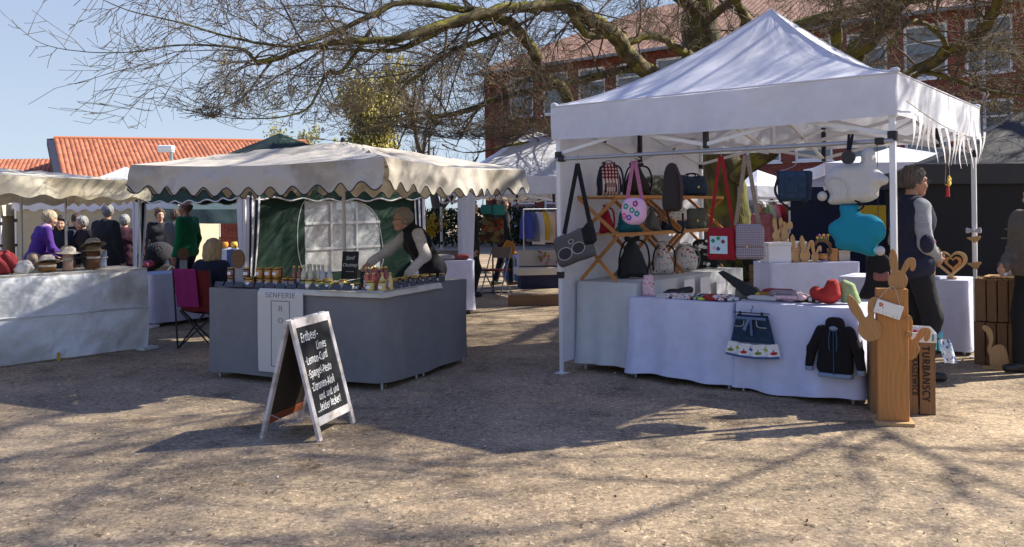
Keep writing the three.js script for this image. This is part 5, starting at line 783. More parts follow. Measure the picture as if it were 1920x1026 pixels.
// ---------------------------------------------------------------- goods on the left stall
{
  const put3 = (o, x, y, z, r = 0) => { o.position.copy(lft(x, y, z)); o.rotation.y = LH + r; return o; };
  const top = .912;
  put3(solo('yarn_bundle', nets((x, y, z) => Math.hypot(x, y - .12, z) - .12 + .02 * Math.sin(x * 60 + y * 40) * Math.sin(z * 50) , [-.16, -.02, -.16], [.16, .27, .16], .012), clothM([.3, .03, .04]), 'dark red yarn bundle at the left end of the stall', 'yarn'), -1.33, top - .005, -.22);
  put3(solo('plastic_bag', nets((x, y, z) => Math.hypot(x / 1.1, (y - .07) * 1.25, z) - .09 + .035 * (noise3(x * 22, y * 22, z * 22) - .5), [-.16, -.03, -.15], [.16, .22, .15], .01), phys([.75, .76, .78], { roughness: .25, transmission: .45, thickness: 0 }), 'crumpled clear plastic bag on the left stall', 'bag'), -1.17, top - .004, -.16);
  const hatG = lathe([[0, .075], [.05, .073], [.075, .05], [.08, .018], [.13, .006], [.132, 0], [.08, .008]], 22);
  const hat = (label, x, z, c, tilt) => { const o = put3(solo('sun_hat', hatG, clothM(c), label, 'hat'), x, top, z); o.rotation.set(tilt, LH, 0, 'YXZ'); return o; };
  const stand = (label, x, z, h, c, r = .075) => { const t = thing('hat_stand', label, 'stand', lft(x, top, z), LH); part('block', lathe([[0, h], [r * .8, h], [r, h * .93], [r * .92, h * .5], [r * 1.05, .012], [0, 0]], 18), mat(c, { map: rep(TX.wood, 1) }), t); part('band', cyl(r * 1.005, r * 1.005, .02, 0, h * .66, 0, 18), mat([.6, .55, .48]), t); return t; };
  stand('squat wooden hat block next to the plastic bag', -.93, -.2, .1, [.34, .19, .07], .085); hat('wide pale hat lying on the squat wooden block', -.93, -.2, [.72, .66, .58], -.25).position.y += .1;
  stand('pale pink hat stand in the middle of the left stall', -.72, -.22, .19, [.6, .44, .38], .055); hat('floppy pale hat on the pink stand', -.72, -.22, [.66, .58, .5], .1).position.y += .19;
  stand('tall brown hat block on the left stall', -.47, -.2, .2, [.2, .1, .05], .068); const a = hat('brown striped hat on the tall brown block', -.47, -.2, [.26, .18, .11], 0); a.position.y += .2; const b = hat('grey-beige hat, topmost on the tall brown block', -.47, -.2, [.42, .36, .3], -.3); b.position.y += .262;
  put3(solo('trestle_shelf', [box(.5, .02, .12, 0, .12, 0), box(.03, .11, .1, -.2, .055, 0), box(.03, .11, .1, .2, .055, 0)], mat([.03, .025, .02]), 'low black trestle shelf behind the hats', 'shelf'), -.66, top, -.4);
  { const t = thing('blue_cloth_roll', 'roll of pale blue striped cloth beside the tall hat block', 'cloth', lft(-.33, top, -.34), LH); part('roll', pillow([[-.05, 0], [.05, 0], [.055, .2], [-.055, .21]], .07, .03, .012), clothM([.3, .36, .5]), t); part('tie', box(.112, .012, .075, 0, .12, 0, 0, 0, 0, .004), mat([.6, .6, .62]), t); }
  // a shade display hanging at the far left
  { const t = thing('bead_hanger', 'hanging string of pale ornaments at the left stall edge', 'ornament', lft(-1.45, 1.02, -.15), LH); part('cord', bar([0, .0, 0], [0, .78, 0], .004), MT.black, t); for (let i = 0; i < 6; i++) part('ornament', sph(.045, .02 * Math.sin(i * 2), .08 + i * .085, 0, 1, .6, .4, 10, 6), mat([[.6, .58, .55], [.4, .12, .12], [.55, .5, .4]][i % 3]), t); }
}
// ---------------------------------------------------------------- inside the big white tent
const { FontLoader } = await import('three/addons/loaders/FontLoader.js'); const { TextGeometry } = await import('three/addons/geometries/TextGeometry.js');
const wallPt = (t, d, y) => tentPt(-TA + d, y, TB - t);      // t metres back along the side wall, d out from it
const pat = (n, draw) => new THREE.MeshStandardMaterial({ map: canvasTex(n, n, draw), roughness: .92, side: THREE.DoubleSide, bumpMap: rep(TX.wrinkle, 2), bumpScale: .006 });
const dots = (bg, cols, k, r) => pat(128, (g, w) => { g.fillStyle = bg; g.fillRect(0, 0, w, w); for (let i = 0; i < k; i++) { g.fillStyle = cols[i % cols.length]; g.beginPath(); g.arc(rnd() * w, rnd() * w, r * (.5 + rnd()), 0, 7); g.fill(); } });
setSeed(404);
const BM = {
  check: pat(128, (g, w) => { g.fillStyle = '#d9c9c0'; g.fillRect(0, 0, w, w); g.fillStyle = '#7d2830'; for (let i = 0; i < 8; i++) { g.fillRect(i * 16, 0, 8, w / 2); g.fillRect(i * 16 + 4, w / 2, 5, w / 2); } g.fillStyle = 'rgba(90,20,30,.75)'; for (let j = 0; j < 5; j++) g.fillRect(0, j * 13, w, 6); g.fillStyle = '#222c3c'; g.fillRect(w * .05, 0, w * .13, w); g.fillRect(w * .84, 0, w * .12, w); }),
  brown: clothM([.045, .035, .03]), camo: dots('#6f7268', ['#4c5148', '#8d8f84', '#5f5a4c', '#a5a69b'], 60, 11), denim: mat([.035, .075, .14], { map: rep(TX.denim, 3), roughness: .9 }), denimDark: mat([.018, .038, .085], { map: rep(TX.denim, 3), roughness: .9 }),
  red: clothM([.4, .012, .025]), teal: clothM([.02, .22, .3]), grey: clothM([.2, .19, .18]), slate: clothM([.075, .085, .09]), greygreen: clothM([.14, .16, .15]), charcoal: clothM([.035, .04, .045]), black: clothM([.012, .012, .014]), pinkStrap: clothM([.6, .2, .34]), beige: clothM([.36, .28, .2]),
  pinkFlower: pat(128, (g, w) => { g.fillStyle = '#e7b9d3'; g.fillRect(0, 0, w, w); [['#2e8f7a', 34, 40], ['#a0306a', 84, 28], ['#2f8a86', 92, 74], ['#6a5aa8', 50, 92], ['#d35d8a', 24, 84], ['#4b9a86', 66, 58]].forEach(([c, x, y]) => { g.fillStyle = c; for (let k = 0; k < 5; k++) { g.beginPath(); g.arc(x + 8 * Math.cos(k * 1.26), y + 8 * Math.sin(k * 1.26), 7, 0, 7); g.fill(); } g.fillStyle = '#f1e3ea'; g.beginPath(); g.arc(x, y, 4, 0, 7); g.fill(); }); }),
  spot: dots('#cfc9c2', ['#8a5a62', '#6a7f8c', '#b8585a', '#e9e5e0'], 46, 4), floralBW: dots('#17171a', ['#c9c8c6', '#8b8a8c', '#2c2c30', '#e2e0dd'], 26, 9), checkGrey: pat(128, (g, w) => { g.fillStyle = '#a49aa2'; g.fillRect(0, 0, w, w); g.fillStyle = '#6d646e'; for (let i = 0; i < 14; i++) { g.fillRect(i * 9.2, 0, 2, w); g.fillRect(0, i * 9.2, w, 2); } }),
  flowerGrey: pat(128, (g, w) => { g.fillStyle = '#5c5858'; g.fillRect(0, 0, w, w); g.strokeStyle = '#b6b0aa'; g.lineWidth = 3; for (const [x, y, r] of [[40, 80, 24], [88, 76, 22], [70, 42, 8]]) { g.fillStyle = '#3a3738'; g.beginPath(); g.arc(x, y, r, 0, 7); g.fill(); g.stroke(); } }),
  floral: dots('#dcd8dc', ['#a6435a', '#d28a3a', '#4c5f8f', '#ffffff', '#7c8f6a', '#2c3448'], 70, 7), tealBlack: dots('#20242c', ['#3fb0bf', '#e9eef0', '#c7d34b', '#27667f'], 46, 8), pinkPale: dots('#d9b8bf', ['#b9737f', '#f0dfe2'], 50, 4), white: clothM([.75, .74, .74]), lime: clothM([.5, .62, .3]), coral: clothM([.5, .035, .025]),
};
const rnRect = (w, h, k = .15) => smoothPts([[-w / 2, 0], [-w / 2 - w * k * .2, h * .45], [-w / 2 + w * k * .4, h], [0, h * 1.02], [w / 2 - w * k * .4, h], [w / 2 + w * k * .2, h * .45], [w / 2, 0], [0, -h * .02]].map(p => [p[0], p[1]]), 32);
function bag(name, label, kind, w, h, d, m, o = {}) {
  const t = thing(name, label, name.includes('pouch') ? 'pouch' : name.includes('backpack') ? 'backpack' : 'bag', [0, 0, 0], 0);
  let out; if (kind === 'sack') out = smoothPts([[-w * .42, 0], [-w * .5, h * .2], [-w * .44, h * .62], [-w * .28, h * .93], [0, h], [w * .28, h * .93], [w * .44, h * .62], [w * .5, h * .2], [w * .42, 0], [0, -h * .01]], 40); else if (kind === 'cone') out = smoothPts([[-w * .5, 0], [-w * .44, h * .35], [-w * .2, h * .8], [0, h], [w * .2, h * .8], [w * .44, h * .35], [w * .5, 0], [0, -h * .015]], 40); else out = rnRect(w, h, o.k || .15);
  const b = part('body', pillow(out, d, Math.min(d * .7, w * .4), Math.max(.008, w / 26), o.crumple == null ? .02 : o.crumple, w * 31 + h * 7), m, t);
  if (kind === 'sack' || kind === 'cone') { const sm = o.strap || BM.black; for (const s of [-1, 1]) part('strap', tube([[s * w * .1, h * .97, d * .1], [s * w * .36, h * .86, d * .42], [s * w * .5, h * .45, d * .38], [s * w * .44, .03, d * .25]], .009, 20, 6), sm, t); part('drawstring', tube([[-w * .16, h * .95, 0], [-w * .12, h * 1.06, .01], [w * .12, h * 1.06, -.01], [w * .16, h * .95, 0]], .004, 14, 5), sm, t); part('gathered_neck', pillow(smoothPts([[-w * .2, h * .93], [-w * .24, h * 1.03], [0, h * .99], [w * .24, h * 1.03], [w * .2, h * .93]], 24), d * .5, .03, .009, .02, 3), m, t); part('front_pocket', pillow(rnRect(w * .5, h * .3), d * .22, .03, .01).translate(0, h * .1, d * .43), m, t); }
  if (kind === 'duffel') { for (const s of [-1, 1]) part('handle', tube([[-w * .22, h * .8, s * d * .35], [-w * .16, h * 1.08, s * d * .2], [w * .16, h * 1.08, s * d * .2], [w * .22, h * .8, s * d * .35]], .009, 20, 6), o.strap || m, t); part('front_pocket', pillow(rnRect(w * .55, h * .45), d * .2, .03, .01).translate(0, h * .12, d * .42), m, t); part('buckle', box(.022, .022, .008, w * .1, h * .45, d * .5 + .03), GOLD, t); }
  if (kind === 'flap') { part('flap', pillow(rnRect(w * .98, h * .62, .1), d * .35, .03, .01).translate(0, h * .4, d * .36), o.flap || m, t); part('clasp', box(.02, .03, .012, 0, h * .4, d * .55, 0, 0, 0, .003), GOLD, t); }
  return t;
}
{ // back table along the wall
  const z0 = TB - .28, z1 = TB - 2.65, t = thing('covered_table', 'long white-draped table along the tent side wall under the wooden racks', 'table', TC, TH); part('tablecloth', drape([[-TA + .06, z0], [-TA + .7, z0], [-TA + .7, z1], [-TA + .06, z1]], .83, (u) => .07, { amp: .06, sd: 31, freq: 4.5, cell: .022, flare: .03 }), MT.sheetGrey, t); for (const [x, z] of [[.12, z0 - .06], [.62, z0 - .06], [.62, z1 + .06], [.12, z1 + .06]]) part('leg', cyl(.014, .014, .82, -TA + x, .41, z, 8), MT.metalGrey, t);
  const pm = canvasTex(64, 96, (g, w, h) => { g.fillStyle = '#e6e5ea'; g.fillRect(0, 0, w, h); g.fillStyle = 'rgba(120,120,140,.55)'; for (let i = 0; i < 5; i++) g.fillRect(12, 22 + i * 11, 40 - (i % 2) * 12, 2); }); const PM = new THREE.MeshStandardMaterial({ map: pm, roughness: .8, side: THREE.DoubleSide });
  [[1.0, 'leftmost'], [1.35, 'middle'], [1.72, 'rightmost']].forEach(([q, w]) => { const o = solo('paper_notice', box(.22, .29, .002), PM, w + ' white paper notice pinned to the back table cloth', 'notice', 'paper notices'); o.position.copy(tentPt(-TA + .765, .66, TB - q - .2)); o.rotation.set(0, TH + PI / 2, 0); });
}
function rack(label, t0, t1) { // wooden folding rack with two slatted shelves
  const t = thing('folding_rack', label, 'rack', wallPt((t0 + t1) / 2, .3, .832), TH); const L = t1 - t0, ys = [.43, .78];
  for (const y of ys) for (let k = 0; k < 4; k++) part('shelf_slat', box(.065, .016, L + .04, -.15 + k * .1, y, 0, 0, 0, 0, .003), MT.woodPale, t);
  for (const y of ys) for (const x of [-.2, .2]) part('shelf_edge', box(.02, .03, L + .05, x, y - .004, 0, 0, 0, 0, .003), MT.wood, t);
  for (const s of [-1, 0, 1]) { if (s === 0 && L < 1.2) continue; const z = s * L / 2; [[0, .43], [.43, .78]].forEach(([a, b]) => { part('cross_leg', bar([-.2, a + .008, z - .012], [.2, b - .014, z - .012], .03, .016), MT.wood, t); part('cross_leg', bar([.2, a + .008, z + .012], [-.2, b - .014, z + .012], .03, .016), MT.wood, t); }); }
}
rack('left wooden folding rack of bags on the back table', .3, 1.5); rack('right wooden folding rack of bags nearer the tree trunk', 1.62, 2.55);
const TY = .84, S1 = .832 + .442, S2 = .832 + .792; const fc = TH + .85;
const setB = (o, t, d, y, turn = fc) => { o.position.copy(wallPt(t, d, y)); o.rotation.y = turn; };
setB(bag('backpack', 'red and cream checked drawstring backpack on the top rack shelf', 'sack', .25, .3, .13, BM.check, { strap: BM.denimDark }), .5, .3, S2); setB(bag('backpack', 'dark brown drawstring backpack beside the checked one', 'cone', .28, .31, .13, BM.brown), 1.02, .3, S2); setB(bag('shoulder_bag', 'camouflage-grey bag on the top rack shelf', 'box', .26, .2, .12, BM.camo), 1.48, .28, S2); setB(bag('denim_bag', 'blue denim duffel bag at the right end of the top shelf', 'duffel', .33, .22, .16, BM.denim, { strap: BM.denimDark }), 2.22, .3, S2);
setB(bag('pouch', 'narrow bright red pouch on the middle rack shelf', 'cone', .13, .25, .08, BM.red, { strap: BM.red }), .42, .32, S1); setB(bag('shoulder_bag', 'turquoise bag with blue base on the middle rack shelf', 'flap', .24, .2, .11, BM.teal, { flap: BM.teal }), .9, .3, S1); setB(bag('pouch', 'grey drawstring pouch next to the turquoise bag', 'cone', .16, .22, .09, BM.grey, { strap: BM.grey }), 1.32, .3, S1); setB(bag('shoulder_bag', 'blue bag with cream flap on the right rack', 'flap', .26, .22, .12, BM.denim, { flap: BM.spot }), 1.78, .3, S1); setB(bag('shoulder_bag', 'grey-green flap bag at the right end of the middle shelf', 'flap', .23, .21, .11, BM.greygreen), 2.3, .3, S1);
setB(bag('backpack', 'large charcoal backpack on the back table', 'cone', .3, .38, .15, BM.charcoal), .78, .38, TY); setB(bag('backpack', 'grey and white drawstring backpack under the rack middle', 'cone', .24, .3, .13, BM.spot, { strap: BM.brown }), 1.38, .38, TY); setB(bag('backpack', 'rounded cream spotted backpack on the back table', 'sack', .28, .27, .15, BM.spot, { strap: BM.grey }), 1.88, .38, TY); setB(bag('shoulder_bag', 'black bag with white flowers at the right end of the back table', 'flap', .3, .3, .13, BM.floralBW), 2.35, .4, TY);
// ---- bags hanging from the front rail
const railPt = (t, y, dz = .04) => tentPt(-TA + t, y, TB - .02 + dz);
function hung(name, label, t, build, turn = TH) { const o = thing(name, label, name.includes('cushion') ? 'cushion' : 'bag', railPt(t, 1.955, 0), turn); part('hook', tube([[0, .018, -.012], [0, .024, .0], [0, .018, .018], [0, -.02, .02], [0, -.05, .01]], .003, 16, 5), MT.metalGrey, o); build(o); return o; }
const strapV = (o, topY, x, botY, m, w = .03, z = .02, tilt = 0) => { for (const s of [-1, 1]) part('strap', bar([s * .008, topY, z], [s * x + tilt, botY + (s * tilt * 1.2), z], w, .006), m, o); };
hung('messenger_bag', 'grey flower-print messenger bag on a long black strap, first on the rail', .28, o => { part('strap', bar([.004, -.05, .02], [-.15, -.68, .02], .042, .007), BM.black, o); part('strap', bar([.004, -.05, .022], [.13, -.6, .02], .042, .007), BM.black, o); const g = pillow(rnRect(.38, .26, .1), .1, .05, .012).rotateZ(.32).translate(.0, -.92, .03); part('body', g, BM.flowerGrey, o); part('side_panel', pillow([[.0, 0], [.13, .06], [.14, .26], [.02, .2]], .11, .04, .012).rotateZ(.3).translate(.09, -.83, .03), BM.black, o); part('zip', bar([-.2, -.72, .045], [.13, -.6, .045], .012), mat([.5, .5, .52]), o); });
hung('shoulder_bag', 'round pink flowered bag on a pink strap', .86, o => { strapV(o, -.05, .08, -.42, BM.pinkStrap, .034); part('body', pillow(smoothPts([[-.1, -.56], [-.115, -.44], [-.08, -.38], [0, -.365], [.08, -.38], [.115, -.44], [.1, -.56], [0, -.6]], 36), .09, .05, .01).translate(0, 0, .03), BM.pinkFlower, o); });
hung('sling_backpack', 'slim black sling backpack hanging from the rail', 1.22, o => { part('body', pillow(smoothPts([[-.075, -.47], [-.08, -.3], [-.05, -.12], [0, -.08], [.05, -.12], [.08, -.3], [.075, -.47], [0, -.49]], 36), .1, .05, .01).translate(0, 0, .03), BM.brown, o); part('strap', tube([[.03, -.1, .03], [.1, -.25, .06], [.09, -.45, .05]], .012, 16, 6), clothM([.1, .05, .07]), o); part('strap', tube([[-.05, -.45, .05], [.02, -.62, .07], [.1, -.66, .06], [.1, -.5, .04]], .01, 16, 6), BM.black, o); });
hung('shoulder_bag', 'red shoulder bag with pale blue flowered panel on a long red strap', 1.65, o => { strapV(o, -.05, .1, -.62, BM.red, .026); part('body', pillow(rnRect(.235, .245, .06), .07, .035, .01).translate(0, -.87, .02), BM.red, o); const f = new THREE.PlaneGeometry(.15, .14); f.translate(-.01, -.755, .062); part('print_panel', f, pat(128, (g, w) => { g.fillStyle = '#b9d6dc'; g.fillRect(0, 0, w, w); [['#2f7d5c', 24, 34], ['#3c8f5a', 62, 16], ['#8c3140', 96, 40], ['#3b4a70', 60, 92], ['#d9a3b8', 34, 88]].forEach(([c, x, y]) => { g.fillStyle = c; for (let k = 0; k < 4; k++) { g.beginPath(); g.arc(x + 8 * Math.cos(k * 1.57), y + 8 * Math.sin(k * 1.57), 8, 0, 7); g.fill(); } }); }), o); });
hung('shoulder_bag', 'mauve-grey checked flap bag on a beige strap next to the red bag', 1.86, o => { strapV(o, -.05, .09, -.6, BM.beige, .032); part('body', pillow(rnRect(.21, .26, .06), .06, .035, .01).translate(.02, -.86, .02), BM.checkGrey, o); part('flap', pillow(rnRect(.205, .17, .06), .03, .02, .01).translate(.02, -.765, .045), BM.checkGrey, o); part('clasp', box(.014, .014, .01, .01, -.765, .07), GOLD, o); }, TH + .15);
hung('backpack', 'dark blue denim backpack hung on a wire hook from the rail', 2.24, o => { part('wire', tube([[0, -.03, .01], [.01, -.14, .01], [-.05, -.17, .01], [-.13, -.19, .01]], .003, 16, 5), MT.metalGrey, o); part('body', pillow([[-.12, -.42], [-.14, -.2], [-.13, -.185], [.13, -.19], [.14, -.21], [.12, -.42]], .09, .05, .01).translate(0, 0, .02), BM.denim, o); part('pocket', pillow(rnRect(.1, .1), .03, .02, .009).translate(0, -.36, .06), BM.denim, o); for (const s of [-1, 1]) part('strap', tube([[s * .1, -.2, .05], [s * .13, -.34, .07], [s * .09, -.43, .05]], .01, 14, 6), BM.denimDark, o); part('drawstring', tube([[-.1, -.42, .03], [-.03, -.47, .04], [.05, -.46, .04], [.1, -.42, .03]], .007, 14, 5), BM.black, o); });
{ // the two stuffed rabbits
  const k = .00136, cv = a => a.map(([x, y]) => [(x - 505) * k, -(y - 175) * k]);
  const white = cv([[358, 385], [372, 330], [420, 297], [480, 285], [550, 282], [552, 232], [580, 206], [608, 206], [624, 235], [628, 300], [655, 338], [690, 372], [684, 398], [644, 418], [637, 466], [600, 490], [540, 498], [470, 505], [395, 505], [375, 490], [388, 452], [370, 420]]);
  hung('rabbit_cushion', 'white stuffed rabbit cushion with cream pompom tail hanging near the front pole', 2.66, o => { part('body', pillow(smoothPts(white, 66), .15, .075, .011), mat([.74, .73, .7], { map: rep(TX.felt, 7), roughness: .98 }), o); part('pompom_tail', sph(.036, -.205, -.385, .04), mat([.72, .7, .62], { map: rep(TX.felt, 2) }), o); part('tag', bar([-.2, -.33, .02], [-.13, -.31, .02], .03, .008), mat([.62, .6, .58]), o); part('hip_seam', tube([[-.175, -.28, .085], [-.12, -.255, .09], [-.05, -.27, .092], [-.01, -.33, .09], [-.015, -.42, .075]], .003, 24, 5), mat([.5, .49, .46]), o); part('hanging_strap', [bar([-.01, .06, .03], [.0, -.09, .1], .02, .006), bar([.015, .06, .03], [.01, -.09, .1], .02, .006)], BM.black, o); part('badge', cyl(.05, .05, .018, .005, -.11, .105, 24, PI / 2), mat([.012, .012, .014], { roughness: .4 }), o); part('badge_rim', new THREE.TorusGeometry(.046, .004, 6, 28).translate(.005, -.11, .115), mat([.05, .05, .06], { roughness: .35 }), o); });
  const tq = cv([[440, 507], [495, 503], [538, 512], [545, 552], [600, 558], [650, 588], [671, 640], [662, 690], [628, 722], [625, 772], [600, 783], [540, 765], [470, 752], [418, 738], [410, 700], [380, 660], [378, 620], [410, 590], [440, 572]]);
  const o = thing('rabbit_cushion', 'turquoise stuffed rabbit cushion with white pompom hanging under the white one', 'cushion', railPt(2.66, 1.955, 0), TH); part('body', pillow(smoothPts(tq, 60), .15, .075, .011), mat([.012, .33, .46], { map: rep(TX.felt, 7), roughness: .98 }), o); part('pompom_tail', sph(.034, .2, -.78, .05), mat([.74, .73, .7], { map: rep(TX.felt, 2) }), o); part('hanging_cord', tube([[.05, -.5, .05], [.09, -.46, .04], [.03, -.42, .05]], .007, 12, 5), BM.black, o);
}
// ---- front tables
function clothTable(label, x0, x1, y, sd, o = {}) { const z0 = 1.285, z1 = .68, t = thing('covered_table', label, 'table', TC, TH); part('tablecloth', drape([[x0, z0], [x1, z0], [x1, z1], [x0, z1]], y, o.hem || .03, { amp: .085, sd, freq: 3.4, cell: .022, flare: .045, hemWave: .022, rad: .025, nv: 14, ...o }), MT.tableWhite, t); for (const [x, z] of [[x0 + .05, z0 - .04], [x1 - .05, z0 - .04], [x1 - .05, z1 + .04], [x0 + .05, z1 + .04]]) part('leg', cyl(.013, .013, y - .01, x, (y - .01) / 2, z, 8), MT.metalGrey, t); return t; }
clothTable('white-draped front table at the left with folded bibs on it', -.845, .135, .712, 33, { hem: .045 }); clothTable('white-draped front table at the right with a skirt and hoodie hung on it', .16, 1.13, .724, 37);
const ft = (x, y, z) => tentPt(x, y, z);
const place = (o, x, y, z, r = 0) => { o.position.copy(ft(x, y, z)); o.rotation.y = TH + r; return o; };
{ setSeed(77);
  place(solo('folded_pouch', pillow([[-.055, 0], [.06, 0], [.045, .17], [.02, .2], [-.05, .19], [-.065, .1]], .1, .045, .01, .02, 2), BM.pinkPale, 'pale pink patterned pouch standing on the left front table', 'pouch'), -.72, .715, 1.12, .2);
  place(solo('black_shoe', nets(field([[V(-.06, .03, 0), .03, V(.09, .035, .0), .034], [V(.06, .04, 0), .035, V(.12, .06, 0), .03], [V(-.11, .02, 0), .018, V(-.02, .03, 0), .025]], .03), [-.16, -.02, -.06], [.18, .12, .06], .008), mat([.015, .015, .016], { roughness: .5 }), 'black felt slipper on the left front table', 'slipper'), -.5, .716, 1.02, .3);
  const bibCols = [BM.white, BM.floral, BM.spot, BM.floral, BM.tealBlack, BM.coral, BM.floral], bibN = ['white bib, leftmost of the fanned row', 'flowered bib second in the fanned row', 'grey spotted bib in the middle of the fanned row', 'flowered bib fourth in the fanned row', 'teal patterned bib in the fanned row', 'orange-red bib near the right of the fanned row', 'flowered bib, rightmost of the fanned row'];
  for (let i = 0; i < 7; i++) { const o = place(solo('folded_bib', pillow(smoothPts([[-.1, -.08], [-.11, .06], [0, .1], [.11, .06], [.1, -.08], [0, -.1]], 24), .022, .012, .011).rotateX(-PI / 2 + .12), bibCols[i], bibN[i], 'bib', 'fanned bibs'), -.52 + i * .09, .727 + i * .002, 1.12, i * .12); }
  { const t = thing('leaning_purse', 'dark grey purse leaning open on the tables', 'purse', ft(.12, .728, 1.05), TH + .15); part('body', pillow(rnRect(.2, .1), .1, .05, .011).translate(.05, 0, 0), mat([.2, .2, .17], { map: rep(TX.felt, 2) }), t); part('flap', pillow([[-.17, .19], [-.12, .21], [.17, .06], [.16, .0], [.05, .0]], .05, .025, .01).translate(-.02, .03, .05), BM.charcoal, t); part('flower_trim', sph(.02, .15, .05, .07, 1, .7, .6), mat([.5, .35, .06]), t); }
  const stackL = [['pale grey folded top, lowest of the right table stack', BM.white, .33, 0], ['pink-flowered folded top on the right table', BM.pinkPale, .46, 0], ['crimson folded garment on the stack', clothM([.36, .03, .08]), .4, .045], ['black and grey striped folded garment on the stack', BM.checkGrey, .5, .045], ['ochre folded garment under the crimson one', clothM([.36, .24, .04]), .36, .024], ['teal and black patterned folded garment beside the heart', BM.tealBlack, .68, 0], ['pale rose folded garment at the front of the right table', BM.pinkPale, .55, .02]];
  stackL.forEach(([l, m, x, y], i) => place(solo('folded_garment', pillow([[-.12, -.075], [-.12, .075], [.12, .08], [.125, -.07]], .045, .025, .011, .014, i).rotateX(-PI / 2), m, l, 'garment', 'folded garments'), x, .748 + y, 1.06 - (i % 3) * .05, rr(-.3, .3)));
  place(solo('heart_cushion', pillow(smoothPts([[0, 0], [-.1, .04], [-.125, .1], [-.08, .14], [-.02, .125], [.02, .19], [.09, .19], [.11, .12], [.12, .06], [.07, .01]], 44), .13, .065, .011), mat([.5, .03, .025], { map: rep(TX.felt, 2) }), 'red plush heart-shaped cushion on the right front table', 'cushion'), .83, .727, 1.08, .1);
  place(solo('green_cushion', pillow([[-.06, 0], [.1, 0], [.04, .16], [-.04, .19], [-.08, .15]], .1, .05, .011), mat([.42, .55, .26], { map: rep(TX.felt, 2) }), 'pale green cushion leaning behind the red heart', 'cushion'), .98, .727, .98, -.1);
}
{ // skirt
  const t = thing('denim_skirt', 'child denim skirt with flowered hem hanging on the table front', 'skirt', ft(.345, .33, 1.37), TH);
  const top = canvasTex(8, 8, g => { g.fillStyle = '#fff'; g.fillRect(0, 0, 8, 8); }); const dm = mat([.022, .06, .13], { map: rep(TX.denim, 3), roughness: .9 }); const W2 = v => lerp(.13, .21, v);
  part('denim_panel', surf((u, v) => { const a = (u - .5) * 2, q = W2(v * .7); return [a * q, .31 - v * .22, .03 * Math.cos(a * 1.5) + .008 * Math.sin(a * 9) * v]; }, 30, 10), dm, t); part('flower_hem', surf((u, v) => { const a = (u - .5) * 2, q = W2(.7 + v * .3) + .012; return [a * q, .09 - v * .1 - .012 * (1 - a * a), .034 * Math.cos(a * 1.5) + .016 * Math.sin(a * 11)]; }, 36, 6, 1, 1), pat(128, (g, w) => { g.fillStyle = '#e4e3e0'; g.fillRect(0, 0, w, w); for (let i = 0; i < 7; i++) { g.fillStyle = ['#6d8b2a', '#a8b83c', '#b1342c', '#5b6fa0'][i % 4]; g.beginPath(); g.ellipse(9 + i * 18, 40 + (i % 2) * 34, 7, 15, 0, 0, 7); g.fill(); g.fillStyle = '#6a4a2c'; g.fillRect(8 + i * 18, 55 + (i % 2) * 34, 2, 18); } }), t);
  part('hem_ribbon', tube(Array.from({ length: 17 }, (_, i) => { const a = i / 8 - 1; return [a * .222, -.012 - .012 * (1 - a * a), .036 * Math.cos(a * 1.5) + .012]; }), .009, 40, 6), clothM([.09, .16, .36]), t); part('waist_tie', [box(.25, .022, .012, 0, .285, .045, 0, 0, 0, .004), bar([-.01, .28, .052], [-.05, .19, .055], .025, .004), bar([.005, .28, .052], [.015, .15, .055], .025, .004)], clothM([.16, .24, .42]), t);
  for (const s of [-1, 1]) part('pocket', tube([[s * .05, .27, .045], [s * .06, .225, .05], [s * .13, .215, .04]], .005, 14, 5), clothM([.5, .46, .4]), t); part('hanger', [bar([-.15, .325, .02], [.15, .325, .02], .008, .008), tube([[0, .325, .02], [0, .35, .02], [.015, .37, .02], [0, .385, .01]], .003, 12, 5), box(.015, .035, .02, -.09, .318, .03), box(.015, .035, .02, .09, .318, .03)], MT.black, t);
}
{ // hoodie
  const t = thing('child_hoodie', 'black child hoodie with pale blue cuffs hanging at the table corner', 'hoodie', ft(1.0, .22, 1.395), TH); const bk = mat([.008, .008, .01], { roughness: 1, map: rep(TX.felt, 2) }), pb = clothM([.3, .42, .58]);
  part('body', pillow(smoothPts([[-.125, .03], [-.13, .2], [-.12, .33], [-.06, .385], [.06, .385], [.12, .33], [.13, .2], [.125, .03], [0, .02]], 44), .08, .05, .011, .015), bk, t); part('hood', pillow(smoothPts([[-.07, .36], [-.06, .43], [0, .45], [.06, .43], [.07, .36], [0, .35]], 24), .09, .04, .01), bk, t); part('hem_band', pillow([[-.128, -.015], [.128, -.015], [.13, .032], [-.13, .032]], .084, .02, .01), pb, t);
  for (const s of [-1, 1]) { part('sleeve', nets(field([[V(s * .1, .34, 0), .045, V(s * .17, .2, .01), .038], [V(s * .17, .2, .01), .038, V(s * .19, .08, .015), .033]], .02), [Math.min(0, s * .25), 0, -.07], [Math.max(0, s * .25), .42, .08], .011), bk, t); part('cuff', cyl(.03, .032, .035, s * .192, .05, .015, 14), pb, t); part('drawcord', tube([[s * .02, .36, .05], [s * .03, .28, .055], [s * .025, .2, .055]], .004, 12, 5), clothM([.05, .16, .3]), t); }
  part('zip', bar([0, .02, .043], [0, .37, .043], .008, .004), clothM([.03, .07, .16]), t); part('neck_lining', sph(.03, 0, .365, .035, 1.1, .7, .5), pb, t);
}
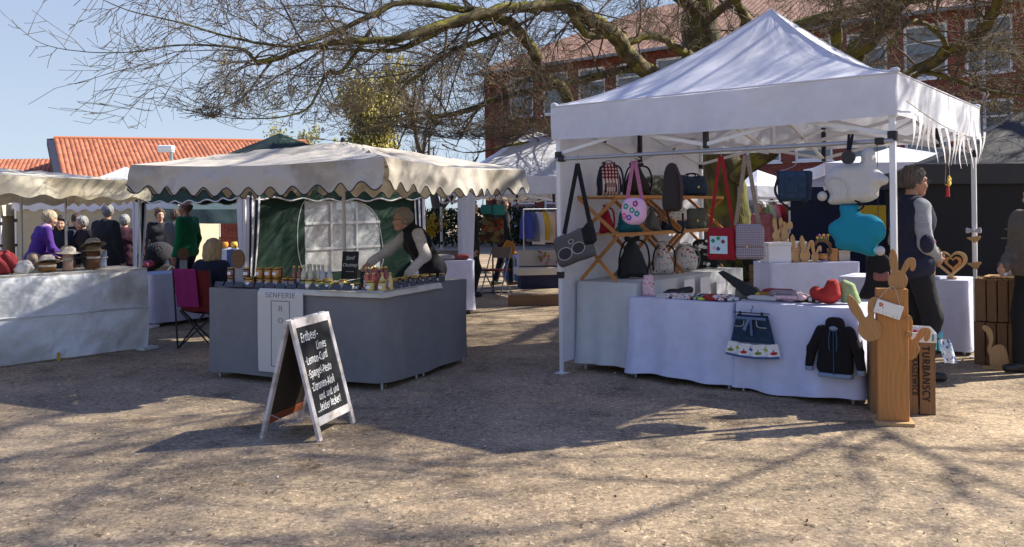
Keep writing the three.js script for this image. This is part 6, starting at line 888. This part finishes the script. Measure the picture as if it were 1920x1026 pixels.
// ---- rabbit post, plaque, crate with tray
const rabbitOut = (s = 1) => { const c = [[-.055, .05], [-.062, .1], [-.04, .14], [-.055, .2], [-.06, .27], [-.04, .31], [-.018, .28], [-.005, .2], [0, .155], [.02, .16], [.035, .2], [.06, .245], [.1, .25], [.112, .2], [.1, .165], [.085, .165], [.08, .2], [.06, .17], [.045, .14], [.062, .1], [.055, .05], [.03, .02], [-.03, .02]]; return smoothPts(c.map(p => [p[0] * s, p[1] * s]), 90); };
{
  const rg = cutout(rabbitOut(1), .018);
  const t = thing('rabbit_post', 'wooden post with cut-out rabbits standing in front of the tent corner', 'post', P(2.6, 0, 6.02), -.28);
  part('base_board', box(.25, .025, .22, 0, .0125, 0, 0, 0, 0, .004), MT.woodPale, t); part('post', box(.2, .9, .1, 0, .475, 0, 0, 0, 0, .006), MT.wood, t);
  const put2 = (n, x, y, z, r, s, lb) => { const m = part(n, rg, MT.woodRabbit, t, lb); m.position.set(x, y, z); m.rotation.set(0, 0, r); m.scale.setScalar(s); };
  put2('rabbit_cutout', .035, .9, .02, -.05, .95, 'rabbit cut-out peeping over the post top'); put2('rabbit_cutout', -.115, .56, .066, .35, 1.15, 'rabbit cut-out leaning out to the left'); put2('rabbit_cutout', .1, .42, -.062, -.2, 1.0, 'rabbit cut-out behind the right edge');
  part('paw', [cyl(.02, .02, .02, .1, .62, .06, 14, PI / 2), cyl(.02, .02, .02, .1, .73, .06, 14, PI / 2)], MT.woodRabbit, t);
  const pl = thing('plaque', 'white flowered plaque hung tilted on the rabbit post', 'plaque', P(2.6, 0, 6.02), -.28); const pt = canvasTex(192, 96, (g, w, h) => { g.fillStyle = '#e9e6dc'; g.fillRect(0, 0, w, h); setSeed(8); g.fillStyle = '#b0563a'; for (let k = 0; k < 9; k++) { g.beginPath(); g.arc(34 + 10 * Math.cos(k * 2), 30 + 10 * Math.sin(k * 2), 7, 0, 7); g.fill(); } g.fillStyle = '#8a9a5c'; g.beginPath(); g.ellipse(54, 46, 9, 4, .6, 0, 7); g.fill(); for (let k = 0; k < 16; k++) { g.fillStyle = ['#a6b37a', '#c98f6a', '#c7b26a'][k % 3]; g.beginPath(); g.arc(20 + rnd() * 160, 74 + rnd() * 16, 3, 0, 7); g.fill(); } });
  const pm = part('board', box(.175, .095, .012, 0, 0, 0, 0, 0, 0, .003), MT.whitePaint, pl); pm.position.set(-.03, .79, .085); pm.rotation.z = -.32; const pf = part('print', new THREE.PlaneGeometry(.17, .09), new THREE.MeshStandardMaterial({ map: pt, roughness: .7 }), pl); pf.position.set(-.03, .79, .0925); pf.rotation.z = -.32; part('string', tube([[-.1, .85, .08], [.0, .945, .06], [.05, .79, .08]], .0025, 20, 4), mat([.5, .45, .36]), pl);
}
const font = await new FontLoader().loadAsync('fonts/droid/droid_sans_bold.typeface.json');
function crate(label, pos, turn, w, h, d, m, o = {}) { // slatted box; planks upright or level
  const t = thing('wooden_crate', label, 'crate', pos, turn); setSeed(Math.round(w * 1000 + pos.x * 77)); const n = o.n || 4;
  for (const [sx, sz] of [[-1, -1], [1, -1], [1, 1], [-1, 1]]) part('corner_post', box(.03, h, .03, sx * (w / 2 - .03), h / 2, sz * (d / 2 - .03)), m, t);
  if (o.upright) { const pw = w / n; for (let k = 0; k < n; k++) for (const s of [1, -1]) part('plank', box(pw - .011, h - rr(0, .012), .012, -w / 2 + pw * (k + .5), h / 2, s * (d / 2 - .006 + rr(0, .003)), 0, 0, 0, .002), m, t); const pd = d / 3; for (let k = 0; k < 3; k++) for (const s of [1, -1]) part('plank', box(.012, h - rr(0, .01), pd - .01, s * (w / 2 - .006 + .004), h / 2, -d / 2 + pd * (k + .5), 0, 0, 0, .002), m, t); part('end_panel', box(w - .03, .012, d - .03, 0, .02, 0), m, t); part('end_panel', box(w - .03, .012, d - .03, 0, h - .012, 0), m, t); }
  else { const ph = h / n; for (let k = 0; k < n; k++) { for (const s of [1, -1]) { part('plank', box(w, ph - .012, .012, 0, ph * (k + .5), s * (d / 2 - .006 + rr(0, .003)), 0, 0, 0, .002), m, t); part('plank', box(.012, ph - .012, d - .03, s * (w / 2 - .006), ph * (k + .5), 0, 0, 0, 0, .002), m, t); } } part('end_panel', box(w - .03, .01, d - .03, 0, .012, 0), m, t); }
  return t;
}
{
  const t = crate('upright slatted crate with stencilled lettering behind the rabbit post', P(2.83, 0, 6.42), -.3, .42, .52, .3, MT.crate, { upright: true, n: 4 }); const ink = mat([.025, .02, .018]);
  for (const [s, x, sz, y] of [['TURBANSCY', .128, .05, .49], ['SKORASZEWICE', .062, .036, .5]]) { const g = new TextGeometry(s, { font, size: sz, depth: .001, curveSegments: 3, bevelEnabled: false }); g.rotateZ(-PI / 2); g.computeBoundingBox(); const b = g.boundingBox, k = Math.min(1, .47 / (b.max.y - b.min.y)); g.translate(-b.min.x, -b.max.y, 0); g.scale(1, k, 1); g.translate(x, y, .1535); part('stencil_lettering', g, ink, t); }
  const tr = thing('white_tray', 'white wooden tray standing on the lettered crate', 'tray', P(2.87, .524, 6.4), -.3); part('bottom', box(.36, .012, .28, 0, .006, 0), MT.whitePaint, tr); for (const s of [-1, 1]) { part('side', box(.36, .07, .012, 0, .035, s * .14, 0, 0, 0, .002), MT.whitePaint, tr); part('side', box(.012, .07, .27, s * .174, .035, 0, 0, 0, 0, .002), MT.whitePaint, tr); } tr.rotation.set(.05, -.3, 0);
  const q = (x, y, z) => V(x, y, z).applyAxisAngle(V(0, 1, 0), -.3).add(P(2.87, .524, 6.4));
  const rb = solo('ribbon_bow', [pillow(smoothPts([[0, 0], [-.06, .03], [-.06, -.03]], 20), .02, .015, .007), pillow(smoothPts([[0, 0], [.06, .035], [.06, -.025]], 20), .02, .015, .007), pillow([[0, 0], [-.04, -.09], [-.01, -.1]], .012, .008, .007), pillow([[0, 0], [.05, -.11], [.02, -.11]], .012, .008, .007)], clothM([.12, .5, .6]), 'turquoise ribbon bow on the white tray corner', 'bow'); rb.position.copy(q(.19, .03, .1)); rb.rotation.y = .6;
  const dc = solo('printed_cloth', surf((u, v) => [lerp(0, .09, u) + .05 * v, -v * .17, .012 * Math.sin(u * 9 + v * 3)], 8, 8, 1, 1), dots('#cfdbe8', ['#3d63a8', '#ffffff', '#7b9fd0'], 40, 7), 'blue and white printed cloth hanging from the crate side', 'cloth'); dc.position.copy(q(.2, .0, .02)); dc.rotation.y = -.2;
  for (let i = 0; i < 6; i++) { const o = solo('tray_trinket', pillow(smoothPts([[-.03, 0], [-.02, .04], [.02, .045], [.03, .01]], 14), .03, .015, .008), [BM.black, BM.tealBlack, BM.denim, BM.charcoal, BM.red, BM.spot][i], ['black', 'teal', 'denim', 'charcoal', 'red', 'spotted'][i] + ' little cloth trinket in the white tray', 'trinket', 'trinkets in the white tray'); o.position.copy(q(-.13 + i * .05, .014, -.06 + .07 * (i % 2))); o.rotation.y = i; }
}
// ---------------------------------------------------------------- craft stall on the right
const onT = (n, g, m, label, cat, x, y, z, r = 0, group) => { const o = solo(n, g, m, label, cat, group); o.position.copy(tentPt(x, y, z)); o.rotation.y = TH + r; return o; };
const hangGroup = (name, label, cat, x, y, z, r = 0) => thing(name, label, cat, tentPt(x, y, z), TH + r);
{
  const t = thing('covered_table', 'white-draped table behind the tent with tulips and a wooden heart', 'table', TC, TH); part('tablecloth', drape([[.1, -1.556], [1.36, -1.556], [1.36, -2.15], [.1, -2.15]], .74, .03, { amp: .02, sd: 41, freq: 3, flare: .02 }), MT.tableWhite, t); for (const [x, z] of [[.15, -1.6], [1.31, -1.6], [1.31, -2.1], [.15, -2.1]]) part('leg', cyl(.013, .013, .73, x, .365, z, 8), MT.metalGrey, t);
  const hs = (s) => { const p = []; for (let i = 0; i < 40; i++) { const a = i / 40 * 2 * PI; p.push(new THREE.Vector2(s * .0625 * 16 / 16 * Math.pow(Math.sin(a), 3), s * .0625 / 16 * (13 * Math.cos(a) - 5 * Math.cos(2 * a) - 2 * Math.cos(3 * a) - Math.cos(4 * a)))); } return p; };
  const heartG = (s, inner) => { const sh = new THREE.Shape(hs(s)); sh.holes.push(new THREE.Path(hs(s * inner))); const g = new THREE.ExtrudeGeometry(sh, { depth: .025, bevelEnabled: true, bevelSize: .003, bevelThickness: .003, bevelSegments: 1 }); g.computeBoundingBox(); g.translate(0, -g.boundingBox.min.y, -.0125); return g; };
  const h = hangGroup('wooden_heart', 'large open wooden heart with a smaller heart inside on the right table', 'ornament', 1.17, .742, -1.75, .35); part('outer_heart', heartG(2.4, .76), MT.woodPale, h); part('inner_heart', heartG(1.25, .66).translate(.02, .075, .0), MT.wood, h);
  const tulip = (parent, x, y, z, c, hh, lean) => { part('stem', tube([[x, y, z], [x + lean * .4, y + hh * .5, z], [x + lean, y + hh, z]], .004, 10, 5), mat([.1, .2, .03]), parent); part('bloom', sph(.026, x + lean, y + hh + .02, z, .8, 1.15, .8, 10, 8), mat(c), parent); for (const s of [-1, 1]) part('leaf', surf((u, v) => [x + s * (.02 + .06 * Math.sin(v * 1.6)) + (u - .5) * .03 * Math.sin(v * PI), y + v * hh * .85, z + .01 * s], 3, 8), mat([.13, .26, .04]), parent); };
  const v = hangGroup('tulip_vase', 'wooden vase with pink and pale yellow tulips on the right table', 'vase', .98, .742, -1.76, .1); part('vase', pillow([[-.035, 0], [.035, 0], [.045, .15], [.02, .17], [-.02, .17], [-.045, .15]], .05, .015, .009), MT.woodPale, v); tulip(v, 0, .15, 0, [.5, .14, .36], .2, .03); tulip(v, .01, .15, .01, [.72, .56, .22], .12, .05); tulip(v, -.01, .15, 0, [.62, .5, .2], .1, -.06);
  const v2 = hangGroup('tulip_vase', 'slim wooden vase with one yellow tulip nearest the man', 'vase', .72, .742, -1.8, .1); part('vase', box(.045, .16, .045, 0, .08, 0, 0, 0, 0, .006), MT.woodPale, v2); tulip(v2, 0, .15, 0, [.7, .5, .2], .14, -.02);
  setSeed(9); ['flat wooden disc left of the vase', 'small driftwood piece before the heart', 'pale stone trinket at the table edge', 'little wooden bird beside the vase'].forEach((l, i) => onT('table_trinket', pillow(smoothPts([[-.05, -.02], [-.03, .03], [.03, .03], [.05, -.01]], 16), .03, .015, .008).rotateX(-PI / 2 + .2), [MT.woodPale, MT.wood, MT.whitePaint, MT.woodPale][i], l + ' on the right table', 'trinket', .8 + i * .13, .756, -1.64 - .04 * (i % 2), i));
  // crates with cat figure
  const c1 = crate('lower dark crate of the stack under the white box', P(4.6, 0, 8.2), TH, .46, .4, .3, MT.crateDark, { n: 5, upright: true }); const c2 = crate('upper dark crate of the stack carrying the twig ladder', P(4.6, .404, 8.2), TH + .06, .45, .4, .3, MT.crateDark, { n: 5, upright: true });
  const lid = solo('wooden_tray', box(.34, .014, .26, 0, .007, 0, 0, 0, 0, .003), MT.woodPale, 'thin wooden board on top of the upper crate', 'board'); lid.position.copy(P(4.62, .808, 8.2)); lid.rotation.y = TH;
  const bx = thing('white_box', 'white open box with folded cards on the crate stack', 'box', P(4.68, .824, 8.18), TH + .2); part('shell', [box(.2, .13, .01, 0, .065, -.06, -.1), box(.01, .11, .12, -.095, .055, 0), box(.01, .11, .12, .095, .055, 0), box(.18, .01, .12, 0, .006, 0)], MT.whitePaint, bx); part('cards', box(.14, .07, .05, .01, .045, .03, -.2), mat([.7, .7, .74]), bx);
  const ld = thing('twig_ladder', 'ladder of bare twigs with a pale bow above the crates', 'ornament', P(4.66, .82, 8.1), TH); const tg = mat([.22, .17, .12]); for (const s of [-1, 1]) part('upright_twig', tube([[s * .04 + .03, 0, 0], [s * .05, .25, .01], [s * .04 - .02, .48, 0]], .006, 12, 5), tg, ld); for (let k = 0; k < 5; k++) part('rung_twig', tube([[-.09 - .03 * (k % 2), .1 + k * .085, .008], [0, .105 + k * .085, .012], [.08, .1 + k * .085, .008]], .005, 8, 5), tg, ld);
  const bow = (x, y, z, s, c, par) => { const p = part('bow', [pillow(smoothPts([[0, 0], [-.07 * s, .035 * s], [-.075 * s, -.03 * s]], 18), .025, .02, .008), pillow(smoothPts([[0, 0], [.07 * s, .035 * s], [.075 * s, -.03 * s]], 18), .025, .02, .008), sph(.014 * s, 0, 0, .01)], clothM(c), par); p.position.set(x, y, z); }; bow(.03, .17, .03, 1.1, [.5, .4, .58], ld);
  const lg = thing('pole_ornaments', 'string of wooden birds and hearts with white bow tied to the back tent pole', 'ornament', tentPt(TA - .05, .86, -TB + .07 - .02), TH); bow(0, .38, .05, .9, [.72, .68, .78], lg); part('ribbon', bar([0, .0, .045], [0, .4, .045], .01, .003), mat([.7, .68, .7]), lg); const bird = smoothPts([[-.09, .02], [-.04, .0], [.02, -.02], [.07, .0], [.1, .03], [.06, .035], [.02, .03], [-.03, .025]].map(p => [p[0] * .62, p[1] * 1.1]), 36); part('wooden_bird', cutout(bird, .012).translate(0, .29, .06), MT.woodPale, lg); part('wooden_bird', cutout(bird, .012).translate(0, .04, .06), MT.woodPale, lg);
  const cat = thing('wooden_cat', 'plywood cat figure with curved tail standing before the crates', 'figure', P(4.37, 0, 7.95), -.5); part('base_board', box(.2, .018, .12, 0, .009, 0, 0, 0, 0, .003), MT.woodPale, cat); part('silhouette', cutout(smoothPts([[-.03, .018], [-.045, .12], [-.06, .17], [-.045, .25], [-.07, .33], [-.1, .37], [-.085, .39], [-.035, .36], [-.015, .27], [-.03, .19], [.0, .21], [.05, .22], [.085, .18], [.09, .018]], 70), .02), MT.woodPale, cat);
  // black top hung by the pole
  const bt = thing('black_dress', 'small black dress with dusty pink patch hanging beside the front pole', 'dress', tentPt(1.26, .8, 1.18), TH + .1); part('dress', pillow(smoothPts([[-.14, 0], [-.1, .12], [-.085, .28], [-.04, .33], [.04, .33], [.085, .28], [.1, .12], [.14, 0], [0, -.01]], 40), .07, .04, .011, .015), BM.black, bt); part('patch', pillow(smoothPts([[-.05, -.02], [-.05, .04], [0, .03], [.05, .05], [.05, -.02]], 20), .02, .015, .008).translate(.02, .16, .035), clothM([.36, .14, .13]), bt); part('hanger_cord', bar([0, .33, 0], [0, 1.16, .0], .004), MT.black, bt);
  const fo = thing('flower_ornament', 'yellow flower ornament with red tassel hanging from the right valance', 'ornament', tentPt(TA + .03, 1.56, .1), TH); part('cord', [bar([-.02, .1, 0], [0, .48, 0], .003), bar([.02, .1, 0], [0, .48, 0], .003)], mat([.4, .32, .2]), fo); part('perch', box(.012, .012, .13, 0, .1, 0), MT.wood, fo); for (let k = 0; k < 5; k++) part('petal', sph(.022, .012, .13 + .026 * Math.sin(k * 1.26), .026 * Math.cos(k * 1.26), .6, 1, 1, 8, 6), mat([.72, .5, .1]), fo); part('tassel', lathe([[0, .09], [.012, .085], [.016, .0], [0, 0]], 10), mat([.45, .03, .03]), fo);
}
{ // table of wooden gifts further back
  const o = P(3.45, 0, 11.7), th = .1, at = (x, y, z) => V(x, y, z).applyAxisAngle(V(0, 1, 0), th).add(o); const t = thing('covered_table', 'white-draped gift table beyond the tent with boxes and a wreath', 'table', o, th); part('tablecloth', drape([[0, 0], [1.25, 0], [1.25, -.65], [0, -.65]], .74, .03, { amp: .02, sd: 43, freq: 3, flare: .02 }), MT.tableWhite, t); for (const [x, z] of [[.05, -.05], [1.2, -.05], [1.2, -.6], [.05, -.6]]) part('leg', cyl(.013, .013, .73, x, .365, z, 8), MT.metalGrey, t);
  const gb = (label, x, z, w, h, d, m) => { const q = thing('gift_box', label, 'box', at(x, .742, z), th); part('box', box(w, h * .86, d, 0, h * .43, 0, 0, 0, 0, .004), m, q); part('lid', box(w + .01, h * .14, d + .01, 0, h * .93 + .002, 0, 0, 0, 0, .004), m, q); };
  gb('wide white box at the left of the gift table', .17, -.25, .32, .27, .3, MT.whitePaint); gb('narrow white box in the sun beside the wide one', .46, -.22, .2, .28, .18, MT.whitePaint); gb('small brown wooden box on the gift table', .98, -.25, .1, .17, .1, MT.wood); gb('low cream box at the right end of the gift table', 1.14, -.28, .16, .14, .12, mat([.5, .42, .32]));
  const rb = cutout(rabbitOut(1.25), .015); [['tall plywood rabbit standing on the gift table, left one', .4, -.12, 1.0], ['tall plywood rabbit standing on the gift table, right one', .52, -.1, .95], ['small plywood rabbit near the wreath', .66, -.1, .7]].forEach(([l, x, z, s]) => { const q = thing('wooden_rabbit', l, 'figure', at(x, .742, z), th + .1); const m = part('silhouette', rb, MT.woodPale, q); m.scale.setScalar(s); m.position.y = .012 - .02 * s; part('base_board', box(.12, .014, .07, 0, .007, 0), MT.woodPale, q); part('neck_ribbon', box(.07 * s, .012, .02, 0, .15 * s, 0), mat([.55, .12, .2]), q); });
  [['tall plywood rabbit on the wide white box, left one', .2], ['tall plywood rabbit on the wide white box, right one', .29]].forEach(([l, x]) => { const q = thing('wooden_rabbit', l, 'figure', at(x, 1.022, -.25), th); const m = part('silhouette', cutout(rabbitOut(1.1), .015), MT.woodPale, q); m.position.y = -.01; part('base_board', box(.12, .012, .07, 0, .006, 0), MT.woodPale, q); });
  setSeed(21); const w = thing('twig_wreath', 'round brown twig wreath with flowers on the gift table', 'wreath', at(.78, .742, -.15), th); for (let k = 0; k < 9; k++) { const pts = []; for (let i = 0; i <= 24; i++) { const a = i / 24 * 2 * PI; pts.push([Math.cos(a) * (.125 + rr(-.02, .02)), .165 + Math.sin(a) * (.125 + rr(-.02, .02)), rr(-.025, .025)]); } part('twig_ring', tube(pts, .008, 48, 5, true), mat([.2, .11, .06]), w); } part('pot', lathe([[0, 0], [.06, 0], [.07, .07], [0, .07]], 14).translate(0, .04, .02), MT.wood, w); for (let k = 0; k < 6; k++) { part('flower', sph(.02, -.06 + k * .03, .33 + .03 * (k % 2), .0, 1, 1, 1, 8, 6), mat([[.7, .5, .1], [.5, .15, .4], [.66, .4, .1]][k % 3]), w); part('leaf', surf((u, v) => [-.06 + k * .03 + (u - .5) * .02 * Math.sin(v * PI), .26 + v * .1, .01], 2, 4), mat([.14, .26, .05]), w); }
  onT('yellow_banner', surf((u, v) => [(u - .5) * .45, -v * .3, .01 * Math.sin(u * 8)], 8, 6), clothM([.4, .28, .02]), 'dull yellow cloth banner on the black tent left of the man', 'banner', 0, 0, 0).position.copy(P(4.55, 1.5, 11.2));
  const bp = thing('banner_stand', 'thin black stand carrying the yellow banner', 'stand', P(4.55, 0, 11.25), 0); part('post', cyl(.012, .012, 1.5, 0, .75, 0), MT.black, bp); part('cross_bar', box(.46, .015, .015, 0, 1.5, .012), MT.black, bp); part('foot', box(.3, .02, .3, 0, .01, 0), MT.black, bp);
}
// ---------------------------------------------------------------- background goods
function garmentRail(label, X, Z, turn, L, top, cols, gl) {
  const t = thing('clothes_rail', label, 'clothes rail', P(X, 0, Z), turn); part('rail', cyl(.014, .014, L, 0, top, 0, 8, 0, 0, PI / 2), MT.metalGrey, t); for (const s of [-1, 1]) { part('upright', cyl(.014, .014, top, s * L / 2, top / 2, 0, 8), MT.metalGrey, t); part('foot', box(.03, .03, .45, s * L / 2, .015, 0), MT.metalGrey, t); }
  cols.forEach((c, i) => { const x = -L / 2 + L * (i + .5) / cols.length, h = .62 + .16 * ((i * 7) % 5) / 5, w = .2; const g = thing('hanging_garment', c[0] + ' garment ' + gl, 'garment', P(X, 0, Z), turn, 'garments ' + gl); part('cloth', surf((u, v) => { const a = (u - .5) * 2, q = lerp(.12, w, Math.min(1, v * 3)); return [x + a * .06 + .025 * Math.sin(a * 7 + i) * v, top - .06 - v * h - .05 * a * a * (1 - v), a * q]; }, 14, 10), clothM(c[1]), g); part('hanger', tube([[x, top - .07, -.16], [x, top - .03, 0], [x, top - .07, .16]], .004, 12, 5), MT.black, g); part('hanger_hook', tube([[x, top - .03, 0], [x, top + .005, .0], [x, top + .02, .012], [x, top + .005, .02]], .003, 10, 4), MT.metalGrey, g); });
}
garmentRail('clothes rail of bright dresses beyond the tree trunk', 5.85, 19.0, .25, 1.0, 1.62, [['pale green', [.3, .42, .2]], ['white', [.7, .68, .68]], ['rose pink', [.55, .2, .28]], ['crimson', [.4, .03, .06]], ['leaf green', [.2, .35, .1]], ['cream', [.6, .5, .4]], ['magenta', [.42, .06, .2]], ['pale pink', [.62, .36, .4]]], 'on the rail beyond the tree trunk');
garmentRail('clothes rail of shirts in the gap left of the big tent', .72, 20.2, .5, 1.05, 1.52, [['royal blue', [.04, .06, .3]], ['grey-blue', [.16, .18, .26]], ['white', [.66, .66, .7]], ['mustard yellow', [.45, .3, .03]], ['off-white', [.6, .57, .55]], ['dusty pink', [.42, .26, .28]], ['mauve', [.34, .22, .28]]], 'on the rail left of the big tent');
{ setSeed(55); const t = thing('bag_stand', 'metal stand hung with bags in the gap between tents', 'stand', P(-.36, 0, 15.9), .1); part('post', cyl(.015, .015, 1.6, 0, .8, 0), MT.black, t); part('arm', cyl(.01, .01, .5, 0, 1.55, 0, 8, 0, 0, PI / 2), MT.black, t); part('foot', [box(.5, .02, .03, 0, .01, 0), box(.03, .02, .5, 0, .01, 0)], MT.black, t);
  const pw = dots('#4a3528', ['#7a2e22', '#5b4a32', '#8a4a2c', '#2e2a24', '#6f6a48'], 60, 12); const mk = (l, x, y, w, h, m) => { const b = thing('shoulder_bag', l, 'bag', P(-.36 + x, y, 15.8), .1); part('body', pillow(rnRect(w, h, .05), .08, .04, .014), m, b); part('strap', tube([[-w * .35, h, 0], [-w * .2, h + .16, 0], [w * .2, h + .16, 0], [w * .35, h, 0]], .008, 16, 5), BM.brown, b); };
  mk('big patchwork tapestry bag hanging on the stand', .0, .92, .4, .44, pw); mk('turquoise bag hanging above the patchwork one, left', -.1, 1.44, .2, .16, clothM([.05, .36, .36])); mk('turquoise bag hanging above the patchwork one, right', .12, 1.42, .22, .18, clothM([.06, .42, .42]));
}
{ const t = thing('folding_chair', 'brown metal folding chair with red seat in the gap between tents', 'chair', P(-.3, 0, 15.6), -.5); const fm = mat([.34, .3, .26], { metalness: .4, roughness: .5 }); part('seat', box(.4, .025, .38, 0, .44, 0, 0, 0, 0, .01), clothM([.26, .04, .03]), t); part('backrest', box(.4, .2, .02, 0, .74, -.22, -.1, 0, 0, .01), mat([.26, .2, .16]), t); for (const s of [-1, 1]) { part('leg', bar([s * .2, 0, .22], [s * .2, .85, -.24], .012, .012, true), fm, t); part('leg', bar([s * .18, 0, -.26], [s * .18, .46, .14], .012, .012, true), fm, t); } part('stretcher', bar([-.2, .12, .16], [.2, .12, .16], .009, .009, true), fm, t); }
solo('timber_beam', box(1.0, .17, .18, 0, .085, 0, 0, 0, 0, .012), MT.crateDark, 'low dark timber beam lying on the ground left of the big tent', 'beam').position.copy(P(.42, 0, 13.75));
{ const s = thing('blue_sack', 'bright blue cloth sack standing in the gap between tents', 'sack', P(.02, 0, 18.6), 0); part('body', pillow(smoothPts([[-.2, 0], [-.22, .3], [-.1, .55], [.1, .55], [.2, .3], [.2, 0]], 30), .26, .12, .02, .05), clothM([.015, .09, .42]), s); part('rim', pillow([[-.12, .52], [.12, .52], [.14, .62], [-.14, .62]], .14, .05, .016), clothM([.55, .22, .03]), s); const o = thing('orange_bag', 'orange bag carried by the fair-haired person', 'bag', P(-.07, .62, 17.35), .3); part('body', pillow(smoothPts([[-.1, 0], [-.12, .2], [0, .3], [.12, .2], [.1, 0]], 24), .1, .05, .014, .03), clothM([.62, .26, .03]), o); part('handle', tube([[-.06, .26, 0], [0, .36, 0], [.06, .26, 0]], .006, 12, 5), clothM([.62, .26, .03]), o); }
{ setSeed(61); const t = thing('flower_display', 'pale stepped display of pots and red flowers left of the big tent', 'display', P(.52, 0, 16.9), .15); part('lower_tray', box(.95, .14, .5, 0, .33, 0, 0, 0, 0, .01), mat([.6, .57, .53]), t); part('step', box(.85, .3, .3, .02, .55, -.14, -.15), mat([.5, .46, .42]), t); part('blue_crate', box(.85, .26, .42, .02, .13, 0, 0, 0, 0, .01), mat([.015, .02, .06]), t); for (let i = 0; i < 26; i++) part('flower', sph(rr(.02, .035), rr(-.05, .42), rr(.44, .72), rr(.02, .2), 1, .8, 1, 7, 5), mat([[.5, .04, .06], [.1, .2, .05], [.5, .36, .1], [.4, .1, .16]][i % 4]), t); }
{ setSeed(63); const t = thing('covered_table', 'beige-draped table with yellow branches behind the mustard stall', 'table', P(-1.55, 0, 15.8), .2); part('tablecloth', drape([[-.6, .3], [.6, .3], [.6, -.3], [-.6, -.3]], .8, .06, { amp: .04, sd: 47, flare: .04 }), cloth([.42, .36, .3]), t); for (const s of [-1, 1]) part('leg', box(.04, .79, .5, s * .52, .395, 0), MT.metalGrey, t);
  const f = thing('forsythia_vase', 'vase of yellow flowering branches on the beige table', 'vase', P(-1.5, .805, 15.75), 0); part('vase', lathe([[0, 0], [.06, 0], [.08, .1], [.05, .2], [0, .2]], 14), mat([.3, .28, .25]), f); const T = new Tubes(); const im = new THREE.InstancedMesh(new THREE.SphereGeometry(.018, 6, 4), mat([.5, .34, .02]), 420), q = new THREE.Object3D(); let n = 0; for (let k = 0; k < 21; k++) { const a = rnd() * 6.28, e = rr(.15, .45), p0 = V(0, .18, 0), p1 = V(Math.cos(a) * e, rr(.4, .75), Math.sin(a) * e * .6); T.add([p0, p0.clone().lerp(p1, .5).add(V(0, .05, 0)), p1], [.006, .005, .003], 4); for (let i = 0; i < 20; i++) { q.position.copy(p0).lerp(p1, rr(.3, 1)).add(V(rr(-.04, .04), rr(-.04, .04), rr(-.04, .04))); q.updateMatrix(); im.setMatrixAt(n++, q.matrix); } } part('branches', T.geo(), mat([.2, .14, .06]), f); im.name = 'blossom'; im.userData.kind = 'stuff'; f.add(im); }
{ const t = thing('covered_table', 'white-draped table just behind the counter right end', 'table', P(-1.05, 0, 12.9), .2); part('tablecloth', drape([[-.45, .28], [.45, .28], [.45, -.28], [-.45, -.28]], .78, .06, { amp: .03, sd: 49, flare: .03 }), MT.tableWhite, t); for (const s of [-1, 1]) part('leg', box(.04, .77, .45, s * .4, .385, 0), MT.metalGrey, t);
  for (let i = 0; i < 3; i++) { const o = solo('folded_fabric', pillow([[-.16, -.1], [-.16, .1], [.16, .1], [.16, -.1]], .08, .03, .02, .02, i).rotateX(-PI / 2), [clothM([.4, .3, .24]), clothM([.55, .5, .45]), clothM([.3, .06, .06])][i], ['tan', 'cream', 'dark red'][i] + ' folded fabric on the white table behind the counter', 'fabric', 'folded fabrics'); o.position.copy(P(-1.2 + i * .2, .825 + (i === 1 ? 0 : 0), 12.85)); } }
{ const t = thing('covered_table', 'blue table with white striped cloth and orange goods beyond the pavilion', 'table', P(-4.95, 0, 16.2), -.2); part('tablecloth', drape([[-.5, .35], [.5, .35], [.5, -.35], [-.5, -.35]], .86, .06, { amp: .04, sd: 51, flare: .05 }), new THREE.MeshStandardMaterial({ side: THREE.DoubleSide, roughness: .9, map: (() => { const c = canvasTex(64, 8, (g, w, h) => { g.fillStyle = '#5a6e9a'; g.fillRect(0, 0, w, h); g.fillStyle = '#e8ebf2'; g.fillRect(0, 0, 26, h); }); c.repeat.set(4, 1); return c; })() }), t); for (const s of [-1, 1]) part('leg', box(.04, .85, .5, s * .42, .425, 0), MT.metalGrey, t);
  for (let i = 0; i < 5; i++) { const o = solo('craft_pot', lathe([[0, 0], [.05, 0], [.065, .06], [.05, .12], [0, .12]], 14), mat([[.6, .25, .03], [.65, .45, .06], [.5, .14, .04], [.6, .5, .4], [.55, .2, .03]][i]), ['orange', 'yellow', 'rust-red', 'cream', 'deep orange'][i] + ' pot on the striped table beyond the pavilion', 'pot', 'pots on the striped table'); o.position.copy(P(-5.3 + i * .15, .862, 16.15 + .06 * (i % 2))); } }
{ const o = crate('dark wooden chest beside the tree roots', P(4.75, 0, 16.4), .2, .5, .42, .4, MT.crateDark, { n: 3 }); }
{ // clipped hedge far behind
  setSeed(71); const t = thing('hedge', 'dark clipped hedge far behind the stalls in front of the brick wall', 'hedge', P(-4, 0, 37), .05); part('stems', Array.from({ length: 26 }, (_, i) => cyl(.03, .02, 1.2, -9 + i * .55, .6, 0, 5)), mat([.08, .06, .04]), t); const n = 9000, im = new THREE.InstancedMesh(new THREE.PlaneGeometry(.16, .1), phys([1, 1, 1], { roughness: .9 }), n), q = new THREE.Object3D(), c = new THREE.Color(); for (let i = 0; i < n; i++) { q.position.set(rr(-9.4, 5.4), .05 + 1.5 * rnd() + .12 * noise3(q.position.x * 2, 1, 1), rr(-.4, .4)); q.rotation.set(rnd() * 6, rnd() * 6, rnd() * 6); q.updateMatrix(); im.setMatrixAt(i, q.matrix); const k = rr(.5, 1.3); c.setRGB(.035 * k, .055 * k, .02 * k); im.setColorAt(i, c); } im.name = 'foliage'; im.userData.kind = 'stuff'; t.add(im);
}
renderer.render(scene, camera);
